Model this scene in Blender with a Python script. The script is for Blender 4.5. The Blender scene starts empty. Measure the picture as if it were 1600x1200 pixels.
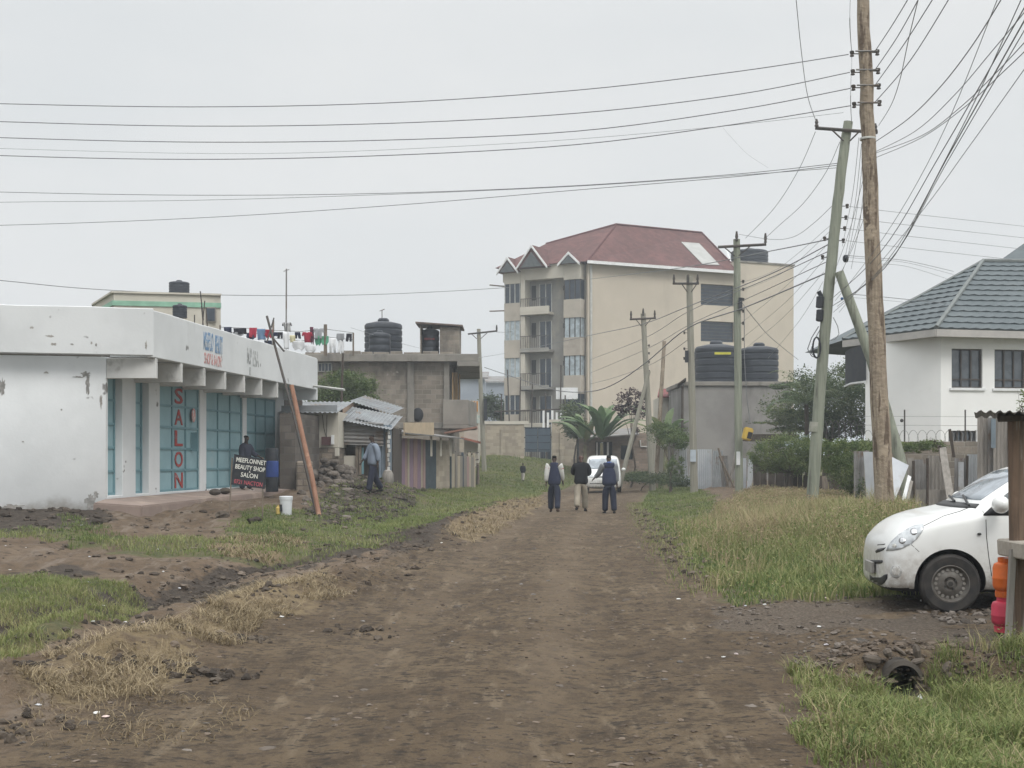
import bpy, bmesh, math, random
import numpy as np
from mathutils import Vector, Matrix
from mathutils.bvhtree import BVHTree
random.seed(7)
RNG = np.random.default_rng(11)
SC = bpy.context.scene
COL = SC.collection
# layout survey of the street: focal length and horizon used to turn a sight line plus a distance into a place
F, H0, CH = 2000.0, 715.0, 1.65
def P(px, py, Y): return Vector(((px - 800) * Y / F, Y, CH + (H0 - py) * Y / F))
def R(a): return math.radians(a)

# ------------------------------------------------------------------ materials
def _n(nt, t, **kw):
    n = nt.nodes.new(t)
    for k, v in kw.items():
        if k in n.inputs: n.inputs[k].default_value = v
        else: setattr(n, k, v)
    return n
def rgb(c): return (c[0], c[1], c[2], 1.0)
def mixc(nt, fac, a, b, mode='MIX'):
    m = nt.nodes.new('ShaderNodeMix'); m.data_type = 'RGBA'; m.blend_type = mode
    for s, v in ((0, fac), (6, a), (7, b)):
        if isinstance(v, bpy.types.NodeSocket): nt.links.new(v, m.inputs[s])
        elif s == 0: m.inputs[0].default_value = v
        else: m.inputs[s].default_value = rgb(v)
    return m.outputs[2]
def ramp(nt, src, a, b):
    r = nt.nodes.new('ShaderNodeMapRange'); r.inputs[1].default_value = a; r.inputs[2].default_value = b
    r.interpolation_type = 'SMOOTHSTEP'
    nt.links.new(src, r.inputs[0]); return r.outputs[0]
def newmat(name):
    m = bpy.data.materials.new(name); m.use_nodes = True
    nt = m.node_tree; bs = nt.nodes['Principled BSDF']
    return m, nt, bs
def objco(nt):
    tc = nt.nodes.new('ShaderNodeTexCoord'); oi = nt.nodes.new('ShaderNodeObjectInfo')
    sc = _n(nt, 'ShaderNodeMath', operation='MULTIPLY'); sc.inputs[1].default_value = 57.0
    nt.links.new(oi.outputs['Random'], sc.inputs[0])
    ad = _n(nt, 'ShaderNodeVectorMath', operation='ADD')
    nt.links.new(tc.outputs['Object'], ad.inputs[0]); nt.links.new(sc.outputs[0], ad.inputs[1])
    return ad.outputs[0]
def noise(nt, co, scale, detail=5.0, rough=.6, stretch=None):
    if stretch:
        mp = _n(nt, 'ShaderNodeMapping'); mp.inputs['Scale'].default_value = stretch
        nt.links.new(co, mp.inputs[0]); co = mp.outputs[0]
    t = _n(nt, 'ShaderNodeTexNoise'); t.inputs['Scale'].default_value = scale
    t.inputs['Detail'].default_value = detail; t.inputs['Roughness'].default_value = rough
    nt.links.new(co, t.inputs['Vector']); return t.outputs['Fac']
def mat(name, c, c2=None, sc=2.0, rough=.85, bump=.15, bsc=25., metal=0., stain=None, ssc=.8, s0=.52, s1=.66, spec=.3,
        stretch=None, sstretch=None, bdist=.02, speck=None, brick=None, grime=None):
    """procedural surface: two tones of noise, optional stains with their own shape, optional masonry courses, bump"""
    m, nt, bs = newmat(name)
    co = objco(nt)
    c2 = c2 or tuple(x * .8 for x in c)
    col = mixc(nt, ramp(nt, noise(nt, co, sc, stretch=stretch), .35, .65), c, c2)
    hgt = noise(nt, co, bsc, 6.)
    if brick:
        uv = nt.nodes.new('ShaderNodeUVMap'); uv.uv_map = 'UVMap'
        bt = _n(nt, 'ShaderNodeTexBrick'); bt.inputs['Scale'].default_value = 1.0
        bt.inputs['Brick Width'].default_value = brick[0]; bt.inputs['Row Height'].default_value = brick[1]
        bt.inputs['Mortar Size'].default_value = brick[2]; bt.inputs['Mortar Smooth'].default_value = .4
        bt.inputs['Color1'].default_value = (.35, .35, .35, 1); bt.inputs['Color2'].default_value = (.75, .75, .75, 1)
        bt.inputs['Mortar'].default_value = rgb(brick[3])
        nt.links.new(uv.outputs[0], bt.inputs['Vector'])
        tint = mixc(nt, .55, col, bt.outputs['Color'], 'OVERLAY')
        col = mixc(nt, bt.outputs['Fac'], tint, brick[3])
        inv = _n(nt, 'ShaderNodeMath', operation='MULTIPLY_ADD'); inv.inputs[1].default_value = -1.2
        nt.links.new(bt.outputs['Fac'], inv.inputs[0]); nt.links.new(hgt, inv.inputs[2]); hgt = inv.outputs[0]
    if stain:
        f = ramp(nt, noise(nt, co, ssc, 7., .65, sstretch), s0, s1)
        col = mixc(nt, f, col, stain)
    if speck:
        f = ramp(nt, noise(nt, co, speck[1], 3., .7), speck[2], speck[2] + .06)
        col = mixc(nt, f, col, speck[0])
    if grime:
        tcg = nt.nodes.new('ShaderNodeTexCoord'); sp = nt.nodes.new('ShaderNodeSeparateXYZ'); nt.links.new(tcg.outputs['Object'], sp.inputs[0])
        ad = _n(nt, 'ShaderNodeMath', operation='MULTIPLY_ADD'); ad.inputs[1].default_value = grime[2]; nt.links.new(noise(nt, co, 1.6, 6., .65), ad.inputs[0]); nt.links.new(sp.outputs[2], ad.inputs[2])
        col = mixc(nt, ramp(nt, ad.outputs[0], grime[1], grime[0]), col, grime[3])
    nt.links.new(col, bs.inputs['Base Color'])
    bs.inputs['Roughness'].default_value = rough; bs.inputs['Metallic'].default_value = metal
    bs.inputs['Specular IOR Level'].default_value = spec
    if bump:
        b = _n(nt, 'ShaderNodeBump'); b.inputs['Strength'].default_value = bump; b.inputs['Distance'].default_value = bdist
        nt.links.new(hgt, b.inputs['Height']); nt.links.new(b.outputs[0], bs.inputs['Normal'])
    return m
def tintmat(name, cols, rough=.7, trans=.25):
    """leaf and blade material: colour picked per blade from the 'tint' attribute"""
    m, nt, bs = newmat(name)
    at = _n(nt, 'ShaderNodeAttribute'); at.attribute_name = 'tint'
    cr = nt.nodes.new('ShaderNodeValToRGB')
    e = cr.color_ramp.elements
    while len(e) < len(cols): e.new(.5)
    for i, c in enumerate(cols):
        e[i].position = i / (len(cols) - 1); e[i].color = rgb(c)
    nt.links.new(at.outputs['Fac'], cr.inputs[0])
    nt.links.new(cr.outputs[0], bs.inputs['Base Color'])
    bs.inputs['Roughness'].default_value = rough; bs.inputs['Specular IOR Level'].default_value = .25
    tr = nt.nodes.new('ShaderNodeBsdfTranslucent'); nt.links.new(cr.outputs[0], tr.inputs[0])
    mx = nt.nodes.new('ShaderNodeMixShader'); mx.inputs[0].default_value = trans
    nt.links.new(bs.outputs[0], mx.inputs[1]); nt.links.new(tr.outputs[0], mx.inputs[2])
    nt.links.new(mx.outputs[0], nt.nodes['Material Output'].inputs[0])
    return m
def glass(name, c, rough=.08, spec=.6):
    m, nt, bs = newmat(name)
    co = objco(nt)
    col = mixc(nt, ramp(nt, noise(nt, co, 3.), .4, .6), c, tuple(x * 1.5 for x in c))
    nt.links.new(col, bs.inputs['Base Color'])
    bs.inputs['Roughness'].default_value = rough; bs.inputs['Specular IOR Level'].default_value = spec
    return m

# ------------------------------------------------------------------ mesh builder
ROOTM = {}
class MB:
    def __init__(s): s.v, s.f, s.m = [], [], []
    def add(s, vs, fs, mi=0, M=None):
        o = len(s.v)
        s.v += [(M @ Vector(p)) if M else Vector(p) for p in vs]
        s.f += [tuple(i + o for i in f) for f in fs]; s.m += [mi] * len(fs)
        return s
    def box(s, c, size, rz=0., mi=0, M=None):
        x, y, z = [k / 2 for k in size]
        T = Matrix.Translation(Vector(c)) @ (M if M else Matrix.Rotation(rz, 4, 'Z'))
        vs = [(-x, -y, -z), (x, -y, -z), (x, y, -z), (-x, y, -z), (-x, -y, z), (x, -y, z), (x, y, z), (-x, y, z)]
        return s.add(vs, [(0, 3, 2, 1), (4, 5, 6, 7), (0, 1, 5, 4), (1, 2, 6, 5), (2, 3, 7, 6), (3, 0, 4, 7)], mi, T)
    def prism(s, poly, z0, z1, mi=0):
        """plan polygon (x, y) or (x, y, z0, z1) raised between z0 and z1"""
        n = len(poly)
        a = sum(poly[i][0] * poly[(i + 1) % n][1] - poly[(i + 1) % n][0] * poly[i][1] for i in range(n))
        if a < 0: poly = poly[::-1]
        lo = [(p[0], p[1], p[2] if len(p) > 2 else z0) for p in poly]
        hi = [(p[0], p[1], p[3] if len(p) > 3 else z1) for p in poly]
        fs = [tuple(range(n - 1, -1, -1)), tuple(range(n, 2 * n))]
        fs += [(i, (i + 1) % n, n + (i + 1) % n, n + i) for i in range(n)]
        return s.add(lo + hi, fs, mi)
    def slab(s, q, t, mi=0):
        """closed plate: quad or polygon q (3-D points) thickened by t along its own normal"""
        q = [Vector(p) for p in q]
        nrm = Vector()
        for i in range(len(q)): nrm += q[i].cross(q[(i + 1) % len(q)])
        nrm.normalize()
        n = len(q); b = [p - nrm * t for p in q]
        fs = [tuple(range(n)), tuple(range(2 * n - 1, n - 1, -1))] + [(i, n + i, n + (i + 1) % n, (i + 1) % n) for i in range(n)]
        return s.add(q + b, fs, mi)
    def tube(s, path, r, n=8, cap=True, mi=0, jit=0.):
        path = [Vector(p) for p in path]; k = len(path)
        rs = r if isinstance(r, (list, tuple)) else [r] * k
        up = None; rings = []
        for i, p in enumerate(path):
            t = (path[min(i + 1, k - 1)] - path[max(i - 1, 0)]).normalized()
            if up is None:
                up = t.orthogonal().normalized()
            up = (up - t * up.dot(t)); up = up.normalized() if up.length > 1e-6 else t.orthogonal().normalized()
            w = t.cross(up)
            rings.append([p + (up * math.cos(a) + w * math.sin(a)) * rs[i] * (1 + jit * (random.random() - .5)) for a in [2 * math.pi * j / n for j in range(n)]])
        vs = [v for rg in rings for v in rg]
        fs = [(i * n + j, i * n + (j + 1) % n, (i + 1) * n + (j + 1) % n, (i + 1) * n + j) for i in range(k - 1) for j in range(n)]
        if cap: fs += [tuple(range(n - 1, -1, -1)), tuple(range((k - 1) * n, k * n))]
        return s.add(vs, fs, mi)
    def lathe(s, prof, n=24, M=None, mi=0, cap=True):
        """profile (r, z) revolved about z; ends closed where r > 0"""
        vs = [(r * math.cos(2 * math.pi * j / n), r * math.sin(2 * math.pi * j / n), z) for r, z in prof for j in range(n)]
        k = len(prof)
        fs = [(i * n + j, i * n + (j + 1) % n, (i + 1) * n + (j + 1) % n, (i + 1) * n + j) for i in range(k - 1) for j in range(n)]
        if cap and prof[0][0] > 1e-5: fs.append(tuple(range(n - 1, -1, -1)))
        if cap and prof[-1][0] > 1e-5: fs.append(tuple(range((k - 1) * n, k * n)))
        return s.add(vs, fs, mi, M)
    def corrugated(s, o, u, v, pitch=.09, amp=.014, t=.004, mi=0):
        """tin sheet from corner o along u (across the waves) and v (along them)"""
        o, u, v = Vector(o), Vector(u), Vector(v)
        nrm = u.cross(v).normalized(); L = u.length; k = max(4, int(L / pitch * 4))
        vs, fs = [], []
        for i in range(k + 1):
            w = math.sin(i * math.pi / 2 + .4) * amp
            for b in (0, t):
                for e in (0, 1): vs.append(o + u * (i / k) + v * e + nrm * (w - b))
        for i in range(k):
            a, b = i * 4, i * 4 + 4
            fs += [(a, b, b + 1, a + 1), (a + 2, a + 3, b + 3, b + 2), (a, a + 2, b + 2, b), (a + 1, b + 1, b + 3, a + 3)]
        fs += [(0, 1, 3, 2), (k * 4, k * 4 + 2, k * 4 + 3, k * 4 + 1)]
        return s.add(vs, fs, mi)
    def ball(s, c, r, n=10, m=7, M=None, mi=0):
        rx, ry, rz = r if isinstance(r, (tuple, list)) else (r, r, r)
        vs = [(0, 0, -rz)]
        for i in range(1, m):
            a = -math.pi / 2 + math.pi * i / m
            vs += [(rx * math.cos(a) * math.cos(2 * math.pi * j / n), ry * math.cos(a) * math.sin(2 * math.pi * j / n), rz * math.sin(a)) for j in range(n)]
        vs.append((0, 0, rz)); top = len(vs) - 1
        fs = [(0, 1 + (j + 1) % n, 1 + j) for j in range(n)]
        for i in range(m - 2):
            b = 1 + i * n
            fs += [(b + j, b + (j + 1) % n, b + n + (j + 1) % n, b + n + j) for j in range(n)]
        b = 1 + (m - 2) * n
        fs += [(b + j, b + (j + 1) % n, top) for j in range(n)]
        T = Matrix.Translation(Vector(c)) @ (M or Matrix.Identity(4))
        return s.add(vs, fs, mi, T)
    def build(s, name, mats, parent=None, loc=None, bevel=0., smooth=35., local=False, seg=1):
        """link as ONE mesh object; points are in world space unless local"""
        me = bpy.data.meshes.new(name)
        me.from_pydata([tuple(p) for p in s.v], [], s.f)
        mats = mats if isinstance(mats, (list, tuple)) else [mats]
        for m in mats: me.materials.append(m)
        me.polygons.foreach_set('material_index', s.m)
        bm = bmesh.new(); bm.from_mesh(me)
        bmesh.ops.recalc_face_normals(bm, faces=bm.faces)
        if bevel:
            es = [e for e in bm.edges if len(e.link_faces) == 2 and e.calc_face_angle(0) > .6]
            if es: bmesh.ops.bevel(bm, geom=es, offset=bevel, segments=seg, affect='EDGES', clamp_overlap=True)
        uvl = bm.loops.layers.uv.new('UVMap')
        th = R(smooth)
        for f in bm.faces:
            f.smooth = smooth > 0
            n = f.normal
            if abs(n.z) < .75:
                t = Vector((-n.y, n.x, 0)).normalized()
                for l in f.loops: l[uvl].uv = (l.vert.co.dot(t), l.vert.co.z)
            else:
                for l in f.loops: l[uvl].uv = (l.vert.co.x, l.vert.co.y)
        if smooth > 0:
            for e in bm.edges:
                if len(e.link_faces) == 2 and e.calc_face_angle(0) > th: e.smooth = False
        bm.to_mesh(me); bm.free()
        return place(name, me, parent, loc, local)
def root_of(o):
    while o.parent: o = o.parent
    return o
def place(name, me, parent=None, loc=None, local=False):
    o = bpy.data.objects.new(name, me); COL.objects.link(o)
    if parent is not None:
        o.parent = parent
        r = root_of(parent)
        if not local: me.transform(ROOTM[r.name].inverted())
    else:
        if loc is None and not local:
            n = len(me.vertices); a = np.empty(n * 3); me.vertices.foreach_get('co', a); a = a.reshape(-1, 3)
            mn, mx = a.min(0), a.max(0); loc = ((mn[0] + mx[0]) / 2, (mn[1] + mx[1]) / 2, mn[2])
        M = Matrix.Translation(Vector(loc or (0, 0, 0)))
        if not local: me.transform(M.inverted())
        o.matrix_world = M; ROOTM[o.name] = M
    return o
def thing(name, label, cat, loc=(0, 0, 0), rz=0., group=None):
    o = bpy.data.objects.new(name, None); COL.objects.link(o)
    o.empty_display_size = .2
    o.location = loc; o.rotation_euler = (0, 0, rz)
    ROOTM[o.name] = Matrix.Translation(Vector(loc)) @ Matrix.Rotation(rz, 4, 'Z')
    return tag(o, label, cat, group)
def tag(o, label=None, cat=None, group=None, kind=None):
    if label: o['label'] = label
    if cat: o['category'] = cat
    if group: o['group'] = group
    if kind: o['kind'] = kind
    return o
def copy_tree(o, parent=None):
    c = o.copy(); COL.objects.link(c)
    if parent is not None: c.parent = parent
    else: ROOTM[c.name] = ROOTM[o.name].copy()
    for ch in list(o.children): copy_tree(ch, c)
    return c
def put(o, loc, rz=0., sc=1.):
    o.location = loc; o.rotation_euler = (0, 0, rz); o.scale = (sc, sc, sc)
    ROOTM[o.name] = Matrix.Translation(Vector(loc)) @ Matrix.Rotation(rz, 4, 'Z')
    return o
def lettering(body, w, h, M, material, parent, name='lettering', t=.006, shear=0.):
    """painted letters: flat raised mesh w by h metres centred on M's origin, x along the line, z up"""
    cu = bpy.data.curves.new('t', 'FONT'); cu.body = body; cu.align_x = 'CENTER'; cu.extrude = .02; cu.offset = .012; cu.shear = shear
    cu.resolution_u = 3
    ob = bpy.data.objects.new('t', cu); COL.objects.link(ob)
    dg = bpy.context.evaluated_depsgraph_get()
    me = bpy.data.meshes.new_from_object(ob.evaluated_get(dg))
    bpy.data.objects.remove(ob); bpy.data.curves.remove(cu)
    n = len(me.vertices); a = np.empty(n * 3); me.vertices.foreach_get('co', a); a = a.reshape(-1, 3)
    mn, mx = a.min(0), a.max(0)
    b = np.empty_like(a)
    b[:, 0] = (a[:, 0] - (mn[0] + mx[0]) / 2) * w / (mx[0] - mn[0])
    b[:, 2] = (a[:, 1] - (mn[1] + mx[1]) / 2) * h / (mx[1] - mn[1])
    b[:, 1] = -(a[:, 2] - mn[2]) * t / (mx[2] - mn[2])
    me.vertices.foreach_set('co', b.ravel()); me.transform(M); me.materials.clear(); me.materials.append(material)
    me.update()
    return place(name, me, parent)
def frame_xz(o, xdir):
    """matrix with x along xdir (horizontal), z up, -y pointing out to the right of xdir"""
    x = Vector((xdir[0], xdir[1], 0)).normalized(); z = Vector((0, 0, 1)); y = z.cross(x)
    return Matrix(((x.x, y.x, z.x, o[0]), (x.y, y.y, z.y, o[1]), (x.z, y.z, z.z, o[2]), (0, 0, 0, 1)))

# ------------------------------------------------------------------ numeric noise
def sst(a, b, x):
    t = np.clip((x - a) / (b - a), 0, 1); return t * t * (3 - 2 * t)
def _h(ix, iy, s):
    n = (ix.astype(np.int64) * 374761393 + iy.astype(np.int64) * 668265263 + s * 2147483647) & 0xffffffff
    n = ((n ^ (n >> 13)) * 1274126177) & 0xffffffff
    return ((n ^ (n >> 16)) & 0xffff) / 65535.0
def vn(x, y, s=0):
    x = np.asarray(x, float); y = np.asarray(y, float)
    ix, iy = np.floor(x), np.floor(y); fx, fy = x - ix, y - iy
    fx = fx * fx * (3 - 2 * fx); fy = fy * fy * (3 - 2 * fy)
    a, b, c, d = _h(ix, iy, s), _h(ix + 1, iy, s), _h(ix, iy + 1, s), _h(ix + 1, iy + 1, s)
    return (a * (1 - fx) + b * fx) * (1 - fy) + (c * (1 - fx) + d * fx) * fy
def fbm(x, y, o=4, s=0):
    t, a, f, n = 0., 1., 1., 0.
    for i in range(o):
        t = t + a * vn(x * f + 17 * i, y * f - 9 * i, s + i); n += a; a *= .5; f *= 2.03
    return t / n - .5
def pathdist(X, Y, pts):
    """distance to a polyline and the side-free nearest value"""
    d = np.full(np.shape(X), 1e9)
    for (x0, y0), (x1, y1) in zip(pts[:-1], pts[1:]):
        dx, dy = x1 - x0, y1 - y0; L = dx * dx + dy * dy
        t = np.clip(((X - x0) * dx + (Y - y0) * dy) / L, 0, 1)
        d = np.minimum(d, np.hypot(X - x0 - t * dx, Y - y0 - t * dy))
    return d
def polydist(X, Y, poly):
    """signed distance, positive inside"""
    d = pathdist(X, Y, list(poly) + [poly[0]])
    ins = np.zeros(np.shape(X), bool)
    for i in range(len(poly)):
        x0, y0 = poly[i]; x1, y1 = poly[i - 1]
        c = ((y0 > Y) != (y1 > Y)) & (X < (x1 - x0) * (Y - y0) / ((y1 - y0) or 1e-9) + x0)
        ins ^= c
    return np.where(ins, d, -d)
def region(px, z0=.1):
    out = []
    for a, b in px:
        Y = (CH - z0) * F / (b - H0); out.append(((a - 800) * Y / F, Y))
    return out
# ------------------------------------------------------------------ lie of the land
LT = np.array([(-60, -3.2), (0, -3.2), (7, -2.9), (9.5, -2.66), (16.7, -2.2), (30.6, -1.35), (45, .35), (60, 1.9), (80, 4.6), (100, 7.5)])
RT = np.array([(-60, 2.3), (0, 1.55), (7.4, 1.7), (9.8, 2.2), (15.3, 2.42), (26.4, 3.04), (44, 4.35), (60, 6.3), (80, 8.8), (100, 11.5)])
def xl(Y): return np.interp(Y, LT[:, 0], LT[:, 1])
def xr(Y): return np.interp(Y, RT[:, 0], RT[:, 1])
DITCH = [(-5.2, 8.5), (-4.85, 11.5), (-4.45, 13.5), (-4.3, 16), (-4.2, 18.5), (-3.4, 21)]
RIDGE = [(-4.3, 7.2), (-3.5, 9.2), (-3.0, 10.8), (-2.95, 12.8), (-2.3, 15.8), (-2.2, 17)]
RIDGE2 = [(-1.9, 26), (-1.2, 33), (-.5, 40), (.4, 46)]
PIPE_C, PIPE_R = Vector((2.98, 9.74, -.055)), .13
GREENBANK = region([(-400, 900), (0, 915), (120, 915), (205, 905), (215, 925), (150, 960), (0, 1000), (-400, 1080)], .12)
def gz(X, Y):
    X = np.asarray(X, float); Y = np.asarray(Y, float)
    dl, dr = xl(Y) - X, X - xr(Y)
    z = (.12 * sst(8, 14, Y) + .4 * sst(15, 28, Y)) * sst(.4, 6.5, dl)
    z = z + .45 * sst(.2, 4.5, dr) * sst(14, 25, Y)
    z = z + 1.0 * sst(66, 90, Y) + .12 * sst(50, 66, Y) * sst(0, 4, dl)
    z = z + .55 * np.exp(-((X + 4.6) / 2.2) ** 2 - ((Y - 41) / 3.2) ** 2) * (1 + .6 * fbm(X * 2, Y * 2, 3, 9))
    z = z + .35 * np.exp(-((X + .8) / 3.2) ** 2 - ((Y - 82) / 2.6) ** 2)
    off = np.maximum(sst(0, .8, dl), sst(0, .8, dr))
    z = z + fbm(X * .9, Y * .9, 4, 1) * (.05 + .10 * off) + fbm(X * 4, Y * 4, 3, 2) * (.022 + .05 * off)
    z = z - .05 * np.exp(-((X - .5 * (xl(Y) + xr(Y)) - 1.0) / .45) ** 2) - .05 * np.exp(-((X - .5 * (xl(Y) + xr(Y)) + .9) / .45) ** 2)
    # left: shallow muddy ditch, turf bank with a broken edge, straw covered spoil ridge
    d = pathdist(X, Y, DITCH)
    z = z - .24 * np.exp(-(d / .42) ** 2)
    z = z + .16 * sst(-.1, .25, polydist(X, Y, GREENBANK) + .25 * fbm(X * 2.3, Y * 2.3, 3, 5))
    d = pathdist(X, Y, RIDGE) + .35 * fbm(X * 1.7, Y * 1.7, 3, 6)
    z = z + (.17 + .16 * fbm(X * 3, Y * 3, 3, 7)) * np.exp(-(d / .42) ** 2)
    d = pathdist(X, Y, RIDGE2) + .5 * fbm(X * 1.2, Y * 1.2, 3, 6)
    z = z + (.14 + .3 * fbm(X * 2, Y * 2, 3, 8)) * np.exp(-(d / .8) ** 2)
    # raised verge lip on the right and the drain hollow in front of the culvert
    z = z + .10 * np.exp(-((dr - .25 + .3 * fbm(X * 1.5, Y * 1.5, 3, 4)) / .3) ** 2) * sst(14.5, 16, Y) * (1 - sst(36, 44, Y))
    drive = sst(-.2, .8, dr) * sst(9.6, 10.05, Y) * (1 - sst(13.5, 16, Y))
    z = z + .13 * drive
    hol = sst(.0, 1.2, X - 2.0 + .12 * (Y - 9)) * (1 - sst(9.55, 9.9, Y + .12 * fbm(X * 4, Y * 0 + 3, 2, 3)))
    z = z - (.20 + .10 * fbm(X * 3, Y * 3, 3, 91)) * hol * (1 - .8 * sst(3.8, 4.8, X))
    rough = np.exp(-((dl - .2) / .7) ** 2) * sst(12, 18, Y) * (1 - sst(45, 55, Y)) + np.exp(-(pathdist(X, Y, DITCH) / .7) ** 2) + .8 * np.exp(-(pathdist(X, Y, RIDGE) / .6) ** 2) + .8 * np.exp(-((X + 9.5) / 3.) ** 2 - ((Y - 25.5) / 1.6) ** 2)
    z = z + np.minimum(rough, 1.2) * (.14 * fbm(X * 2.6, Y * 2.6, 4, 81) + .10 * np.abs(fbm(X * 6, Y * 6, 3, 82)))
    z = z - .30 * np.exp(-((X + 7.2) / 1.5) ** 2 - ((Y - 27.2) / 2.4) ** 2)
    return z
def g1(x, y): return float(gz(np.array([x]), np.array([y]))[0])
def on(px, Y): return Vector(((px - 800) * Y / F, Y, g1((px - 800) * Y / F, Y)))

def axis(segs):
    out = [segs[0][0]]
    for a, b, n in segs: out += list(np.linspace(a, b, n + 1)[1:])
    return np.array(out)
GX = axis([(-1500, -200, 8), (-200, -40, 10), (-40, -14, 30), (-14, -6, 80), (-6, 5.5, 200), (5.5, 14, 90), (14, 40, 30), (40, 200, 10), (200, 1500, 8)])
GY = axis([(-300, -20, 6), (-20, 5, 12), (5, 20, 260), (20, 36, 150), (36, 60, 110), (60, 95, 80), (95, 200, 16), (200, 3000, 12)])
XX, YY = np.meshgrid(GX, GY)
ZZ = gz(XX, YY)
STRAW = [region(p, .1) for p in (
    [(20, 1055), (90, 1010), (200, 985), (330, 985), (330, 1005), (245, 1060), (120, 1075)],
    [(330, 960), (350, 920), (440, 895), (500, 900), (535, 925), (470, 945), (420, 960), (360, 985)],
    [(250, 990), (330, 955), (420, 945), (400, 985), (300, 1010)],
    [(690, 832), (740, 800), (800, 785), (845, 772), (850, 785), (800, 808), (740, 838)],
    [(330, 850), (420, 838), (480, 845), (440, 868), (340, 868)])]
GREEN = [region(p, z) for p, z in (
    ([(-400, 835), (60, 842), (230, 850), (470, 848), (640, 822), (700, 800), (650, 790), (520, 800), (430, 800), (370, 805), (350, 830), (200, 838), (0, 830), (-400, 812)], .3),
    ([(480, 792), (620, 756), (750, 742), (815, 748), (850, 756), (810, 780), (700, 800), (600, 812)], .35),
    ([(740, 740), (800, 732), (900, 738), (900, 752), (850, 756), (780, 752)], .4),
    ([(965, 752), (1040, 752), (1090, 765), (1130, 790), (1035, 835), (985, 790), (970, 770)], .2),
    ([(1030, 840), (1130, 790), (1250, 770), (1400, 800), (1600, 900), (1350, 945), (1120, 945), (1080, 880)], .2))] + [GREENBANK]
MUD = [region(p, .15) for p in (
    [(-400, 800), (0, 803), (160, 805), (170, 835), (90, 850), (-400, 862)],
    [(300, 915), (330, 895), (420, 890), (430, 905), (340, 920)],
    [(470, 812), (620, 745), (690, 752), (640, 800), (560, 822)],
    [(480, 850), (600, 826), (700, 812), (670, 834), (560, 860), (470, 872)],
    [(45, 890), (110, 880), (150, 888), (100, 900)])]
def anymask(polys, X, Y, soft, jit, s):
    m = np.zeros(np.shape(X)); j = jit * fbm(X * 1.6, Y * 1.6, 4, s) * 2
    for p in polys: m = np.maximum(m, sst(-soft, soft, polydist(X, Y, p) + j))
    return m
def attrs(X, Y):
    dl, dr = xl(Y) - X, X - xr(Y)
    j = .55 * fbm(X * 1.3, Y * 1.3, 4, 21)
    road = sst(-.25, .25, -np.maximum(dl, dr) + j)
    drive = sst(-.3, .3, dr + .4 + j) * sst(9.6, 10.1, Y + j * .6) * (1 - sst(13.2, 15., Y + j * 2)) * (1 - sst(11, 14, X))
    grass = anymask(GREEN, X, Y, .35, .6, 31)
    far = np.maximum(sst(3, 10, dl) * sst(-14, -12, -X * 0 - 13), 0)
    near_r = sst(-.1, .5, X - 1.9 + j) * (1 - sst(9.5, 9.9, Y + .3 * j))
    grass = np.maximum(grass, near_r)
    wild = .75 * sst(12, 16, np.abs(X)) + .8 * sst(92, 110, Y)
    grass = np.clip(np.maximum(grass, wild) * (1 - road) * (1 - drive), 0, 1)
    straw = anymask(STRAW, X, Y, .25, .35, 41)
    mud = anymask(MUD, X, Y, .4, .5, 51)
    dd = pathdist(X, Y, DITCH) + .3 * fbm(X * 2, Y * 2, 3, 61)
    mud = np.maximum(mud, 1 - sst(.15, .55, dd))
    edge = np.exp(-((dl - .1 + j) / .35) ** 2) * sst(18, 24, Y) * (1 - sst(40, 52, Y))
    mud = np.clip(np.maximum(mud, .8 * edge), 0, 1) * (1 - straw * .8)
    grav = drive * sst(-.05, .2, fbm(X * 1.1, Y * 1.1, 3, 71) + .25 * sst(11, 12.3, Y) - .1)
    return dict(grass=grass, straw=straw, mud=mud, gravel=np.clip(grav, 0, 1), road=np.maximum(road, drive * .8), track=.6 * road * (.35 + 1.3 * np.clip(fbm(X * .5, Y * .18, 3, 93) + .3, 0, 1)) * (np.exp(-((X - (.5 * (xl(Y) + xr(Y)) - .95) + .25 * fbm(Y * .2, Y * 0, 2, 94)) / .28) ** 2) + np.exp(-((X - (.5 * (xl(Y) + xr(Y)) + .55) + .25 * fbm(Y * .2, Y * 0, 2, 94)) / .28) ** 2)))
AT = attrs(XX, YY)
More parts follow.
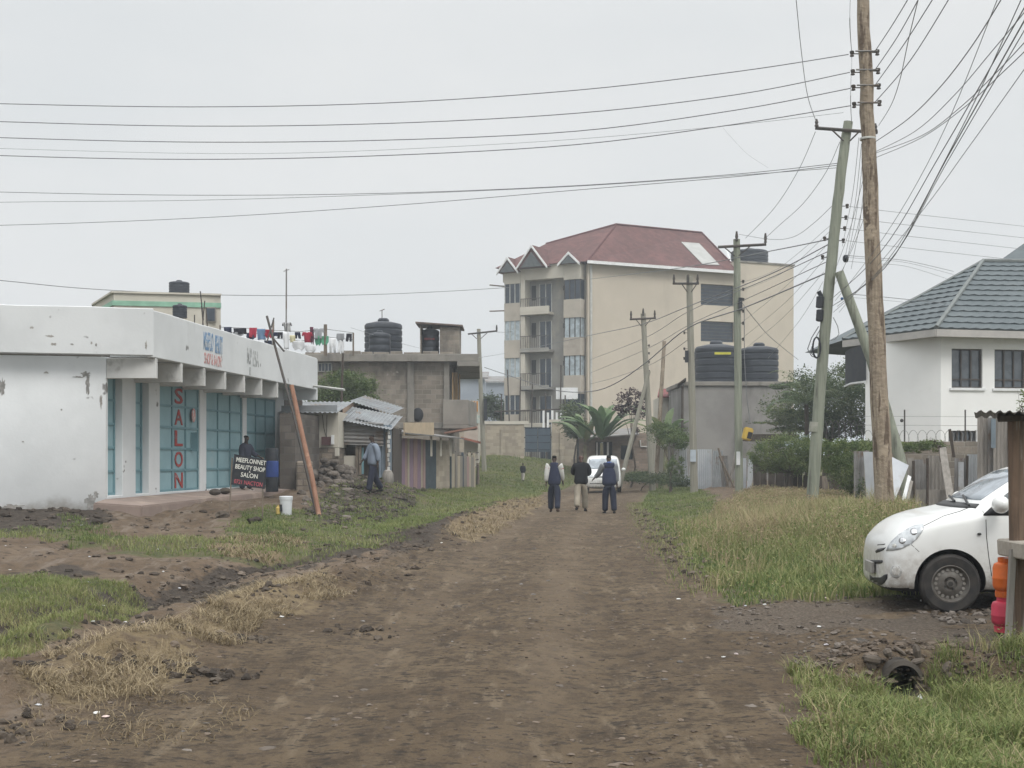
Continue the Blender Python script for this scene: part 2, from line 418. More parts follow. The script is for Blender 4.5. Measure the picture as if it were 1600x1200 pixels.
def ground_material():
    m, nt, bs = newmat('earth')
    tc = nt.nodes.new('ShaderNodeTexCoord'); co = tc.outputs['Object']
    A = {}
    for k in AT:
        a = _n(nt, 'ShaderNodeAttribute'); a.attribute_name = k; A[k] = a.outputs['Fac']
    n1, n2, n3, n4 = noise(nt, co, .9, 6.), noise(nt, co, 6., 6., .7), noise(nt, co, 34., 5., .7), noise(nt, co, .35, 4.)
    fl = noise(nt, co, 4.2, 8., .78, (1.0, .6, 1.)); n5 = noise(nt, co, 15., 4., .6, (.7, 1.1, 1.))
    long = noise(nt, co, 1.4, 6., .65, (3.0, .55, 1.))
    soil = mixc(nt, ramp(nt, n1, .38, .62), (.128, .090, .058), (.174, .128, .088))
    soil = mixc(nt, ramp(nt, n2, .42, .66), soil, (.092, .068, .049))
    soil = mixc(nt, ramp(nt, long, .5, .68), soil, (.195, .155, .120))
    road = mixc(nt, ramp(nt, n4, .4, .6), (.114, .081, .050), (.150, .110, .069))
    road = mixc(nt, ramp(nt, fl, .44, .62), road, (.066, .048, .032))
    road = mixc(nt, ramp(nt, n2, .5, .72), road, (.094, .068, .046))
    road = mixc(nt, ramp(nt, long, .54, .7), road, (.200, .154, .104))
    road = mixc(nt, ramp(nt, n3, .62, .74), road, (.21, .168, .128))
    road = mixc(nt, ramp(nt, n5, .54, .64), road, (.046, .036, .027))
    tk = _n(nt, 'ShaderNodeMath', operation='MULTIPLY'); nt.links.new(A['track'], tk.inputs[0]); nt.links.new(ramp(nt, n1, .3, .6), tk.inputs[1])
    road = mixc(nt, tk.outputs[0], road, (.185, .140, .096))
    col = mixc(nt, A['road'], soil, road)
    g = mixc(nt, ramp(nt, n2, .4, .65), (.085, .09, .042), (.135, .122, .06))
    g = mixc(nt, ramp(nt, n1, .48, .66), g, (.135, .112, .062))
    def over(f, thr, c):
        nonlocal col
        s = _n(nt, 'ShaderNodeMath', operation='ADD'); nt.links.new(f, s.inputs[0])
        q = _n(nt, 'ShaderNodeMath', operation='MULTIPLY_ADD'); q.inputs[1].default_value = .9; q.inputs[2].default_value = -.45
        nt.links.new(n2, q.inputs[0]); nt.links.new(q.outputs[0], s.inputs[1])
        col = mixc(nt, ramp(nt, s.outputs[0], thr - .16, thr + .16), col, c)
    over(A['grass'], .45, g)
    over(A['straw'], .5, mixc(nt, ramp(nt, n2, .4, .65), (.22, .168, .098), (.125, .092, .062)))
    over(A['mud'], .5, mixc(nt, ramp(nt, n2, .4, .65), (.048, .038, .03), (.085, .068, .054)))
    over(A['gravel'], .55, mixc(nt, ramp(nt, n3, .45, .6), (.095, .074, .056), (.155, .126, .098)))
    nt.links.new(col, bs.inputs['Base Color'])
    bs.inputs['Roughness'].default_value = .92; bs.inputs['Specular IOR Level'].default_value = .2
    h = _n(nt, 'ShaderNodeMath', operation='MULTIPLY_ADD'); h.inputs[1].default_value = .35
    nt.links.new(n3, h.inputs[0]); nt.links.new(n2, h.inputs[2])
    b = _n(nt, 'ShaderNodeBump'); b.inputs['Strength'].default_value = 1.; b.inputs['Distance'].default_value = .10
    nt.links.new(h.outputs[0], b.inputs['Height']); nt.links.new(b.outputs[0], bs.inputs['Normal'])
    return m
M_EARTH = ground_material()
def terrain():
    ny, nx = XX.shape
    co = np.stack([XX, YY, ZZ], -1).reshape(-1, 3)
    idx = np.arange(ny * nx).reshape(ny, nx)
    q = np.stack([idx[:-1, :-1], idx[:-1, 1:], idx[1:, 1:], idx[1:, :-1]], -1).reshape(-1, 4)
    cx = co[q].mean(1)
    inpipe = (np.hypot(cx[:, 0] - PIPE_C.x, cx[:, 2] - PIPE_C.z) < PIPE_R) & (np.abs(cx[:, 1] - PIPE_C.y - .3) < .45)
    dl = xl(cx[:, 1]) - cx[:, 0]; dr = cx[:, 0] - xr(cx[:, 1])
    isroad = (np.maximum(dl, dr) < .55 * fbm(cx[:, 0] * 1.3, cx[:, 1] * 1.3, 4, 21)) & (cx[:, 1] > -15) & (cx[:, 1] < 96)
    for name, sel, lab in (('ground', ~isroad & ~inpipe, None), ('dirt_road', isroad & ~inpipe, None)):
        f = q[sel]; u, inv = np.unique(f, return_inverse=True); f = inv.reshape(-1, 4)
        me = bpy.data.meshes.new(name)
        me.vertices.add(len(u)); me.vertices.foreach_set('co', co[u].ravel())
        me.loops.add(f.size); me.loops.foreach_set('vertex_index', f.ravel())
        me.polygons.add(len(f)); me.polygons.foreach_set('loop_start', np.arange(len(f)) * 4)
        me.update(calc_edges=True)
        me.polygons.foreach_set('use_smooth', np.ones(len(f), bool))
        for k, a in AT.items():
            at = me.attributes.new(k, 'FLOAT', 'POINT'); at.data.foreach_set('value', a.ravel()[u].astype(np.float32))
        me.materials.append(M_EARTH)
        o = bpy.data.objects.new(name, me); COL.objects.link(o); tag(o, kind='structure')
terrain()

# ------------------------------------------------------------------ grass, clods, leaves (numpy meshes)
def npmesh(name, co, faces, tint, mat_, smooth=False):
    """faces: list of int arrays (n, k) of equal-size faces"""
    me = bpy.data.meshes.new(name)
    me.vertices.add(len(co)); me.vertices.foreach_set('co', np.asarray(co, np.float32).ravel())
    loops = np.concatenate([f.ravel() for f in faces]); sizes = np.concatenate([np.full(len(f), f.shape[1]) for f in faces])
    me.loops.add(len(loops)); me.loops.foreach_set('vertex_index', loops.astype(np.int32))
    me.polygons.add(len(sizes)); me.polygons.foreach_set('loop_start', (np.cumsum(sizes) - sizes).astype(np.int32))
    me.update(calc_edges=True)
    if tint is not None:
        at = me.attributes.new('tint', 'FLOAT', 'POINT'); at.data.foreach_set('value', np.asarray(tint, np.float32))
    me.polygons.foreach_set('use_smooth', np.full(len(sizes), smooth))
    me.materials.append(mat_)
    return me
def scatter(polys, dens, jit=.5, s=1, clump=.0, cf=1.5, edge=0.):
    """random ground points inside world polygons, dens per square metre, thinned into clumps"""
    out = []
    for p in polys:
        a = np.array(p); mn, mx = a.min(0) - jit, a.max(0) + jit
        n = int((mx[0] - mn[0]) * (mx[1] - mn[1]) * dens)
        x = RNG.uniform(mn[0], mx[0], n); y = RNG.uniform(mn[1], mx[1], n)
        d = polydist(x, y, p) + jit * 2 * fbm(x * 1.6, y * 1.6, 4, s)
        k = d > edge
        if clump: k &= (fbm(x * cf, y * cf, 3, s + 5) + .5) > clump * RNG.uniform(.6, 1.2, n)
        out.append(np.stack([x[k], y[k]], 1))
    return np.concatenate(out)
def visible(p):
    """keep what lies within a generous wedge round the street"""
    return p[(np.abs(p[:, 0]) < .62 * p[:, 1] + 2) & (p[:, 1] > 5.5)]
def offroad(p, m=0.):
    y = p[:, 1]; return p[(p[:, 0] < xl(y) - m) | (p[:, 0] > xr(y) + m)]
def blades(p, h, w, lean, tint):
    n = len(p); z = gz(p[:, 0], p[:, 1]) - .01
    base = np.column_stack([p, z]); a = RNG.uniform(0, 2 * np.pi, n)
    dr = np.column_stack([np.cos(a), np.sin(a), np.zeros(n)]); pr = np.column_stack([-np.sin(a), np.cos(a), np.zeros(n)])
    L = (lean * RNG.uniform(.2, 1.3, n) * h)[:, None]; H = h[:, None] * np.array([[0, 0, 1]]); W = (w * np.ones(n))[:, None]
    v = np.stack([base - pr * W / 2, base + pr * W / 2, base + dr * L * .3 + H * .55 + pr * W * .38, base + dr * L * .3 + H * .55 - pr * W * .38,
                  base + dr * L + H * (1 - .25 * np.minimum(lean, 1.5) * RNG.uniform(0, 1, n)[:, None])], 1).reshape(-1, 3)
    i = np.arange(n)[:, None] * 5
    return v, np.hstack([i, i + 1, i + 2, i + 3]), np.hstack([i + 3, i + 2, i + 4]), np.repeat(np.clip(tint, 0, 1), 5)
def grass(name, p, h, w, lean, tint, m):
    v, q, t, ti = blades(p, h, w, lean, tint)
    o = bpy.data.objects.new(name, npmesh(name, v, [q, t], ti, m)); COL.objects.link(o)
    return tag(o, kind='stuff')
_t = (1 + 5 ** .5) / 2
ICO_V = np.array([(-1, _t, 0), (1, _t, 0), (-1, -_t, 0), (1, -_t, 0), (0, -1, _t), (0, 1, _t), (0, -1, -_t), (0, 1, -_t), (_t, 0, -1), (_t, 0, 1), (-_t, 0, -1), (-_t, 0, 1)]) / 1.902
ICO_F = np.array([(0, 11, 5), (0, 5, 1), (0, 1, 7), (0, 7, 10), (0, 10, 11), (1, 5, 9), (5, 11, 4), (11, 10, 2), (10, 7, 6), (7, 1, 8), (3, 9, 4), (3, 4, 2), (3, 2, 6), (3, 6, 8), (3, 8, 9), (4, 9, 5), (2, 4, 11), (6, 2, 10), (8, 6, 7), (9, 8, 1)])
def ico2():
    v = [tuple(x) for x in ICO_V]; c = {}; f2 = []
    def mid(a, b):
        k = (min(a, b), max(a, b))
        if k not in c:
            m = (np.array(v[a]) + np.array(v[b])) / 2; v.append(tuple(m / np.linalg.norm(m))); c[k] = len(v) - 1
        return c[k]
    for a, b, d in ICO_F:
        x, y, z = mid(a, b), mid(b, d), mid(d, a); f2 += [(a, x, z), (b, y, x), (d, z, y), (x, y, z)]
    return np.array(v), np.array(f2)
ICO2_V, ICO2_F = ico2()
def clods(name, p, r, flat, m, sink=.35, fine=False, stuff=True):
    V0, F0 = (ICO2_V, ICO2_F) if fine or name in ('soil_clods', 'rubble') else (ICO_V, ICO_F)
    n, k = len(p), len(V0)
    s = r[:, None, None] * (1 + RNG.uniform(-.30, .30, (n, k, 1))) * np.stack([RNG.uniform(.75, 1.2, n), RNG.uniform(.75, 1.2, n), flat * RNG.uniform(.6, 1.2, n)], 1)[:, None, :]
    v = V0[None] * s; a = RNG.uniform(0, 6.28, n)[:, None]
    x = v[..., 0] * np.cos(a) - v[..., 1] * np.sin(a); y = v[..., 0] * np.sin(a) + v[..., 1] * np.cos(a)
    z0 = gz(p[:, 0], p[:, 1]) + r * flat * (1 - 2 * sink)
    v = np.stack([x + p[:, :1], y + p[:, 1:2], v[..., 2] + z0[:, None]], -1).reshape(-1, 3)
    f = (F0[None] + (np.arange(n) * k)[:, None, None]).reshape(-1, 3)
    o = bpy.data.objects.new(name, npmesh(name, v, [f], np.repeat(RNG.uniform(0, 1, n), k), m, False)); COL.objects.link(o)
    return tag(o, kind='stuff') if stuff else o
def leafmesh(name, c, size, tint, m, flatness=.6, aspect=.45, drop=.2):
    """one pointed leaf (two triangles folded along its midrib) per centre"""
    n = len(c)
    d = RNG.normal(size=(n, 3)); d[:, 2] = d[:, 2] * flatness - drop; d /= np.linalg.norm(d, axis=1)[:, None]
    u = RNG.normal(size=(n, 3)); u -= d * (u * d).sum(1)[:, None]; u /= np.linalg.norm(u, axis=1)[:, None]
    s = (size * RNG.uniform(.6, 1.35, n))[:, None]; nn = np.cross(d, u)
    v = np.stack([c - d * s * .5, c + u * s * aspect * .5 + nn * s * .08, c + d * s * .5, c - u * s * aspect * .5 + nn * s * .08], 1).reshape(-1, 3)
    i = np.arange(n)[:, None] * 4
    return npmesh(name, v, [np.hstack([i, i + 1, i + 2]), np.hstack([i, i + 2, i + 3])], np.repeat(np.clip(tint, 0, 1), 4), m)
def crown_points(blobs, n, nclump, spread, hollow=.35, s=0):
    """leaf centres gathered in clumps through ellipsoids [(centre, radii)]; returns centres and a tint per leaf"""
    vol = np.array([b[1][0] * b[1][1] * b[1][2] for b in blobs]); vol = vol ** .75 / (vol ** .75).sum()
    C, T = [], []
    for (c, r), w in zip(blobs, vol):
        k = max(3, int(nclump * w)); d = RNG.normal(size=(k, 3)); d /= np.linalg.norm(d, axis=1)[:, None]
        rad = RNG.uniform(hollow, 1., k)[:, None] ** .6
        cc = np.array(c) + d * rad * np.array(r)
        tt = RNG.uniform(0, 1, k); m = max(4, int(n * w / k))
        off = RNG.normal(size=(k, m, 3)) * np.array(r) * spread * RNG.uniform(.5, 1.3, (k, 1, 1))
        C.append((cc[:, None] + off).reshape(-1, 3)); T.append((tt[:, None] * .75 + RNG.uniform(0, .3, (k, m))).ravel())
    return np.concatenate(C), np.concatenate(T)
M_BARK = mat('bark', (.10, .078, .06), (.06, .047, .036), 6., .95, .5, 18., stretch=(4, 4, .6))
def tree(name, label, cat, base, blobs, n, nclump, leaf, m, trunk_r=.12, spread=.2, limbs=7, group=None, hollow=.35, bark=None, aspect=.45, bend=.3, flatness=.6, drop=.2):
    t = thing(name, label, cat, base, 0, group)
    mb = MB(); base = Vector(base)
    cen = sum((Vector(b[0]) for b in blobs), Vector()) / len(blobs)
    fork = base.lerp(cen, .55); fork += Vector((random.uniform(-1, 1), random.uniform(-1, 1), 0)) * bend * .3
    mb.tube([base - Vector((0, 0, .1)), base.lerp(fork, .5) + Vector((random.uniform(-1, 1), random.uniform(-1, 1), 0)) * bend * .3, fork], [trunk_r * 1.25, trunk_r, trunk_r * .75], 8)
    for i in range(limbs):
        b = blobs[i % len(blobs)]
        e = Vector(b[0]) + Vector([random.uniform(-.75, .75) * k for k in b[1]])
        mid = fork.lerp(e, .5) + Vector((0, 0, .1 * (e - fork).length))
        mb.tube([fork - Vector((0, 0, .05)), mid, e], [trunk_r * .55, trunk_r * .3, trunk_r * .1], 5)
    mb.build('trunk', bark or M_BARK, t)
    c, ti = crown_points(blobs, n, nclump, spread, hollow)
    place('crown', leafmesh('crown', c, leaf, ti, m, flatness, aspect, drop), t)
    return t
M_GRASS = tintmat('grass_blade', [(.062, .095, .026), (.118, .16, .048), (.185, .215, .075), (.275, .265, .12), (.34, .275, .165)], .75, .3)
M_WEED = tintmat('weed_blade', [(.085, .13, .04), (.145, .185, .06), (.22, .23, .09), (.31, .275, .145), (.35, .28, .18), (.27, .19, .125)], .8, .3)
M_STRAW = tintmat('straw_blade', [(.16, .12, .072), (.265, .21, .128), (.39, .32, .205)], .85, .2)
M_CLOD = tintmat('soil_clod', [(.045, .035, .027), (.09, .07, .054), (.14, .112, .088)], .95, .0)
M_DARKCLOD = tintmat('wet_clod', [(.03, .024, .019), (.055, .044, .035), (.095, .077, .06)], .95, .0)
M_CLODMIX = tintmat('mixed_clod', [(.04, .031, .024), (.075, .058, .044), (.13, .102, .078)], .95, .0)
M_CRUMB = tintmat('road_crumb', [(.06, .045, .034), (.10, .077, .058), (.155, .122, .095)], .95, .0)
M_GRIT = tintmat('road_grit', [(.06, .05, .041), (.105, .086, .07), (.17, .148, .128)], .9, .0)
M_STONE = tintmat('stone_chip', [(.075, .066, .058), (.15, .137, .125), (.25, .235, .215)], .9, .0)
def vegetation():
    # near right verge: lush low weeds round the drain hollow
    p = scatter([[(1.55, 5.5), (5.2, 5.5), (6.5, 11.2), (4.5, 11.0), (4.1, 10.2), (3.35, 9.78), (2.75, 9.62), (2.1, 9.8), (1.75, 8)]], 5200, .25, 3, .40, 1.6)
    p = p[p[:, 0] > 1.65 + .06 * (p[:, 1] - 7) + .5 * fbm(p[:, 0] * 2, p[:, 1] * 2, 3, 2)]
    p = p[~((np.abs(p[:, 0] - PIPE_C.x + .02) < .17 + .06 * (9.7 - p[:, 1])) & (p[:, 1] > 9.15))]
    k = fbm(p[:, 0] * 1.8, p[:, 1] * 1.8, 3, 12)
    h = np.clip(.10 + .18 * (k + .35), .03, .34) * RNG.uniform(.5, 1.25, len(p)) * (.5 + .5 * sst(0, .8, p[:, 0] - 1.7))
    grass('grass', p, h, .0075, 1.0, .42 + .8 * fbm(p[:, 0] * 1.1, p[:, 1] * 1.1, 4, 14) + RNG.normal(0, .17, len(p)) + .5 * (RNG.uniform(0, 1, len(p)) < .10), M_GRASS)
    tc = p[RNG.choice(len(p), 230, replace=False)]; tp_ = np.repeat(tc, 26, 0) + RNG.normal(0, .045, (len(tc) * 26, 2)); th_ = np.repeat(RNG.uniform(.10, .30, len(tc)), 26) * RNG.uniform(.5, 1.1, len(tp_))
    kp = (tp_[:, 1] < 9.3) | (np.abs(tp_[:, 0] - PIPE_C.x) > .35); grass('weeds', tp_[kp], th_[kp], .007, .9, (np.repeat(RNG.choice([.1, .25, .45, .62, .85, 1.], len(tc)), 26) + RNG.normal(0, .08, len(tp_)))[kp], M_GRASS)
    q = p[RNG.uniform(0, 1, len(p)) < .16]
    c = np.column_stack([q, gz(q[:, 0], q[:, 1]) + RNG.uniform(.02, .22, len(q))])
    o = bpy.data.objects.new('weeds', leafmesh('weeds', c, .026, .25 + RNG.uniform(0, .45, len(q)), M_GRASS, .8, .5, 0)); COL.objects.link(o); tag(o, kind='stuff')
    # right verge: green fringe by the road, browner seeding weeds towards the poles
    p = visible(offroad(scatter([region([(1030, 842), (1130, 792), (1180, 775), (1290, 770), (1390, 790), (1420, 830), (1600, 880), (1600, 935), (1350, 953), (1118, 956), (1080, 890)], .2)], 620, .5, 4, .2), .05))
    p = p[~((p[:, 1] < 13.9 + 1.4 * fbm(p[:, 0], p[:, 1], 3, 3)))]
    back = sst(17.5, 25, p[:, 1] + 5 * fbm(p[:, 0] * .7, p[:, 1] * .7, 3, 17)) * sst(.3, 1.8, p[:, 0] - xr(p[:, 1]))
    k = .6 * fbm(p[:, 0] * .9, p[:, 1] * .9, 3, 18) + 1.1 * fbm(p[:, 0] * .45, p[:, 1] * .3, 3, 118)
    h = (.15 + (.30 - .12 * sst(24, 30, p[:, 1])) * back + .3 * k) * (1 - .62 * sst(27, 33, p[:, 1])) * RNG.uniform(.5, 1.25, len(p)) * (.45 + .55 * sst(0, 1.2, p[:, 0] - xr(p[:, 1])))
    grass('grass', p, np.clip(h, .05, .75), .012, .75, .24 + .34 * back + .5 * k + .5 * fbm(p[:, 0] * .5, p[:, 1] * .35, 3, 218) + RNG.normal(0, .17, len(p)), M_WEED)
    tc = p[RNG.choice(len(p), 1000, replace=False)]; tc = tc[(tc[:, 1] > 15.5) & (tc[:, 1] < 30)]
    tp_ = np.repeat(tc, 16, 0) + RNG.normal(0, .09, (len(tc) * 16, 2)); th_ = np.repeat(RNG.uniform(.2, .78, len(tc)) ** 1.15 * (.55 + .45 * sst(16, 24, tc[:, 1])), 16) * RNG.uniform(.55, 1.1, len(tp_))
    grass('weeds', tp_, th_, .011, .7, np.repeat(RNG.uniform(.1, .85, len(tc)), 16) + RNG.normal(0, .08, len(tp_)), M_WEED)
    ed = RNG.uniform(15, 46, 2600); ex = xr(ed) + RNG.normal(-.05, .22, 2600); grass('grass', np.column_stack([ex, ed]), RNG.uniform(.03, .12, 2600), .011, 1., RNG.uniform(.2, .8, 2600), M_GRASS)
    q = p[(RNG.uniform(0, 1, len(p)) < .45 * back + .1)]
    c = np.column_stack([q + RNG.normal(0, .05, q.shape), gz(q[:, 0], q[:, 1]) + RNG.uniform(.08, .42, len(q)) * (.4 + .6 * sst(17, 22, q[:, 1]) - .5 * sst(23, 29, q[:, 1]))])
    o = bpy.data.objects.new('weeds', leafmesh('weeds', c, .05, .30 + .42 * sst(17, 27, q[:, 1] + RNG.normal(0, 4., len(q))) + RNG.normal(0, .2, len(q)), M_WEED, .7, .5, -.2)); COL.objects.link(o); tag(o, kind='stuff')
    # left turf
    for pol, dens, h0, w, tb, s in ((GREENBANK, 2200, .07, .007, .50, 1), (GREEN[0], 330, .085, .012, .40, 2), (GREEN[1], 200, .09, .017, .38, 3), (GREEN[2], 110, .10, .025, .36, 4), (GREEN[3], 200, .085, .017, .30, 5)):
        p = visible(offroad(scatter([pol], dens, .5, s, .3), .1))
        k = fbm(p[:, 0] * 1.1, p[:, 1] * 1.1, 3, 40 + s)
        grass('grass', p, np.clip(h0 * (1 + 1.3 * k), .02, .3) * RNG.uniform(.5, 1.3, len(p)), w, .9, tb + .7 * k + RNG.normal(0, .13, len(p)), M_GRASS)
    # darker leafy clumps by the sign board and against the white wall
    p = visible(scatter([region([(0, 1065), (200, 1062), (380, 1085), (340, 1140), (150, 1165), (0, 1175)], .05)], 700, .3, 71, .5, 1.8)); grass('dry_grass', p, RNG.uniform(.02, .07, len(p)), .006, 2.6, RNG.uniform(0, .5, len(p)), M_STRAW)
    p = scatter([region([(368, 800), (420, 800), (470, 815), (440, 826), (390, 822)], .4), region([(90, 812), (150, 815), (170, 832), (110, 838)], .4)], 420, .5, 6, .35, 1.5)
    grass('grass', p, RNG.uniform(.04, .13, len(p)), .012, 1.0, RNG.uniform(.05, .45, len(p)), M_GRASS)
    # dry cut grass
    p = visible(scatter(STRAW[:3], 2000, .3, 7, .52, 2.0))
    grass('dry_grass', p, RNG.uniform(.03, .12, len(p)), .0065, 2.4, RNG.uniform(0, 1, len(p)), M_STRAW)
    p = visible(scatter(STRAW[3:], 300, .5, 8, .55, 1.2))
    grass('dry_grass', p, RNG.uniform(.05, .16, len(p)), .013, 2.3, RNG.uniform(0, .8, len(p)), M_STRAW)
    # far wild ground beyond the fences
    p = np.column_stack([RNG.uniform(-40, 45, 9000), RNG.uniform(60, 130, 9000)]); p = offroad(p, .3); p = p[(np.abs(p[:, 0] - 8) > 9) | (p[:, 1] < 88)]
    grass('grass', p, RNG.uniform(.08, .35, len(p)), .04, .8, RNG.uniform(.1, .7, len(p)), M_GRASS)
    # soil clods and stones
    n = 2600; y = 5.8 + 34 * RNG.uniform(0, 1, n) ** 1.7; f = RNG.uniform(-.05, 1.05, n); x = xl(y) + (xr(y) - xl(y)) * f
    clods('road_pebbles', np.column_stack([x, y]), .004 + .015 * RNG.uniform(0, 1, n) ** 4, .5, M_CLOD)
    n = 130; y = 5.8 + 24 * RNG.uniform(0, 1, n) ** 1.5; x = xl(y) + (xr(y) - xl(y)) * RNG.uniform(0, 1, n)
    clods('road_stones', np.column_stack([x, y]), .008 + .024 * RNG.uniform(0, 1, n) ** 3, .4, M_STONE)
    n = 34; y = 5.9 + 20 * RNG.uniform(0, 1, n) ** 1.6; x = xl(y) + (xr(y) - xl(y)) * RNG.uniform(.02, .98, n)
    clods('embedded_stones', np.column_stack([x, y]), RNG.uniform(.02, .065, n), .45, M_GRIT, .62, True)
    p = scatter([[(2.2, 9.95), (3.2, 10.3), (4.5, 11.4), (5.2, 12.6), (5.3, 13.6), (3.4, 14.6), (2.4, 14.2), (1.8, 11.5)]], 190, .5, 9, .62, 1.0)
    clods('gravel', p, .006 + .032 * RNG.uniform(0, 1, len(p)) ** 3, .6, M_GRIT)
    p = scatter([[(4.0, 11.9), (5.6, 12.2), (5.6, 12.8), (4.0, 13.0)]], 150, .2, 19, .3)
    clods('gravel', p, .012 + .038 * RNG.uniform(0, 1, len(p)) ** 2.5, .65, M_GRIT)
    y = RNG.uniform(8, 20, 800); k = np.array(RIDGE); x = np.interp(y, k[:, 1], k[:, 0]) + RNG.normal(0, .42, 800)
    keep = fbm(x * 1.4, y * 1.4, 3, 77) > .0
    clods('soil_clods', np.column_stack([x, y])[keep], .010 + .045 * RNG.uniform(0, 1, keep.sum()) ** 3.5, .75, M_CLODMIX, .5)
    y = RNG.uniform(9, 21, 900); k = np.array(DITCH); x = np.interp(y, k[:, 1], k[:, 0]) + RNG.normal(0, .42, 900)
    kk = polydist(x, y, GREENBANK) < .05
    clods('soil_clods', np.column_stack([x, y])[kk], .01 + .042 * RNG.uniform(0, 1, kk.sum()) ** 3, .7, M_DARKCLOD, .5)
    cen = [(345, 1035, .30), (300, 1030, .25), (170, 1030, .25), (560, 968, .35), (820, 938, .0), (430, 935, .35), (390, 985, .22), (265, 970, .35), (20, 1110, .35), (40, 1040, .2), (370, 905, .5), (330, 912, .5), (405, 900, .4), (470, 868, .4), (640, 832, .5), (600, 845, .5), (200, 960, .35), (110, 985, .35)]
    for a, b, s in cen:
        if not s: continue
        Yc = (CH - .1) * F / (b - H0); Xc = (a - 800) * Yc / F; m_ = 34
        pp = np.column_stack([RNG.normal(Xc, s * .5, m_), RNG.normal(Yc, s * .6, m_)])
        clods('soil_clods', pp, .010 + .038 * RNG.uniform(0, 1, m_) ** 2.6, .9, M_DARKCLOD, .42)
    y = RNG.uniform(17, 50, 1500); x = xl(y) - RNG.normal(.25, .5, 1500)
    clods('soil_clods', np.column_stack([x, y]), .012 + .065 * RNG.uniform(0, 1, 1500) ** 3.5, .7, M_CLODMIX, .5)
    y = RNG.uniform(16, 40, 300); x = xr(y) + RNG.normal(.0, .15, 300)
    clods('soil_clods', np.column_stack([x, y]), .015 + .06 * RNG.uniform(0, 1, 300) ** 3, .7, M_CLOD)
    p = scatter([MUD[2]], 20, .3, 10)
    clods('rubble', p, .02 + .09 * RNG.uniform(0, 1, len(p)) ** 3, .7, M_DARKCLOD)
    p = scatter([region([(470, 765), (560, 745), (600, 760), (540, 790), (470, 790)], .5)], 5, .3, 11)
    clods('rubble', p, .05 + .11 * RNG.uniform(0, 1, len(p)) ** 2, .7, M_GRIT, .45)
    p = scatter([MUD[0], MUD[4]], 7, .3, 12); p = p[p[:, 0] > -14]
    clods('rubble', p, .02 + .1 * RNG.uniform(0, 1, len(p)) ** 2.5, .6, M_DARKCLOD)
    p = scatter([[(2.2, 9.6), (4.2, 9.8), (4.6, 10.6), (2.2, 10.3)]], 420, .2, 29, .3); clods('soil_clods', p, .008 + .035 * RNG.uniform(0, 1, len(p)) ** 3, .7, M_CLOD)
    n = 9000; y = 5.8 + 22 * RNG.uniform(0, 1, n) ** 1.5; x = xl(y) + (xr(y) - xl(y)) * RNG.uniform(-.1, 1.1, n); kk = fbm(x * .8, y * .8, 3, 33) + RNG.uniform(-.25, .25, n) > .02
    clods('road_crumbs', np.column_stack([x, y])[kk], .006 + .024 * RNG.uniform(0, 1, kk.sum()) ** 3, .35, M_CRUMB)
    y = RNG.uniform(16, 30, 500); x = RNG.uniform(-9, -2, 500)
    clods('soil_clods', np.column_stack([x, y]), .015 + .06 * RNG.uniform(0, 1, 500) ** 3, .6, M_CLOD)
vegetation()
# paper and plastic scraps
M_LITTER = tintmat('paper_scrap', [(.62, .62, .60), (.72, .72, .70), (.55, .57, .62), (.7, .55, .5)], .6, .2)
def litter():
    pts = [(145, 970), (262, 925), (185, 950), (195, 965), (315, 886), (60, 800), (140, 880), (700, 803), (720, 806), (1203, 900), (1280, 985), (1110, 835), (440, 960), (150, 1100), (165, 1105), (60, 1090), (1165, 945), (1195, 948), (1290, 940), (1130, 1015), (1150, 1010), (1290, 1012), (1060, 930), (560, 845), (690, 845), (1440, 945)]
    out = []
    for a, b in pts:
        Y = (CH - .06) * F / (b - H0); out.append(((a - 800) * Y / F, Y))
    q = np.column_stack([RNG.uniform(-9, -2, 45), RNG.uniform(9, 34, 45)]); out = np.concatenate([np.array(out), q])
    n = len(out); r = RNG.uniform(.02, .065, n); r[26:] *= .5
    r = np.minimum(r, .034) * .75
    o = clods('litter', out, r, .45, M_LITTER, .1)
litter()
# ------------------------------------------------------------------ shared surfaces
M_WHITEWALL = mat('whitewash', (.63, .645, .65), (.565, .58, .585), .7, .9, .14, 14., stain=(.40, .395, .38), ssc=.6, s0=.58, s1=.76, sstretch=(1, 1, .55), speck=((.19, .185, .18), 1.72, .665), grime=(.35, .85, .9, (.27, .25, .22)))
M_FIN = mat('stained_shade_whitewash', (.56, .56, .545), (.47, .47, .455), 1.2, .9, .12, 14., stain=(.26, .25, .23), ssc=1.4, s0=.52, s1=.7)  # stained whitewash, greyed to put the shade on the canopy fins into its colour
M_WHITEPAINT = mat('white_gloss_paint', (.72, .73, .73), (.64, .65, .65), 3., .5, .05)
M_TEAL = mat('teal_door_paint', (.25, .385, .42), (.22, .345, .38), 2., .7, .08, 20., stain=(.29, .39, .41), ssc=1.3, s0=.58, s1=.72)
M_TEALDARK = mat('teal_frame_paint', (.15, .27, .30), (.125, .23, .26), 3., .55, .08)
M_REDPAINT = mat('red_sign_paint', (.36, .05, .045), (.24, .04, .035), 6., .65, 0, stain=(.27, .22, .22), ssc=6., s0=.55, s1=.68)
M_REDFADE = mat('faded_red_paint', (.50, .21, .20), (.58, .33, .31), 6., .8, 0, stain=(.56, .55, .54), ssc=7., s0=.50, s1=.62)
M_BLUEFADE = mat('faded_blue_paint', (.12, .23, .40), (.22, .33, .47), 6., .8, 0, stain=(.52, .55, .57), ssc=7., s0=.52, s1=.64)
M_GREYFADE = mat('faded_grey_paint', (.32, .33, .33), (.42, .43, .42), 6., .8, 0, stain=(.56, .57, .57), ssc=6., s0=.46, s1=.6)
M_WHITELET = mat('white_sign_paint', (.72, .72, .66), (.6, .6, .55), 8., .6, 0)
M_PINKLET = mat('pink_red_paint', (.46, .10, .12), (.36, .08, .10), 8., .6, 0)
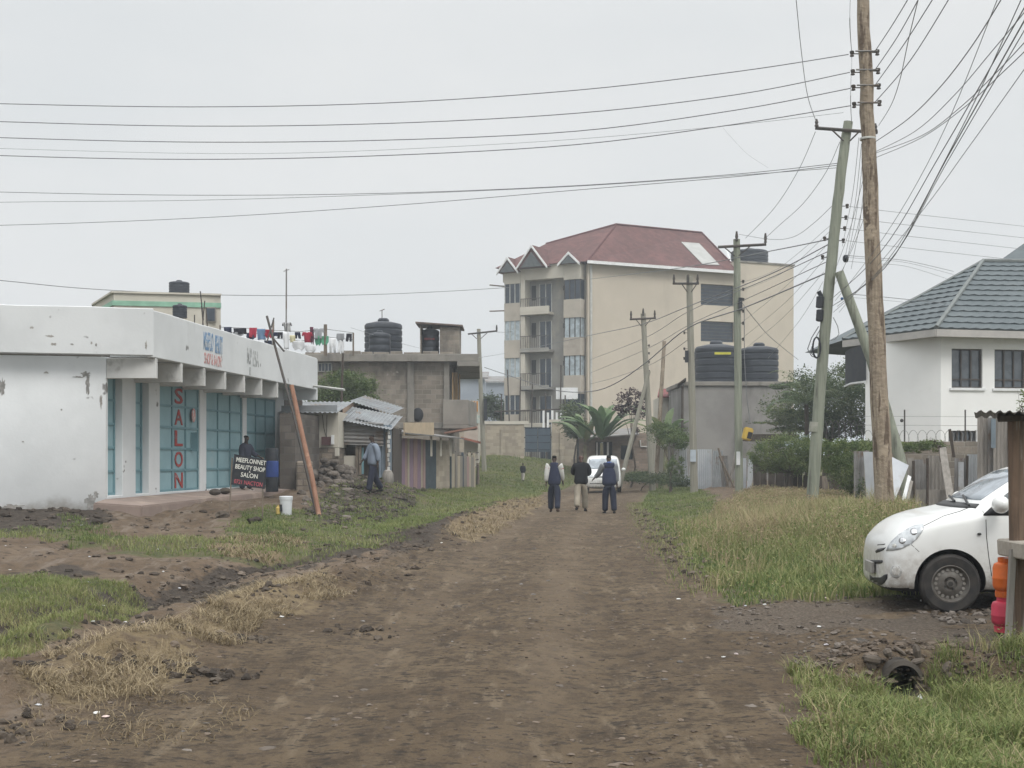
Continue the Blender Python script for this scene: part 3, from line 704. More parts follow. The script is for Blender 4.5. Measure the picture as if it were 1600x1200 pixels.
M_BLACKBOARD = mat('black_board', (.018, .021, .028), (.03, .032, .036), 4., .6, .05)
M_STEP = mat('red_oxide_screed', (.265, .205, .175), (.22, .172, .148), 1.2, .9, .2, 20., stain=(.34, .27, .22), ssc=1., s0=.5, s1=.68)
M_CONC = mat('bare_concrete', (.245, .228, .20), (.19, .178, .158), 1.1, .95, .4, 14., stain=(.10, .093, .084), ssc=.8, s0=.50, s1=.68, sstretch=(1, 1, .35))
M_BLOCK = mat('grey_block_wall', (.225, .195, .16), (.165, .145, .12), .9, .95, .5, 14., stain=(.095, .085, .074), ssc=.55, s0=.50, s1=.70, sstretch=(1, 1, .45), speck=((.30, .275, .24), 1.3, .64), brick=(.42, .22, .014, (.24, .22, .19)))
M_STONEWALL = mat('quarry_stone_wall', (.22, .185, .15), (.15, .125, .10), 2.5, .95, .5, 9., brick=(.38, .2, .02, (.15, .13, .11)), bdist=.05)
M_BEIGEWALL = mat('beige_block_wall', (.33, .285, .22), (.27, .235, .185), .6, .95, .25, 16., stain=(.22, .19, .155), ssc=.4, s0=.52, s1=.72, brick=(.42, .22, .010, (.31, .275, .22)))
M_CREAM = mat('cream_render', (.50, .445, .365), (.455, .405, .332), .35, .9, .06, 12., stain=(.35, .31, .255), ssc=.3, s0=.54, s1=.78, sstretch=(1, 1, .22))
M_CREAM2 = mat('pale_cream_render', (.52, .49, .42), (.45, .42, .36), .5, .9, .08, stain=(.36, .34, .29), ssc=.5, s0=.55, s1=.75)
M_PLASTER = mat('grey_facade_plaster', (.30, .29, .265), (.24, .232, .212), .7, .9, .12, stain=(.36, .33, .28), ssc=.6, s0=.5, s1=.7)
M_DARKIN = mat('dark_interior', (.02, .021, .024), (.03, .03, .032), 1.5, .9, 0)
M_GLASS = glass('window_glass', (.045, .055, .065))
M_BLUEGLASS = glass('blue_window_glass', (.018, .028, .042), .15)
M_SHEETGLASS = glass('pale_blue_glass', (.27, .315, .34), .3)
M_TANK = mat('black_tank_plastic', (.022, .026, .034), (.032, .037, .047), 1.2, .5, .04, stain=(.055, .06, .068), ssc=1.2, s0=.55, s1=.75)
M_TIN = mat('galvanised_tin', (.40, .42, .435), (.33, .345, .36), 1.6, .42, .05, 12., .55, stain=(.24, .17, .12), ssc=.9, s0=.60, s1=.72)
M_TINOLD = mat('weathered_tin', (.225, .22, .215), (.165, .158, .15), 1.4, .7, .12, 12., .2, stain=(.15, .105, .075), ssc=1.2, s0=.54, s1=.68)
M_TINWHITE = mat('pale_tin', (.44, .46, .48), (.36, .38, .41), 1.2, .5, .05, 12., .2, stain=(.30, .27, .24), ssc=1.0, s0=.56, s1=.7)
M_WOOD = mat('grey_weathered_wood', (.20, .165, .13), (.12, .098, .078), 5., .9, .4, 14., stretch=(6, 6, .7))
M_BOARD = mat('grey_board', (.27, .25, .225), (.20, .185, .165), 3., .9, .3, 14., stretch=(5, 5, .6))
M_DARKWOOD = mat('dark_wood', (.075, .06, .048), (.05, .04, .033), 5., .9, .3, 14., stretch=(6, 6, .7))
M_IRON = mat('dark_iron', (.05, .048, .046), (.07, .055, .045), 4., .6, .1)
M_PALEPIPE = mat('pale_pipe', (.5, .5, .47), (.4, .4, .38), 3., .5, 0)
M_RUSTPOLE = mat('rusty_orange_pole', (.30, .165, .11), (.23, .12, .08), 4., .8, .2, stain=(.42, .26, .18), ssc=3., s0=.55, s1=.7, stretch=(3, 3, .8))
M_MINT = mat('mint_paint', (.25, .46, .34), None, 2., .8, 0)

def wall_with_openings(mb, a, b, z0, z1, t, holes, mi=0):
    """wall from plan point a to b, thickness t to the left of a->b; holes [(u0, u1, zlo, zhi)] left open, butted blocks, no overlaps"""
    a, b = Vector((a[0], a[1], 0)), Vector((b[0], b[1], 0)); L = (b - a).length; d = (b - a) / L; n = Vector((-d.y, d.x, 0))
    us = sorted({0., L, *[h[0] for h in holes], *[h[1] for h in holes]})
    def blk(u0, u1, p, q):
        if q - p < 1e-4: return
        w = [a + d * u0, a + d * u1, a + d * u1 + n * t, a + d * u0 + n * t]
        mb.prism([(k.x, k.y) for k in w], p, q, mi)
    for u0, u1 in zip(us[:-1], us[1:]):
        hs = sorted([(h[2], h[3]) for h in holes if h[0] <= u0 + 1e-6 and h[1] >= u1 - 1e-6])
        z = z0
        for p, q in hs: blk(u0, u1, z, p); z = q
        blk(u0, u1, z, z1)

def tank(name, label, base, r, h, group=None, mat_=None, ribs=4, cat='water tank'):
    t = thing(name, label, cat, base, 0, group)
    prof = [(r * .97, 0), (r, .03)]
    hb = h * .86
    for i in range(ribs):
        z = .03 + (hb - .06) * (i + .5) / ribs; w = (hb - .06) / ribs * .18
        prof += [(r, z - w), (r * .965, z - w * .5), (r * .965, z + w * .5), (r, z + w)]
    prof += [(r, hb), (r * .93, hb + (h - hb) * .35), (r * .5, hb + (h - hb) * .72), (r * .26, hb + (h - hb) * .76)]
    MB().lathe(prof + [(r * .26, hb + (h - hb) * .78)], 28, Matrix.Translation(base)).build('body', mat_ or M_TANK, t)
    MB().lathe([(r * .30, 0), (r * .30, h * .05), (r * .22, h * .09)], 20, Matrix.Translation(Vector(base) + Vector((0, 0, hb + (h - hb) * .785)))).build('lid', mat_ or M_TANK, t)
    return t

# ------------------------------------------------------------------ the white salon block
FD = Vector((.113, 1, 0)).normalized()                     # facade runs along this
def fx(Y, c): return .113 * Y - c                           # facade-parallel line at offset c
CW, CP = 12.31, 11.2
def shop():
    Y0, Y1 = 28.6, 42.3
    t = thing('shop_building', 'long white single storey salon block with deep parapet and teal sheet doors', 'shop', (fx(Y0, CW), Y0, .35))
    corner = Vector((fx(Y0, CW), Y0, 0)); lw = Vector((fx(Y0, CW) - 8.4, Y0 - 2.2, 0))   # the side wall runs off to the left
    # openings along the facade, by depth
    ops = [(28.72, 29.5), (30.25, 31.05), (31.72, 34.5), (35.0, 38.1), (38.45, 41.4)]
    d0 = (Vector((fx(Y1, CW), Y1, 0)) - corner).length / (Y1 - Y0)
    holes = [((a - Y0) * d0, (b - Y0) * d0, .79, 3.52) for a, b in ops]
    w = MB()
    wall_with_openings(w, corner + FD * .0905, (fx(Y1, CW), Y1), .1, 3.9, .28, [(h[0] - .09, h[1] - .09, h[2], h[3]) for h in holes])
    nrm = Vector((-FD.y, FD.x, 0))
    # side wall, butted behind the facade wall
    s0 = corner + nrm * .0
    sd = (lw - corner).normalized(); sn = Vector((-sd.y, sd.x, 0))
    if sn.y < 0: sn = -sn
    q = [corner, lw, lw + sn * .28, corner + FD * .09 + nrm * .3, corner + FD * .09]
    w.prism([(p.x, p.y) for p in q], .1, 3.9)
    wob = w.build('wall', M_WHITEWALL, t, bevel=.012)
    MB().prism([(p.x, p.y) for p in (corner + Vector((-.1, 0, 0)), lw + Vector((.3, 0, 0)), lw + Vector((.3, 9, 0)), Vector((fx(Y1, CW) - 6, Y1, 0)), Vector((fx(Y1, CW), Y1 - .05, 0)))], 3.905, 4.05).build('roof_slab', M_CONC, t)
    # parapet: boxed fascia over the canopy, carried round on to the side wall
    p = MB(); ya, yb = 28.5, 42.2
    A, B = Vector((fx(ya, CP), ya, 0)), Vector((fx(yb, CP), yb, 0))
    side_end = Vector((lw.x - .1, lw.y - .45, 0))
    def strip(a, b, th, z0, z1, za=None, zb=None):
        d = (b - a).normalized(); n = Vector((-d.y, d.x, 0)) * th
        pts = []
        k = 14
        for i in range(k + 1): pts.append((a.lerp(b, i / k), 0))
        vs = []
        for i in range(k + 1):
            c = a.lerp(b, i / k); zt = z1 + .010 * math.sin(i * 1.7) * (0 < i < k) - (.0)
            vs += [(c.x, c.y, z0), (c.x + n.x, c.y + n.y, z0), (c.x + n.x, c.y + n.y, zt), (c.x, c.y, zt)]
        fs = [(0, 1, 2, 3), tuple(4 * k + j for j in (3, 2, 1, 0))]
        for i in range(k):
            for j in range(4): fs.append((4 * i + j, 4 * i + 4 + j, 4 * i + 4 + (j + 1) % 4, 4 * i + (j + 1) % 4))
        p.add(vs, fs)
    strip(A, B, .16, 3.88, 4.93)
    strip(side_end, A - FD * .004, .16, 3.92, 4.97)
    # canopy soffit and end cheek
    p.prism([(A.x - .17, A.y + .17), (B.x - .17, B.y), (fx(yb, CW), yb), (fx(ya + .2, CW) , ya + .35)], 3.902, 4.0)
    p.prism([(B.x, B.y + .004), (B.x, B.y + .16), (fx(yb, CW), yb + .16), (fx(yb, CW), yb + .004)], 3.55, 4.9)
    par = p.build('parapet', M_WHITEWALL, t, bevel=.015)
    # fins under the canopy, each with a lintel beam behind
    for k in range(7):
        y = 28.62 + 1.53 * k; a = Vector((fx(y, CP), y, 0)); b = Vector((fx(y, CW), y, 0))
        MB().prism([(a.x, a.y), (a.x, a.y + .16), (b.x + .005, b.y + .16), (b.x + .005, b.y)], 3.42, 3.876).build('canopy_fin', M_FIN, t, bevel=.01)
    dk = MB()
    for a, b in ops:
        c = CW + .27
        dk.prism([(fx(a, c), a), (fx(b, c), b), (fx(b, c) - .05, b), (fx(a, c) - .05, a)], .79, 3.52)
    # sheet doors set in the openings
    spec = [(1, 5, 0), (1, 5, 0), (3, 5, .02), (3, 5, .0), (3, 5, .0)]
    for i, ((a, b), (nc, nr, _)) in enumerate(zip(ops, spec)):
        d = MB(); dep = .20 if i < 2 else .06
        u = Vector((fx(b, CW) - fx(a, CW), b - a, 0)); L = u.length; u /= L
        o = Vector((fx(a, CW), a, 0)) + nrm * dep
        M = Matrix(((u.x, -nrm.x, 0, o.x), (u.y, -nrm.y, 0, o.y), (0, 0, 1, .79), (0, 0, 0, 1)))   # x along, y out to the street, z up
        H = 2.72
        d.box((L / 2, -.02, H / 2), (L, .03, H), 0, 0, None)
        d2 = MB()
        for j in range(nc + 1): d.box((min(max(.03, L * j / nc), L - .03), .012, H / 2), (.06, .03, H), 0, 1)
        for j in range(nr + 1):
            z = min(max(.03, H * j / nr), H - .03)
            for q in range(nc):
                x0, x1 = max(.0, L * q / nc) + (.06 if q == 0 else .03), L * (q + 1) / nc - (.06 if q == nc - 1 else .03)
                d.box(((x0 + x1) / 2, .010, z), (x1 - x0 - .004, .026, .055), 0, 1)
        d.v = [M @ p for p in d.v]
        door = d.build('sheet_door', [M_TEAL, M_TEALDARK], t)
        if i == 2:
            for j, ch in enumerate('SALON'):
                T = frame_xz(M @ Vector((L * .5, .004, H * (4.5 - j) / 5)), u)
                lettering(ch, L / 3 * .60, H / 5 * .74, T, M_REDPAINT, door, 'letter', .01)
            door['label'] = 'teal sheet door painted with tall red letters SALON'
            cl = MB(); cl.ball(M @ Vector((L * .83, .06, H * .73)), (.04, .17, .19), 9, 7); cl.build('hanging_bag', M_REDFADE, door)
            lk = MB(); lk.box(M @ Vector((L * .83, .05, H * .47)), (.25, .06, .5)); lk.build('vent_panel', M_TEALDARK, door)
    # thin white jamb between the two wide doors, painted letters on the parapet
    def ptxt(s, y0, y1, z0, z1, m, nm='painted_sign'):
        a, b = Vector((fx(y0, CP), y0, 0)), Vector((fx(y1, CP), y1, 0)); c = (a + b) / 2
        lettering(s, (b - a).length, z1 - z0, frame_xz((c.x + .003, c.y, (z0 + z1) / 2), b - a), m, par, nm, .006)
    yy = lambda px: 2000 * CP / (1026 - px)
    ptxt('MEEFLO', yy(318), yy(333), 4.32, 4.78, M_BLUEFADE); ptxt('BEAUTY', yy(336), yy(347.5), 4.30, 4.76, M_BLUEFADE)
    ptxt('SHOP', yy(319), yy(329), 3.98, 4.26, M_REDFADE); ptxt('&', yy(330.3), yy(332.5), 3.98, 4.26, M_REDFADE); ptxt('SALON', yy(334), yy(345.5), 3.97, 4.25, M_REDFADE)
    ptxt('M.P', yy(386), yy(393), 4.22, 4.66, M_GREYFADE); ptxt('ESA', yy(395), yy(404), 4.19, 4.63, M_GREYFADE); ptxt('I', yy(389.5), yy(391.5), 3.93, 4.14, M_GREYFADE)
    # platform
    pl = MB(); pl.prism([(fx(27.9, 11.22), 27.9, -.1, .60), (fx(41.6, 11.1), 41.6, -.1, .70), (fx(41.6, CW) - .01, 41.6, -.1, .775), (fx(28.6, CW) - .01, 28.55, -.1, .71), (fx(28.15, CW + .1), 28.15, -.1, .655)], 0, 1)
    pl.build('platform', M_STEP, t, bevel=.03, seg=2)
    b = P(447, 640, 41.2)
    br = MB(); br.tube([P(462, 592, 42), P(463, 606, 42)], .03, 6); br.tube([P(462, 594, 42), P(484, 595, 43)], .025, 6); br.tube([P(482, 602, 42), P(538, 609, 40.5)], .04, 6)
    br.build('drain_spout', M_PALEPIPE, t)
    # weather marks and chipped plaster, each with its own ragged outline
    M_MARK = mat('plaster_stain', (.30, .29, .275), (.20, .195, .185), 9., .95, .2, 20.); M_CHIP = mat('chipped_plaster', (.36, .345, .32), (.26, .245, .225), 7., .95, .3, 20.)
    def mark(o, u, w, h, m, seed, par_, out):
        rr = random.Random(seed); u = Vector((u.x, u.y, 0)).normalized(); k = 26; ring = []
        for i in range(k):
            a = 2 * math.pi * i / k; f = rr.uniform(.45, 1.1); ring.append(o + u * math.cos(a) * w / 2 * f + Vector((0, 0, math.sin(a) * h / 2 * f)) + out * .004)
        mb = MB(); mb.slab(ring, .003); mb.build('stain', m, par_, smooth=0)
    so = Vector((sd.y, -sd.x, 0)); so = so if so.y < 0 else -so
    def onside(px, py, base, d):
        k = (px - 800) / F; s_ = (k * base.y - base.x) / (d.x - k * d.y); q = base + d * s_; return Vector((q.x, q.y, CH + (H0 - py) * q.y / F))
    for i, (px, py, w, h, m) in enumerate(((137, 600, .10, .50, M_MARK), (134, 585, .24, .16, M_MARK), (122, 589, .22, .05, M_MARK), (3, 604, .16, .42, M_MARK), (72, 582, .14, .05, M_CHIP), (158, 628, .07, .34, M_CHIP), (141, 783, .26, .36, M_MARK), (150, 772, .14, .2, M_MARK), (36, 690, .06, .04, M_CHIP), (96, 640, .05, .05, M_CHIP), (20, 792, .5, .14, M_CHIP), (85, 795, .6, .12, M_CHIP))):
        mark(onside(px, py, corner, sd), sd, w, h, m, i, wob, so)
    pd = (A - side_end).normalized(); po = Vector((pd.y, -pd.x, 0)); po = po if po.y < 0 else -po
    for i, (px, py, w, h, m) in enumerate(((78, 525, .20, .06, M_CHIP), (50, 512, .10, .06, M_CHIP), (112, 538, .09, .05, M_MARK), (150, 539, .05, .09, M_MARK), (143, 536, .05, .08, M_CHIP), (84, 538, .16, .07, M_CHIP), (228, 540, .05, .25, M_CHIP))):
        mark(onside(px, py, A, pd), pd, w, h, m, 50 + i, par, po)
    # dim passage bay at the far end: side cheek and dark back
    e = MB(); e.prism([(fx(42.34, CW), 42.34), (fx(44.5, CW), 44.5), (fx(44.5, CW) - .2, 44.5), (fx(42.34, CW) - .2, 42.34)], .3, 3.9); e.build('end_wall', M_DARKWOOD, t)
shop()

# sign board in front of the shop
def sign():
    y = 28.9
    a, b = on(358, y), on(410, y)
    t = thing('sign_board', 'black hand painted beauty shop board on two thin posts before the platform', 'sign', (a + b) / 2)
    for p, px0, px1 in ((a, 358, 363), (b, 409, 411)):
        top = P(px1, 715, y + .04)
        MB().tube([p - Vector((0, 0, .1)), top], .016, 7).build('post', M_WOOD, t)
    q = [P(361, 757, y), P(413.5, 764, y), P(416.5, 718, y), P(366, 709.5, y)]
    bd = MB(); bd.slab(q, .02); board = bd.build('board', M_BLACKBOARD, t)
    u = (q[1] - q[0]).normalized(); v = (q[3] - q[0]).normalized(); n = u.cross(v).normalized(); v = n.cross(u)
    W, H = (q[1] - q[0]).length, (q[3] - q[0]).length
    def ln(s, cx, cz, w, h, m):
        o = q[0] + u * W * cx + v * H * cz + n * .002
        M = Matrix(((u.x, -n.x, v.x, o.x), (u.y, -n.y, v.y, o.y), (u.z, -n.z, v.z, o.z), (0, 0, 0, 1)))
        lettering(s, W * w, H * h, M, m, board, 'lettering', .004)
    ln('MEEFLONNET', .5, .84, .88, .15, M_WHITELET); ln('BEAUTY SHOP', .5, .615, .88, .15, M_WHITELET)
    ln('&', .5, .49, .045, .06, M_WHITELET); ln('SALON', .5, .37, .5, .15, M_WHITELET); ln('0721 NACTON', .5, .125, .84, .14, M_PINKLET)
sign()

def bits_left():
    for lab, px, Y, r in (('dark round stone at the foot of the sign post by the platform', 348, 28.6, .13), ('flat dark stone on the soil before the sign board', 398, 27.6, .17)):
        p = on(px, Y)
        o = clods('stone', np.array([[p.x, p.y]]), np.array([r]), .75, M_DARKCLOD, .25, True, False)
        tag(o, lab, 'stone')
    for lab, px, Y in (('dark lump of rock on the platform edge under the teal door', 336, 33.0), ('second dark rock on the platform nearer the doorway person', 352, 34.2)):
        p = P(px, 768, Y); p.z = .70
        mb = MB(); mb.ball(p + Vector((0, 0, .06)), (.16, .12, .09), 8, 6); o = mb.build('stone', mat('rock', (.06, .05, .045), (.09, .075, .06), 8., .95, .5, 12.)); tag(o, lab, 'stone')
    # bucket
    p = on(447, 30.2); t = thing('bucket', 'white plastic bucket with lid standing beside the platform end', 'bucket', p)
    m = mat('white_plastic', (.62, .64, .66), (.56, .58, .6), 3., .45, 0, stain=(.4, .4, .4), ssc=4., s0=.6, s1=.7)
    MB().lathe([(.125, 0), (.128, .02), (.15, .38), (.15, .40)], 22, Matrix.Translation(p)).build('body', m, t)
    MB().lathe([(.158, .36), (.160, .43), (.15, .445), (.02, .45)], 22, Matrix.Translation(p)).build('lid', m, t)
    MB().box(p + Vector((-.09, -.115, .17)), (.08, .03, .16), .6).build('paper_patch', M_BLACKBOARD, t)
    p = on(434.5, 30.1)
    o = MB().lathe([(.035, 0), (.05, .02), (.05, .16), (.02, .2), (.02, .23)], 12, Matrix.Translation(p)).build('bottle', mat('yellow_plastic', (.55, .40, .12), None, 3, .5, 0)); tag(o, 'small yellow plastic bottle beside the white bucket', 'bottle')
    # drum standing on the platform end
    p = P(425, 766, 36.3); p.z = .68; t = thing('drum', 'tall black drum with a broad blue band beside the shop door', 'drum', p)
    MB().lathe([(.17, 0), (.18, .02), (.18, .42)], 20, Matrix.Translation(p)).build('drum_section', M_BLACKBOARD, t)
    MB().lathe([(.19, .42), (.195, .44), (.195, .86), (.18, .88)], 20, Matrix.Translation(p)).build('drum_section', mat('blue_plastic', (.03, .06, .22), (.025, .05, .17), 3, .5, 0), t)
    MB().lathe([(.19, .88), (.19, 1.2), (.17, 1.24)], 20, Matrix.Translation(p)).build('drum_section', M_BLACKBOARD, t)
    # leaning poles
    p0, p1 = on(500, 30.8) , P(455.5, 602, 31.6)
    o = MB().tube([p0 - Vector((0, 0, .1)), p0.lerp(p1, .3) + Vector((.015, 0, 0)), p0.lerp(p1, .65), p1], [.058, .062, .060, .055], 12).build('leaning_post', M_RUSTPOLE); tag(o, 'thick rust orange post leaning to the left in front of the stone shack', 'post')
    p0, p1 = on(496, 31.2), P(417, 494, 33)
    t = thing('leaning_bar', 'long thin black bar leaning past the orange post up to the washing', 'bar', p0)
    MB().tube([p0 - Vector((0, 0, .1)), p0.lerp(p1, .5) + Vector((.05, 0, -.05)), p1], [.036, .034, .03], 8).build('bar', M_IRON, t)
    MB().tube([P(417, 535, 32.7), P(428, 497, 33.1)], .02, 6).build('cross_stick', M_IRON, t)
    MB().tube([P(428, 530, 32.7), P(444, 549, 32.6)], .025, 6).build('stay', M_IRON, t)
bits_left()

# ------------------------------------------------------------------ washing on the roofs behind the parapet
def washing():
    Y = 44.
    cols = {'black': (.02, .02, .028), 'red': (.33, .03, .055), 'blue': (.16, .26, .40), 'grey': (.27, .28, .29), 'white': (.68, .69, .70), 'cream': (.62, .58, .38), 'green': (.10, .30, .19), 'navy': (.025, .03, .06), 'maroon': (.10, .03, .05)}
    mats = {k: mat('cloth_' + k, c, tuple(x * .75 for x in c), 3., .95, .1, 10.) for k, c in cols.items()}
    mats['stripe'] = mat('cloth_stripe', (.5, .5, .5), (.03, .03, .03), 9., .95, .1, stretch=(1.6, 1.6, .05))
    def cloth(kind, px, w, yt, yb, col, lab, Yd=Y, cat='laundry'):
        """garment hanging from the line: outline per kind, gently rippled, 12 mm thick"""
        W = w * Yd / F; H = (yb - yt) * Yd / F; o = P(px, yt, Yd)
        if kind == 'shirt': out = [(-.5, 0), (-.15, 0), (0, -.06), (.15, 0), (.5, 0), (.62, -.35), (.45, -.42), (.38, -.25), (.38, -1), (-.38, -1), (-.38, -.25), (-.45, -.42), (-.62, -.35)]
        elif kind == 'trousers': out = [(-.42, 0), (.42, 0), (.5, -1), (.12, -1), (.02, -.38), (-.1, -1), (-.48, -.97)]
        elif kind == 'towel': out = [(-.5, 0), (.5, 0), (.49, -1), (.1, -.97), (-.48, -1)]
        else: out = [(-.45, 0), (.45, 0), (.5, -.6), (.25, -1), (.05, -.8), (-.3, -.95), (-.5, -.5)]
        bm = bmesh.new(); f = bm.faces.new([bm.verts.new((a * W, 0, b * H)) for a, b in out])
        for ax, lo, hi, n in ((0, -.62 * W, .62 * W, 8), (2, -H, 0, 7)):
            for i in range(1, n):
                no = [0, 0, 0]; no[ax] = 1; co = [0, 0, 0]; co[ax] = lo + (hi - lo) * i / n
                bmesh.ops.bisect_plane(bm, geom=bm.verts[:] + bm.edges[:] + bm.faces[:], plane_co=co, plane_no=no)
        ph = random.random() * 6
        for v in bm.verts: v.co.y = .05 * math.sin(v.co.x / max(W, .01) * 9 + ph) * (-v.co.z / H) + .02 * math.sin(v.co.z * 9 + ph); v.co.x += .04 * v.co.z * math.sin(ph)
        r = bmesh.ops.solidify(bm, geom=bm.faces[:], thickness=.012)
        me = bpy.data.meshes.new(kind); bm.to_mesh(me); bm.free(); me.materials.append(mats[col])
        for pl in me.polygons: pl.use_smooth = True
        nm = {'shirt': 'shirt', 'trousers': 'trousers', 'towel': 'towel'}.get(kind, 'garment')
        ob = bpy.data.objects.new(nm, me); COL.objects.link(ob); ob.location = o; ROOTM[ob.name] = Matrix.Translation(o)
        tag(ob, lab, cat, 'washing hung on the roof lines')
    L = [('towel', 356, 12, 511, 526, 'navy', 'dark towel hanging first on the line beside the cream building'),
         ('towel', 375, 20, 513, 522, 'black', 'wide black cloth on the line next to the dark first towel'),
         ('rag', 372, 18, 519, 526, 'grey', 'grey rag hanging low under the wide black cloth'),
         ('rag', 392, 14, 520, 532, 'navy', 'navy garment hanging low between grey rag and red shirt'),
         ('towel', 395.5, 12, 512, 528, 'red', 'red towel hanging directly before the pale blue shirt'),
         ('towel', 408, 13, 514, 531, 'blue', 'pale blue shirt hanging between the two red cloths'),
         ('rag', 420, 13, 515, 529, 'red', 'crumpled red cloth hanging beside the black bar top'),
         ('towel', 419, 12, 532, 541, 'navy', 'dark cloth hanging lowest just behind the black bar'),
         ('rag', 431, 8, 519, 526, 'navy', 'small dark garment on the line just past the black bar'),
         ('trousers', 438, 9, 519, 529, 'black', 'short black trousers hanging beside the striped shirt'),
         ('shirt', 448.5, 13, 504, 518, 'stripe', 'black and white striped shirt hanging highest on the line'),
         ('towel', 447, 9, 518, 546, 'white', 'long white cloth hanging under the striped shirt'),
         ('towel', 457, 9, 524, 535, 'cream', 'cream yellow cloth hanging beside the long white one'),
         ('trousers', 465, 10, 519, 529, 'navy', 'dark trousers hanging between cream cloth and red jumper'),
         ('shirt', 480, 14, 519, 535, 'red', 'round red jumper hanging beside the maroon scarf'),
         ('rag', 487, 6, 511, 540, 'maroon', 'narrow maroon scarf hanging beside the red jumper'),
         ('shirt', 498, 15, 513, 530, 'grey', 'grey shirt hanging above the green garments'),
         ('rag', 497, 10, 525, 541, 'green', 'first green garment hanging low below the grey shirt'),
         ('rag', 508, 12, 525, 540, 'green', 'green garment hanging at the thick washing post'),
         ('trousers', 520, 11, 528, 552, 'white', 'white trousers hanging low beside the washing post'),
         ('rag', 532, 13, 521, 534, 'grey', 'pale grey garment near the end of the washing line'),
         ('trousers', 533, 10, 533, 552, 'white', 'second white trousers hanging below the pale grey garment'),
         ('trousers', 545.5, 10, 521, 534, 'black', 'black shorts hanging last on the line towards the tanks'),
         ('rag', 466, 20, 533, 548, 'white', 'bunched white sheet hanging below the dark trousers'),
         ('rag', 485, 18, 539, 551, 'white', 'bunched white sheet hanging lowest below the red jumper')]
    for a in L: cloth(*a)
    def post(px, y0, y1, r, lab, name='washing_post'):
        o = MB().tube([P(px, y1, Y + .05), P(px, y0, Y + .05)], r, 7).build(name, M_WOOD); tag(o, lab, 'post')
    post(508.5, 507, 556, .06, 'thick grey washing post on the roof beside the green clothes')
    post(427, 500, 545, .035, 'thin washing post behind the black bar and red cloth')
    post(344, 508, 540, .03, 'short washing post at the cream building end of the line')
    post(552, 520, 556, .03, 'thin washing post at the tank end of the line')
    for i, (pts, lab) in enumerate((([(344, 511), (390, 513), (427, 516), (470, 518), (508, 514), (552, 520)], 'upper washing line carrying the shirts above the parapet'), ([(344, 518), (400, 521), (427, 528), (470, 533), (508, 526), (552, 531)], 'lower washing line carrying white sheets and green clothes'))):
        o = MB().tube([P(a, b, Y + .02) for a, b in pts], .008, 5).build('washing_line', M_IRON); tag(o, lab, 'clothes line')
    t = thing('tv_antenna', 'tall thin antenna mast rising above the washing on the roof', 'antenna', P(447, 560, 48))
    MB().tube([P(447, 560, 48), P(447.5, 420, 48)], .03, 6).build('mast', M_TINOLD, t)
    MB().tube([P(443, 424, 48), P(452, 421, 48)], .015, 5).build('crossbar', M_TINOLD, t)
washing()
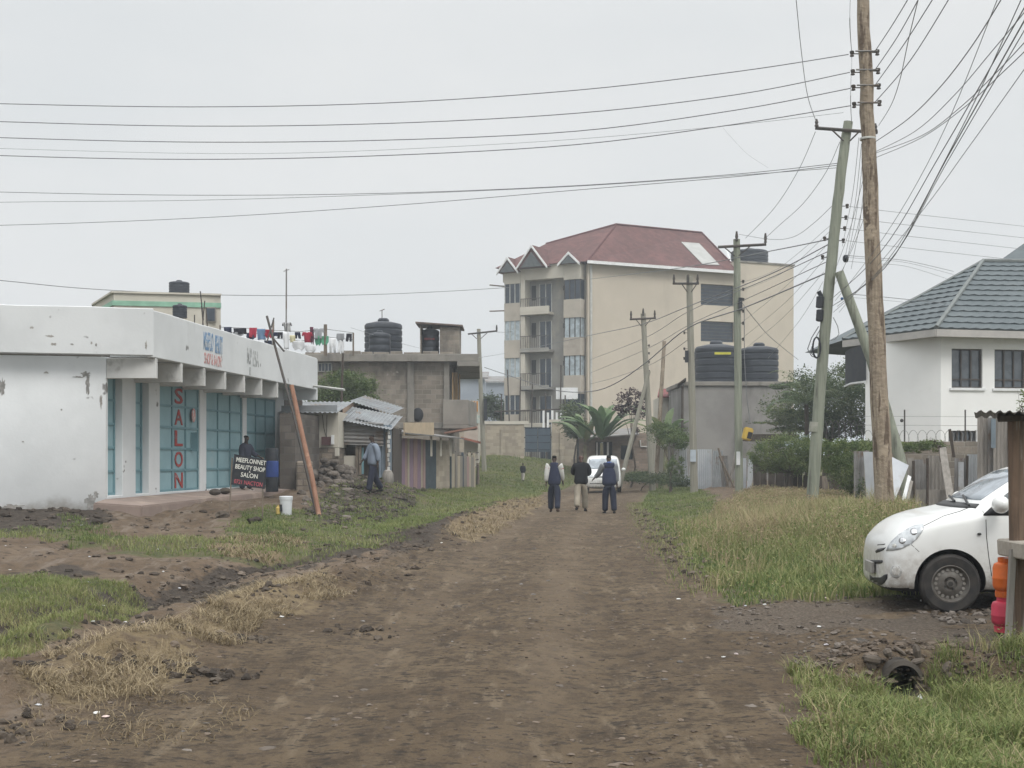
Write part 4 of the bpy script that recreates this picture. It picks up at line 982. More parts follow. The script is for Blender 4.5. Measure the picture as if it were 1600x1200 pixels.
# ------------------------------------------------------------------ houses and sheds on the left
M_TINDULL = mat('dull_roof_tin', (.23, .245, .255), (.165, .17, .175), 1.4, .6, .08, 12., .25, stain=(.16, .12, .09), ssc=.9, s0=.54, s1=.7)
def house_box(mb, pts, z0, z1, mi=0): mb.prism(pts, z0, z1, mi)
def left_buildings():
    # pale cream flat roofed block behind the salon
    Y = 62.
    t = thing('apartment_block', 'pale cream flat roofed block with a mint stripe behind the salon', 'building', P(300, 640, Y))
    a, b, c = P(178, 458, Y), P(345, 461, Y + 1.0), P(146, 468, Y + 5)
    zt = a.z
    m = MB(); m.prism([(a.x, a.y), (b.x, b.y), (b.x - 3., b.y + 9), (c.x - 1.5, c.y + 5), (c.x, c.y)], .5, zt); m.build('wall', M_CREAM2, t, bevel=.02)
    m = MB(); m.prism([(a.x - .06, a.y - .06), (b.x + .02, b.y - .06), (b.x + .02, b.y - .0), (a.x - .05, a.y - .005)], zt - .60, zt - .36)
    m.prism([(a.x - .062, a.y - .06), (a.x - .052, a.y - .005), (c.x - .02, c.y), (c.x - .08, c.y)], zt - .60, zt - .36); m.build('stripe', M_MINT, t)
    m = MB(); m.prism([(a.x - .1, a.y - .1), (b.x + .05, b.y - .1), (b.x - 3., b.y + 9), (c.x - 1.5, c.y + 5), (c.x - .1, c.y)], zt + .003, zt + .09); m.build('roof_slab', M_CREAM2, t)
    w = P(330, 492, Y + .9)
    m = MB(); m.box(w + Vector((0, -.06, 0)), (.5, .08, .75)); f = m.build('window', M_CONC, t)
    MB().box(w + Vector((0, -.11, 0)), (.40, .03, .62)).build('pane', M_BLUEGLASS, f)
    tank('water_tank', 'dark tank standing on the cream block with the mint stripe', P(280, 462, Y + 4) , .52, .75, 'rooftop water tanks')
    tank('water_tank', 'small black tank on the salon roof in front of the cream block', P(281, 497, 43), .24, .46, 'rooftop water tanks')
    for i, (px, y0, y1, dx) in enumerate(((304, 492, 512, 0), (315, 478, 512, 3), (320, 470, 515, -4), (322, 480, 512, 2), (313, 455, 500, 5))):
        o = MB().tube([P(px + dx, y1, 45), P(px, y0, 45)], .022, 5).build('rebar', M_IRON)
        tag(o, ['short', 'leaning', 'long', 'thin', 'tallest'][i] + ' rebar rod sticking up from the salon roof before the cream block', 'rebar', 'roof rebars')
    # unfinished grey block house with tanks on its roof
    Y = 60.; gx = lambda px, d=0: (px - 800) * (Y + d) / F
    t = thing('block_house', 'unfinished two storey grey block house with projecting balcony and roof slab', 'building', (gx(640), Y, .4))
    zt = P(0, 566, Y).z
    A, B = (gx(480), Y), (gx(702), Y); C = (-2.83, Y + 9); D = (gx(480) - .5, Y + 9)
    m = MB(); m.prism([A, B, C, D], .2, zt); m.build('wall', M_BLOCK, t, bevel=.02)
    m = MB()
    for px in (642, 698): m.box((gx(px), Y - .06, (zt + 3.3) / 2 + .0), (.32 if px == 642 else .26, .12, zt - 3.3))
    m.box(((A[0] + B[0]) / 2, Y - .05, 3.15), (B[0] - A[0], .1, .26))
    m.build('concrete_frame', M_CONC, t, bevel=.015)
    m = MB(); m.prism([(gx(470), Y - .45), (gx(748), Y - .45), (-1.78, Y + 9.3), (gx(470), Y + 9.3)], zt + .003, zt + .36)
    m.prism([(gx(715), Y - .50), (gx(748) + .05, Y - .50), (-1.73, Y + 9.3), (gx(715) - .6, Y + 9.3)], zt - .22, zt)
    m.build('roof_slab', M_CONC, t, bevel=.02)
    m = MB(); k = 0
    x = gx(478)
    while x < gx(700):
        w = random.uniform(.3, .9); h = random.uniform(.03, .16)
        m.box((x + w / 2, Y - .2, zt + .366 + h / 2), (w * .9, .3, h)); x += w
    m.build('parapet_blocks', M_BLOCK, t, bevel=.01)
    # balcony and its opening on the street side
    m = MB(); x0, x1 = gx(704), gx(732)
    m.prism([(x0 - .35, Y - .3), (x1, Y - .3), (x1 + .3, Y + 3.2), (x0, Y + 3.2)], 3.0, 3.16)
    m.prism([(x0 - .35, Y - .3), (x1, Y - .3), (x1, Y - .15), (x0 - .35, Y - .15)], 3.165, 4.35)
    m.prism([(x1 - .15, Y - .145), (x1, Y - .145), (x1 + .3, Y + 3.2), (x1 + .15, Y + 3.2)], 3.165, 4.35)
    m.build('balcony', M_CONC, t, bevel=.02)
    m = MB(); m.box((gx(707), Y + .4, 5.0), (.05, .5, 1.3)); m.box((gx(711), Y + .95, 5.0), (.16, .16, 1.4)); m.box((gx(716), Y + 1.6, 5.0), (.05, .5, 1.3)); m.build('shutter', mat('ochre_shutter', (.36, .24, .12), None, 3), t)
    w = P(508, 574, Y); m = MB(); m.box((w.x, Y - .04, w.z), (.66, .06, .42)); f = m.build('window', M_PALEPIPE, t)
    m = MB()
    for i in range(4): m.box((w.x - .23 + i * .155, Y - .085, w.z), (.11, .02, .34))
    m.build('pane', M_BLUEGLASS, f)
    w = P(541, 581, Y); MB().box((w.x, Y - .03, w.z), (.75, .05, .1)).build('vent_slot', M_DARKIN, t)
    w = P(653, 648, Y); m = MB(); m.ball((w.x, Y - .02, w.z), (.26, .1, .33), 10, 7); m.build('wall_hole', M_DARKIN, t)
    m = MB(); m.box((gx(722), Y - 1.1, 2.9), (1.5, 1.6, .08), 0, 0, Matrix.Rotation(R(-10), 4, 'Y')); m.build('canopy', mat('rusty_red_sheet', (.25, .13, .09), (.18, .10, .075), 3.), t)
    zr = zt + .37
    tank('water_tank', 'large black tank standing on the grey block house roof', (gx(599, 3), Y + 3, zr), .93, 1.9, 'rooftop water tanks', None, 5)
    tank('water_tank', 'smaller black tank with pale rim in front of the large roof tank', (gx(594, 1.2), Y + 1.0, zr), .52, 1.15, 'rooftop water tanks', None, 3)
    o = MB().tube([P(532, 700, 46), P(534.5, 600, 46), P(536, 540, 46)], [.05, .045, .035], 7).build('thin_post', M_DARKWOOD); tag(o, 'thin dark upright post in front of the block house and green tree', 'post')
    b = thing('tank_shelter', 'narrow block shelter with tin roof on the grey house roof', 'shelter', (gx(690), Y + 2, zr))
    m = MB(); x0, x1 = gx(656, 1), gx(718, 1)
    m.prism([(gx(687, 1), Y + 1), (x1, Y + 1), (x1, Y + 3), (gx(687, 1), Y + 3)], zr, zr + 1.38)
    m.prism([(x0, Y + 1.1), (x0 + .06, Y + 1.1), (x0 + .06, Y + 3), (x0, Y + 3)], zr, zr + 1.45); m.build('wall', M_BLOCK, b, bevel=.01)
    m = MB(); m.slab([(x0 - .2, Y + .8, zr + 1.55), (x1 + .15, Y + .8, zr + 1.40), (x1 + .15, Y + 3.2, zr + 1.40), (x0 - .2, Y + 3.2, zr + 1.55)], -.07); m.build('roof', mat('rusted_roof_sheet', (.15, .11, .09), (.09, .07, .06), 3.), b)
    tk = tank('water_tank', 'black tank with red lettering sheltered beside the narrow block shelter', (gx(672, 1.7), Y + 1.8, zr), .44, 1.42, 'rooftop water tanks', None, 4)
    lettering('KENTANK', .5, .09, Matrix.Translation((gx(672, 1.7), Y + 1.35, zr + .85)), M_REDPAINT, tk, 'lettering', .02)
    o = MB().tube([P(597, 497, Y + 3), P(597, 485, Y + 3)], .025, 5).tube([P(593, 486, Y + 3), P(601, 483, Y + 3)], .02, 5).build('antenna', M_TINOLD); tag(o, 'little antenna above the large black roof tank', 'antenna')
    # yellow and white balcony house beyond, and pale blue houses far off
    Yb = 76.; t = thing('painted_house', 'small white house with orange striped balcony past the block house', 'building', P(742, 700, Yb))
    m = MB(); p0, p1 = P(725, 700, Yb), P(747, 700, Yb); m.prism([(p0.x, Yb), (p1.x, Yb), (p1.x, Yb + 5), (p0.x, Yb + 5)], .5, P(0, 626, Yb).z); m.build('wall', M_CREAM2, t)
    m = MB()
    for i in range(3): w = P(737 + i * 4.3, 635, Yb); m.box((w.x, Yb - .05, w.z), (.09, .1, .62))
    m.build('orange_stripes', mat('orange_paint', (.50, .24, .06), None, 3), t)
    m = MB(); w = P(736, 688, Yb - 1); m.box((w.x, Yb - .9, w.z), (1.2, 1.7, .12), 0, 0, Matrix.Rotation(R(14), 4, 'Y')); m.build('awning', mat('red_awning', (.33, .13, .09), None, 3), t)
    m = MB(); w = P(741, 655, Yb); m.box((w.x, Yb - .04, w.z), (.7, .07, .5)); m.build('painted_panel', mat('pale_green_panel', (.36, .45, .42), (.5, .5, .45), 4.), t)
    M_FAR = mat('far_haze_blue_wall', (.24, .27, .32), (.29, .32, .36), .4, .9, .02)  # blue grey of the distant haze is mixed into this wall colour
    for lab, px0, px1, yt, Yf in (('far blue grey house with low pitched roof between poles', 752, 800, 598, 150.), ('far grey narrow block just past the block house', 719, 757, 592, 135.)):
        t = thing('far_house', lab, 'building', P((px0 + px1) / 2, 690, Yf))
        a, b = P(px0, yt, Yf), P(px1, yt, Yf)
        MB().prism([(a.x, Yf), (b.x, Yf), (b.x, Yf + 8), (a.x, Yf + 8)], 1., a.z).build('wall', M_FAR, t)
        m = MB(); m.slab([(a.x - .4, Yf - .4, a.z), (b.x + .4, Yf - .4, a.z), (b.x + .4, Yf + 4, a.z + .9), (a.x - .4, Yf + 4, a.z + .9)], -.12); m.build('roof', M_TINOLD, t)
        w = P(px0 + (px1 - px0) * .6, 640, Yf); MB().box((w.x, Yf - .05, w.z), (1.1, .08, 1.)).build('window', M_BLUEGLASS, t)

    # plastered stone shack
    Y = 42.; gx = lambda px, d=0: (px - 800) * (Y + d) / F; gzp = lambda py, d=0: CH + (H0 - py) * (Y + d) / F
    t = thing('stone_shack', 'low stone shack with plastered upper wall and pale tin roof edge', 'shack', (gx(485), Y, .5))
    MB().prism([(gx(438), Y), (gx(490), Y), (gx(490), Y + 4), (gx(438), Y + 4)], .1, gzp(700)).build('stone_wall', M_STONEWALL, t, bevel=.02)
    m = MB(); m.prism([(gx(440), Y + .02), (gx(529), Y + .02), (gx(529), Y + 4), (gx(440), Y + 4)], gzp(699.5), gzp(643)); m.prism([(gx(523), Y + .0), (gx(529), Y), (gx(529), Y + .25), (gx(523), Y + .25)], gzp(713), gzp(700)); m.build('plastered_wall', M_CREAM2, t, bevel=.01)
    m = MB(); m.prism([(gx(490) + .004, Y + .05), (gx(528), Y + .05), (gx(528), Y + 4), (gx(490) + .004, Y + 4)], .1, gzp(700)); m.build('rubble_infill', M_STONEWALL, t)
    m = MB(); m.box((gx(510), Y - .03, gzp(689)), (.30, .12, .27)); mb = m.build('meter_box', mat('maroon_box', (.09, .045, .045), None, 4), t)
    m = MB(); m.box((gx(520), Y - .02, gzp(687)), (.09, .08, .3)); m.box((gx(489.5), Y - .02, gzp(690)), (.08, .06, .62)); m.build('white_patch', M_WHITEPAINT, t)
    m = MB()
    m.tube([(gx(504), Y - .02, gzp(648)), (gx(506), Y - .03, gzp(668)), (gx(510), Y - .05, gzp(683))], .012, 5); m.tube([(gx(511), Y - .02, gzp(648)), (gx(510.5), Y - .05, gzp(684))], .012, 5); m.build('meter_cable', M_IRON, t)
    m = MB(); m.corrugated((gx(432), Y - .5, gzp(645.5)), (gx(529) - gx(432), 0, 0), (0, 4.5, .55), .16, .02); m.slab([(gx(444), Y - .48, gzp(635)), (gx(530), Y - .48, gzp(634)), (gx(530), Y - .5, gzp(644)), (gx(444), Y - .5, gzp(644))], .03); m.build('roof', M_TINDULL, t)
    # dark side wall between salon and shack
    t = thing('block_pier', 'dark weathered block pier between the salon end and the stone shack', 'wall', (gx(452), 39, .5))
    MB().prism([((437 - 800) * 39 / F, 39), ((461 - 800) * 39 / F, 39), ((461 - 800) * 39 / F + .3, 41.9), ((437 - 800) * 39 / F, 41.9)], .2, 3.0).build('pier', mat('dark_blocks', (.115, .10, .088), (.08, .07, .06), 1.2, .95, .3, 14., brick=(.42, .22, .014, (.10, .092, .085))), t)
    MB().prism([((462 - 800) * 38.4 / F, 38.4), ((483 - 800) * 38.4 / F, 38.4), ((483 - 800) * 38.4 / F, 39.2), ((462 - 800) * 38.4 / F, 39.2)], .2, 1.55).build('broken_wall_end', M_STONEWALL, t, bevel=.05)
    # heap of building stones under the shack
    n = 110; px = RNG.uniform(488, 552, n); py = RNG.uniform(0, 1, n)
    t = thing('stone_heap', 'heap of rough building stones piled against the shack wall', 'stone heap', (gx(515), 40.5, .5))
    mb = MB()
    for i in range(n):
        x = (px[i] - 800) * 41 / F; yy = 39.6 + 2.2 * random.random(); zz = g1(x, yy) + py[i] ** 1.3 * .85 * max(0, 1 - abs(px[i] - 512) / 55) * min(1, (yy - 39.2) / 1.6)
        r = random.uniform(.06, .19); mb.ball((x, yy, zz), (r * random.uniform(.8, 1.3), r, r * random.uniform(.6, .9)), 7, 5, Matrix.Rotation(random.random() * 3, 4, 'Z') @ Matrix.Rotation(random.random(), 4, 'X'))
    o = mb.build('stones', mat('rough_stone', (.13, .11, .092), (.07, .06, .052), 1.7, .95, .5, 9., bdist=.04), t, smooth=20.); tag(o, kind='stuff')
    # corrugated shack with front awning
    Y = 43.5; gx = lambda px, d=0: (px - 800) * (Y + d) / F; gzp = lambda py, d=0: CH + (H0 - py) * (Y + d) / F
    t = thing('tin_shack', 'grey corrugated shack with drooping tin awning and dark opening', 'shack', (gx(575), Y, .5))
    m = MB(); m.prism([(gx(530), Y), (gx(556), Y), (gx(556), Y + .2), (gx(530), Y + .2)], .2, gzp(712)); m.build('wall', M_CREAM2, t, bevel=.01)
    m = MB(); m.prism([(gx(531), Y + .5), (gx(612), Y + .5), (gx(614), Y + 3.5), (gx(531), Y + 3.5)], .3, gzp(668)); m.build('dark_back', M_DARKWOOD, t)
    m = MB(); m.corrugated((gx(592), Y + .0, .5), (gx(612) - gx(592), .0, 0), (0, 0, gzp(664) - .5), .09, .012); m.build('blue_sheet', mat('blue_grey_sheet', (.19, .235, .28), (.15, .185, .22), 2., .6, .1), t)
    for px, y1 in ((558, 742), (563, 742), (605, 745)): MB().box((gx(px), Y - .05, (gzp(y1) + gzp(675)) / 2), (.09, .09, gzp(675) - gzp(y1))).build('post', M_WOOD, t)
    MB().box((gx(566), Y + .02, gzp(720)), (.1, .04, .9)).build('teal_strip', M_TEALDARK, t)
    m = MB(); o = Vector((gx(531), Y - .25, gzp(660))); u = Vector((gx(601), Y - .25, gzp(669))) - o
    # hanging front sheet with its waves lying across
    m.corrugated((gx(531), Y - .2, gzp(694)), (0, .06, gzp(658) - gzp(694)), (gx(600) - gx(531), 0, gzp(697) - gzp(694)), .13, .022); m.build('front_sheet', M_TINOLD, t)
    m = MB(); m.corrugated((gx(530), Y - .45, gzp(656)), (gx(614) - gx(530), 0, gzp(672) - gzp(656)), (.1, 3.2, .55), .12, .018); m.corrugated((gx(555), Y + .1, gzp(654)), (gx(606) - gx(555), 0, gzp(665) - gzp(654)), (.1, 2.2, .4), .12, .018); m.build('roof', M_TINDULL, t)
    m = MB()
    for i in range(9): m.box((gx(609 + .9 * math.sin(i * 2)), Y - .35, gzp(676 + i * 7)), (random.uniform(.05, .1), .03, .12), random.uniform(-.6, .6))
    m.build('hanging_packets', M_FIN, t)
    # second tin roof behind, pinkish gable wall
    Y = 47.; gx = lambda px, d=0: (px - 800) * (Y + d) / F; gzp = lambda py, d=0: CH + (H0 - py) * (Y + d) / F
    t = thing('lean_to', 'open lean to with a tilted tin roof and pinkish wall behind the shacks', 'shed', (gx(575), Y, .5))
    m = MB(); m.prism([(gx(531), Y), (gx(553), Y), (gx(553), Y + 3), (gx(531), Y + 3)], .5, gzp(630)); m.build('wall', mat('pinkish_render', (.36, .27, .21), (.30, .23, .18), 1.5, .9, .1), t)
    m = MB(); m.prism([(gx(553) + .01, Y + .6), (gx(610), Y + .6), (gx(612), Y + 3), (gx(553) + .01, Y + 3)], .5, gzp(664)); m.build('back_wall', M_BLOCK, t)
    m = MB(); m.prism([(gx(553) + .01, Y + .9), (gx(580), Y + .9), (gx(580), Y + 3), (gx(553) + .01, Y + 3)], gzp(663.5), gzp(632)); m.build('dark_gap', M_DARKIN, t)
    m = MB(); m.corrugated((gx(548), Y - .3, gzp(627)), (gx(613) - gx(548), 0, gzp(647.5) - gzp(627)), (.2, 3.2, .35), .13, .02); m.build('roof', M_TINDULL, t)
    m = MB(); m.tube([(gx(553), Y, gzp(658)), (gx(582), Y, gzp(651)), (gx(606), Y, gzp(649))], .05, 6); m.build('beam', M_DARKWOOD, t)
    # striped plank kiosk row facing the road
    Ya, Yb2 = 46.5, 58.
    a, b = Vector(((612 - 800) * Ya / F, Ya, 0)), Vector(((745 - 800) * Yb2 / F, Yb2, 0))
    d = (b - a); L = d.length; d /= L; n = Vector((-d.y, d.x, 0))
    t = thing('plank_kiosk', 'row of plank kiosks with faded pink and purple boards and cream fascia', 'kiosk', (a.x, a.y, .6))
    mats = [mat('pink_plank', (.31, .215, .20), (.25, .17, .16), 4., .9, .3, stretch=(5, 5, .6)), mat('purple_plank', (.235, .165, .215), (.19, .13, .17), 4., .9, .3, stretch=(5, 5, .6)), mat('grey_plank', (.22, .20, .175), (.16, .145, .125), 4., .9, .3, stretch=(5, 5, .6)), mat('blue_dark_door', (.055, .075, .09), (.04, .055, .065), 4.), mat('cream_plank', (.36, .32, .24), (.30, .26, .2), 4., .9, .3, stretch=(5, 5, .6)), M_BEIGEWALL]
    seq = [(0, .9), (1, .7), (0, .35), (4, .25), (1, .5), (0, .5), (1, .45), (4, .2), (0, .3), (3, 1.5), (5, 2.0), (3, .15), (4, .6), (2, .3), (4, .4), (2, .5), (3, .2), (2, .5), (0, .4), (4, .3), (2, .5), (4, .3)]
    s = 0; parts = {}
    for mi, w in seq:
        p0, p1 = a + d * s, a + d * min(s + w - .012, L); z0 = g1(p0.x, p0.y) - .1; off = n * random.uniform(0, .05)
        mb = MB(); q = [p0 + off, p1 + off, p1 + off + n * .06, p0 + off + n * .06]
        mb.prism([(k.x, k.y) for k in q], z0, 2.35 + (.05 * random.random() if s < 6 else -.45 - .25 * random.random())); o = mb.build('door' if mi == 3 and w > 1 else 'board', mats[mi], t)
        s += w
        if s >= L: break
    mb = MB(); q0, q1 = a + d * .0 - n * .5, a + d * 3.6 - n * .5
    mb.slab([(q0.x, q0.y, 2.45), (q1.x, q1.y, 2.5), (q1.x, q1.y, 3.02), (q0.x, q0.y, 2.92)], .05); mb.build('fascia', mat('cream_fascia', (.45, .36, .25), (.38, .31, .22), 2.), t)
    mb = MB(); q0, q1, q2, q3 = a - n * .6, a + d * 7.6 - n * .6, a + d * 7.8 + n * 3, a + n * 3
    mb.slab([(q0.x, q0.y, 2.5), (q1.x, q1.y, 2.42), (q2.x, q2.y, 2.9), (q3.x, q3.y, 2.95)], -.05); mb.build('roof', M_TINOLD, t)
    mb = MB()
    for k in (3.9, 5.2, 6.6): p = a + d * k - n * .3; MB().box((p.x, p.y, 2.1), (.08, .08, .8)).build('post', M_CREAM2, t)
    mb = MB(); p0, p1 = a + d * .3 + n * .1, a + d * L + n * .1; p2, p3 = a + d * L + n * 3, a + n * 3
    mb.prism([(p0.x, p0.y), (p1.x, p1.y), (p2.x, p2.y), (p3.x, p3.y)], .4, 1.55); mb.build('back', M_DARKWOOD, t)
    # rough stick fence past the kiosks
    t = thing('stick_fence', 'broken fence of sticks and leaning boards at the end of the kiosk row', 'fence', (b.x, b.y, .8))
    for i in range(13):
        p = P(700 + i * 4 + random.uniform(-1, 1), 744 - i * .4, 57 + i * .3); p.z = g1(p.x, p.y) - .05; h = random.uniform(.8, 1.7)
        MB().tube([p, p + Vector((random.uniform(-.12, .12), 0, h))], random.uniform(.03, .07), 6).build('stick', random.choice([M_WOOD, M_DARKWOOD, M_BOARD]), t)
    mb = MB()
    for k in range(3): p, q = P(703, 712 + k * 9, 57.4), P(747, 707 + k * 11, 59.9); mb.tube([p, p.lerp(q, .5) + Vector((0, 0, -.08)), q], .035, 5)
    mb.build('rail', M_DARKWOOD, t)
left_buildings()

# ------------------------------------------------------------------ end wall, gate and shed across the road end
def end_wall():
    Y = 86.; gx = lambda px, d=0: (px - 800) * (Y + d) / F; gzp = lambda py, d=0: CH + (H0 - py) * (Y + d) / F
    t = thing('boundary_wall', 'beige block boundary wall closing the road end with a pillared gateway', 'wall', (gx(800), Y, 1.2))
    m = MB(); m.prism([(gx(690), Y), (gx(819), Y), (gx(819), Y + .22), (gx(690), Y + .22)], .9, gzp(663)); m.prism([(gx(862), Y), (gx(900), Y), (gx(900), Y + .22), (gx(862), Y + .22)], .9, gzp(660)); m.prism([(gx(900) + .003, Y + .1), (gx(1080), Y + .1), (gx(1080), Y + .32), (gx(900) + .003, Y + .32)], .9, gzp(676)); m.build('block_wall', M_BEIGEWALL, t, bevel=.015)
    m = MB(); m.prism([(gx(690), Y - .06), (gx(826), Y - .06), (gx(826), Y + .28), (gx(690), Y + .28)], gzp(663) + .003, gzp(658)); m.prism([(gx(858), Y - .06), (gx(902), Y - .06), (gx(902), Y + .28), (gx(858), Y + .28)], gzp(660) + .003, gzp(655.5)); m.build('coping', M_CREAM2, t)
    for px in (743, 786, 878): MB().box((gx(px), Y - .05, 2.2), (.3, .1, 3.0)).build('pier', M_BEIGEWALL, t)
    g = thing('gate', 'dark blue sheet metal gate set in the beige boundary wall', 'gate', (gx(841), Y, 1.5))
    for i in range(2):
        x0, x1 = gx(820.5 + i * 20), gx(840 + i * 20)
        m = MB(); m.box(((x0 + x1) / 2, Y + .1, (gzp(706) + gzp(668)) / 2), (x1 - x0 - .02, .05, gzp(668) - gzp(706))); lf = m.build('leaf', mat('blue_gate_paint', (.052, .075, .10), (.065, .09, .115), 3., .5, .05), g)
        m = MB()
        for k in range(4): m.box(((x0 + x1) / 2, Y + .06, gzp(706) + .15 + k * .48), (x1 - x0 - .06, .03, .05))
        m.build('rail', M_BLUEGLASS, lf)
    # low shed with awning and dark window
    Y = 80.; gx = lambda px, d=0: (px - 800) * (Y + d) / F; gzp = lambda py, d=0: CH + (H0 - py) * (Y + d) / F
    t = thing('brick_shed', 'low brown brick shed with tin awning and arched dark window', 'shed', (gx(955), Y, 1.0))
    m = MB(); wall_with_openings(m, (gx(905), Y), (gx(1018), Y), .5, gzp(677), .2, [(gx(930) - gx(905), gx(957) - gx(905), gzp(722), gzp(690)), (gx(970) - gx(905), gx(989) - gx(905), gzp(718), gzp(696))]); m.prism([(gx(1018) - .2, Y + .205), (gx(1018), Y + .205), (gx(1018), Y + 4), (gx(1018) - .2, Y + 4)], .5, gzp(677)); m.build('wall', mat('brown_brick', (.23, .18, .14), (.19, .15, .118), 1., .95, .3, 16., brick=(.3, .16, .014, (.2, .175, .15))), t)
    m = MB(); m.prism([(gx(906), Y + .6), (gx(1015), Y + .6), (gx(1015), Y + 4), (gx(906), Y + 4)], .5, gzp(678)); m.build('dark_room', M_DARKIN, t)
    m = MB(); m.slab([(gx(903), Y - 1.2, gzp(686)), (gx(996), Y - 1.2, gzp(680)), (gx(1000), Y + 4, gzp(668)), (gx(903), Y + 4, gzp(672))], -.06); m.build('awning', M_TINOLD, t)
    m = MB()
    for px in (933, 941, 950): m.box((gx(px), Y + .1, gzp(706)), (.12, .05, 1.2))
    m.build('pale_cloth', M_WHITEPAINT, t)
    m = MB(); m.tube([(gx(1000), Y - .05, gzp(688)), (gx(1001), Y - .05, gzp(698)), (gx(1016), Y - .05, gzp(698))], .05, 6); m.build('pipe', M_PALEPIPE, t)
    for px in (905, 996): pass
end_wall()

# ------------------------------------------------------------------ four storey apartment block
M_BAYPINK = mat('pinkish_bay_render', (.43, .39, .33), (.37, .335, .285), .8, .9, .08, 12., stain=(.30, .26, .22), ssc=.6, s0=.55, s1=.75)
def apartment():
    C = Vector((5.55, 94, 0)); ed = Vector((11.65, 5., 0)).normalized(); fdv = Vector((-5.9, 3.2, 0)).normalized()
    LE, LF = 18.3, 6.9
    ez = lambda py, Y: CH + (H0 - py) * Y / F
    t = thing('apartment_building', 'four storey cream apartment block with maroon hipped roof and bay front', 'building', (C.x, C.y, 1.2))
    fn = Vector((fdv.y, -fdv.x, 0));  fn = fn if fn.y < 0 else -fn          # facade outward
    en = Vector((ed.y, -ed.x, 0))                                           # end wall outward
    ZT = ez(412, 94)
    Wf = lambda u, o: C + fdv * u + fn * o                                   # u from the street corner leftwards
    We = lambda u, o: C + ed * u + en * o
    # gable end wall with stair windows
    m = MB()
    def u_of(px):
        k = (px - 800) / F; return (k * C.y - C.x) / (ed.x - k * ed.y)
    u1, u2 = u_of(1095), u_of(1149)
    Yw = (C + ed * u1).y
    hol = [(u1, u2, ez(476, Yw), ez(443, Yw)), (u1, u2, ez(533, Yw), ez(501, Yw)), (u1, u2, ez(592, Yw), ez(560, Yw))]
    uR = u_of(1148); uE = u_of(1240)
    wall_with_openings(m, C, We(uR, 0), .8, ZT, .3, [h for h in [(a, min(b, uR), c, d) for a, b, c, d in hol]])
    m.prism([(p.x, p.y) for p in (We(uR + .002, 0), We(uE, 0), We(uE, -9), We(uR + .002, -9))], .8, ez(411, 99.6))
    endw = m.build('wall', M_CREAM, t)
    m = MB()
    for a, b, c, d in hol:
        q = [We(a, -.28), We(b, -.28), We(b, -.4), We(a, -.4)]; m.prism([(p.x, p.y) for p in q], c + .02, d - .02)
    sw = m.build('stair_screen', M_BLUEGLASS, t)
    m = MB()
    for a, b, c, d in hol:
        m = MB()
        for k in range(1, 6):
            z = c + (d - c) * k / 6; q = [We(a, -.22), We(b, -.22), We(b, -.25), We(a, -.25)]; m.prism([(p.x, p.y) for p in q], z - .02, z + .02)
        m.build('louvre', M_IRON, t)
    # floor string lines on the end wall
    # main front wall (recessed balcony plane) and projecting bays
    lv = [1.3, 4.1, 6.9, 9.7, 12.5]                                     # floor levels
    m = MB(); q = [Wf(.0, -.01), Wf(LF, -.01), Wf(LF, -9), Wf(0, -9)]
    q = [Wf(.02, -.35), Wf(LF, -.35), Wf(LF, -9), We(uR - 2, -9), We(.31, -.31)]
    m.prism([(p.x, p.y) for p in q], .8, ZT); m.build('wall', M_PLASTER, t)
    def rect(mb, u0, u1, o0, o1, z0, z1): mb.prism([(p.x, p.y) for p in (Wf(u0, o0), Wf(u1, o0), Wf(u1, o1), Wf(u0, o1))], z0, z1)
    bays = [(.35, 1.75), (5.35, 6.75)]
    for bi, (a, b) in enumerate(bays):
        for k in range(6):
            m = MB(); rect(m, a, b, .45, -.34, *((lv[k] - .55, lv[k] + .80) if k < 5 else (lv[4] + 2.25, ZT + .1)))
            m.build('bay_panel', M_BAYPINK if k < 5 else M_CREAM2, t, bevel=.01)
        for k in range(5):
            z0, z1 = lv[k] + .805, (lv[k + 1] - .555 if k < 4 else lv[4] + 2.245)
            w = MB(); gmat = M_SHEETGLASS if k in (2, 3) else M_BLUEGLASS
            rect(w, a + .06, b - .06, .38, -.3, z0, z1); wo = w.build('window', gmat, t)
            f = MB(); n_ = 3
            for j in range(n_ + 1):
                u = a + .05 + (b - a - .1) * j / n_; rect(f, u - .03, u + .03, .43, .385, z0, z1)
            f.build('frame', M_PALEPIPE if bi == 1 else M_IRON, wo)
            w2 = MB()
    # balconies between the bays
    for k in range(5):
        z = lv[k]; m = MB(); rect(m, 2.9, 5.3, .62, -.34, z - .18, z)
        if k == 4: rect(m, 2.9, 5.3, .62, .45, z + .005, z + .42)
        else: rect(m, 2.9, 5.3, .62, .54, z + .005, z + .12)
        s = m.build('balcony_slab', M_CREAM2 if k in (4, 1) else M_PLASTER, t, bevel=.01)
        r = MB()
        for j in range(13): u = 2.95 + j * .19; rect(r, u, u + .025, .6, .575, z + (.43 if k == 4 else .125), z + 1.0)
        rect(r, 2.9, 5.3, .61, .565, z + 1.005, z + 1.05); r.build('railing', M_IRON, s)
        d = MB(); rect(d, 3.1, 4.1, -.30, -.345, z + .02, z + 2.15); dr = d.build('door', M_BLUEGLASS, t)
        f = MB()
        for u in (3.06, 3.55, 4.06): rect(f, u, u + .07, -.27, -.298, z + .02, z + 2.2)
        f.build('frame', M_PALEPIPE, dr)
        if k: w = MB(); rect(w, 4.45, 4.8, -.31, -.345, z + 1.0, z + 2.1); w.build('small_window', M_DARKIN, t)
        pl = MB(); rect(pl, 4.95, 5.3, .5, -.34, z + .42 if k == 4 else z + .13, z + 2.55 if k < 4 else ZT); pl.build('balcony_pier', M_CREAM2, t)
        v = MB(); rect(v, 1.95, 2.15, -.31, -.345, z + 1.6, z + 1.95); v.build('vent', M_DARKIN, t)
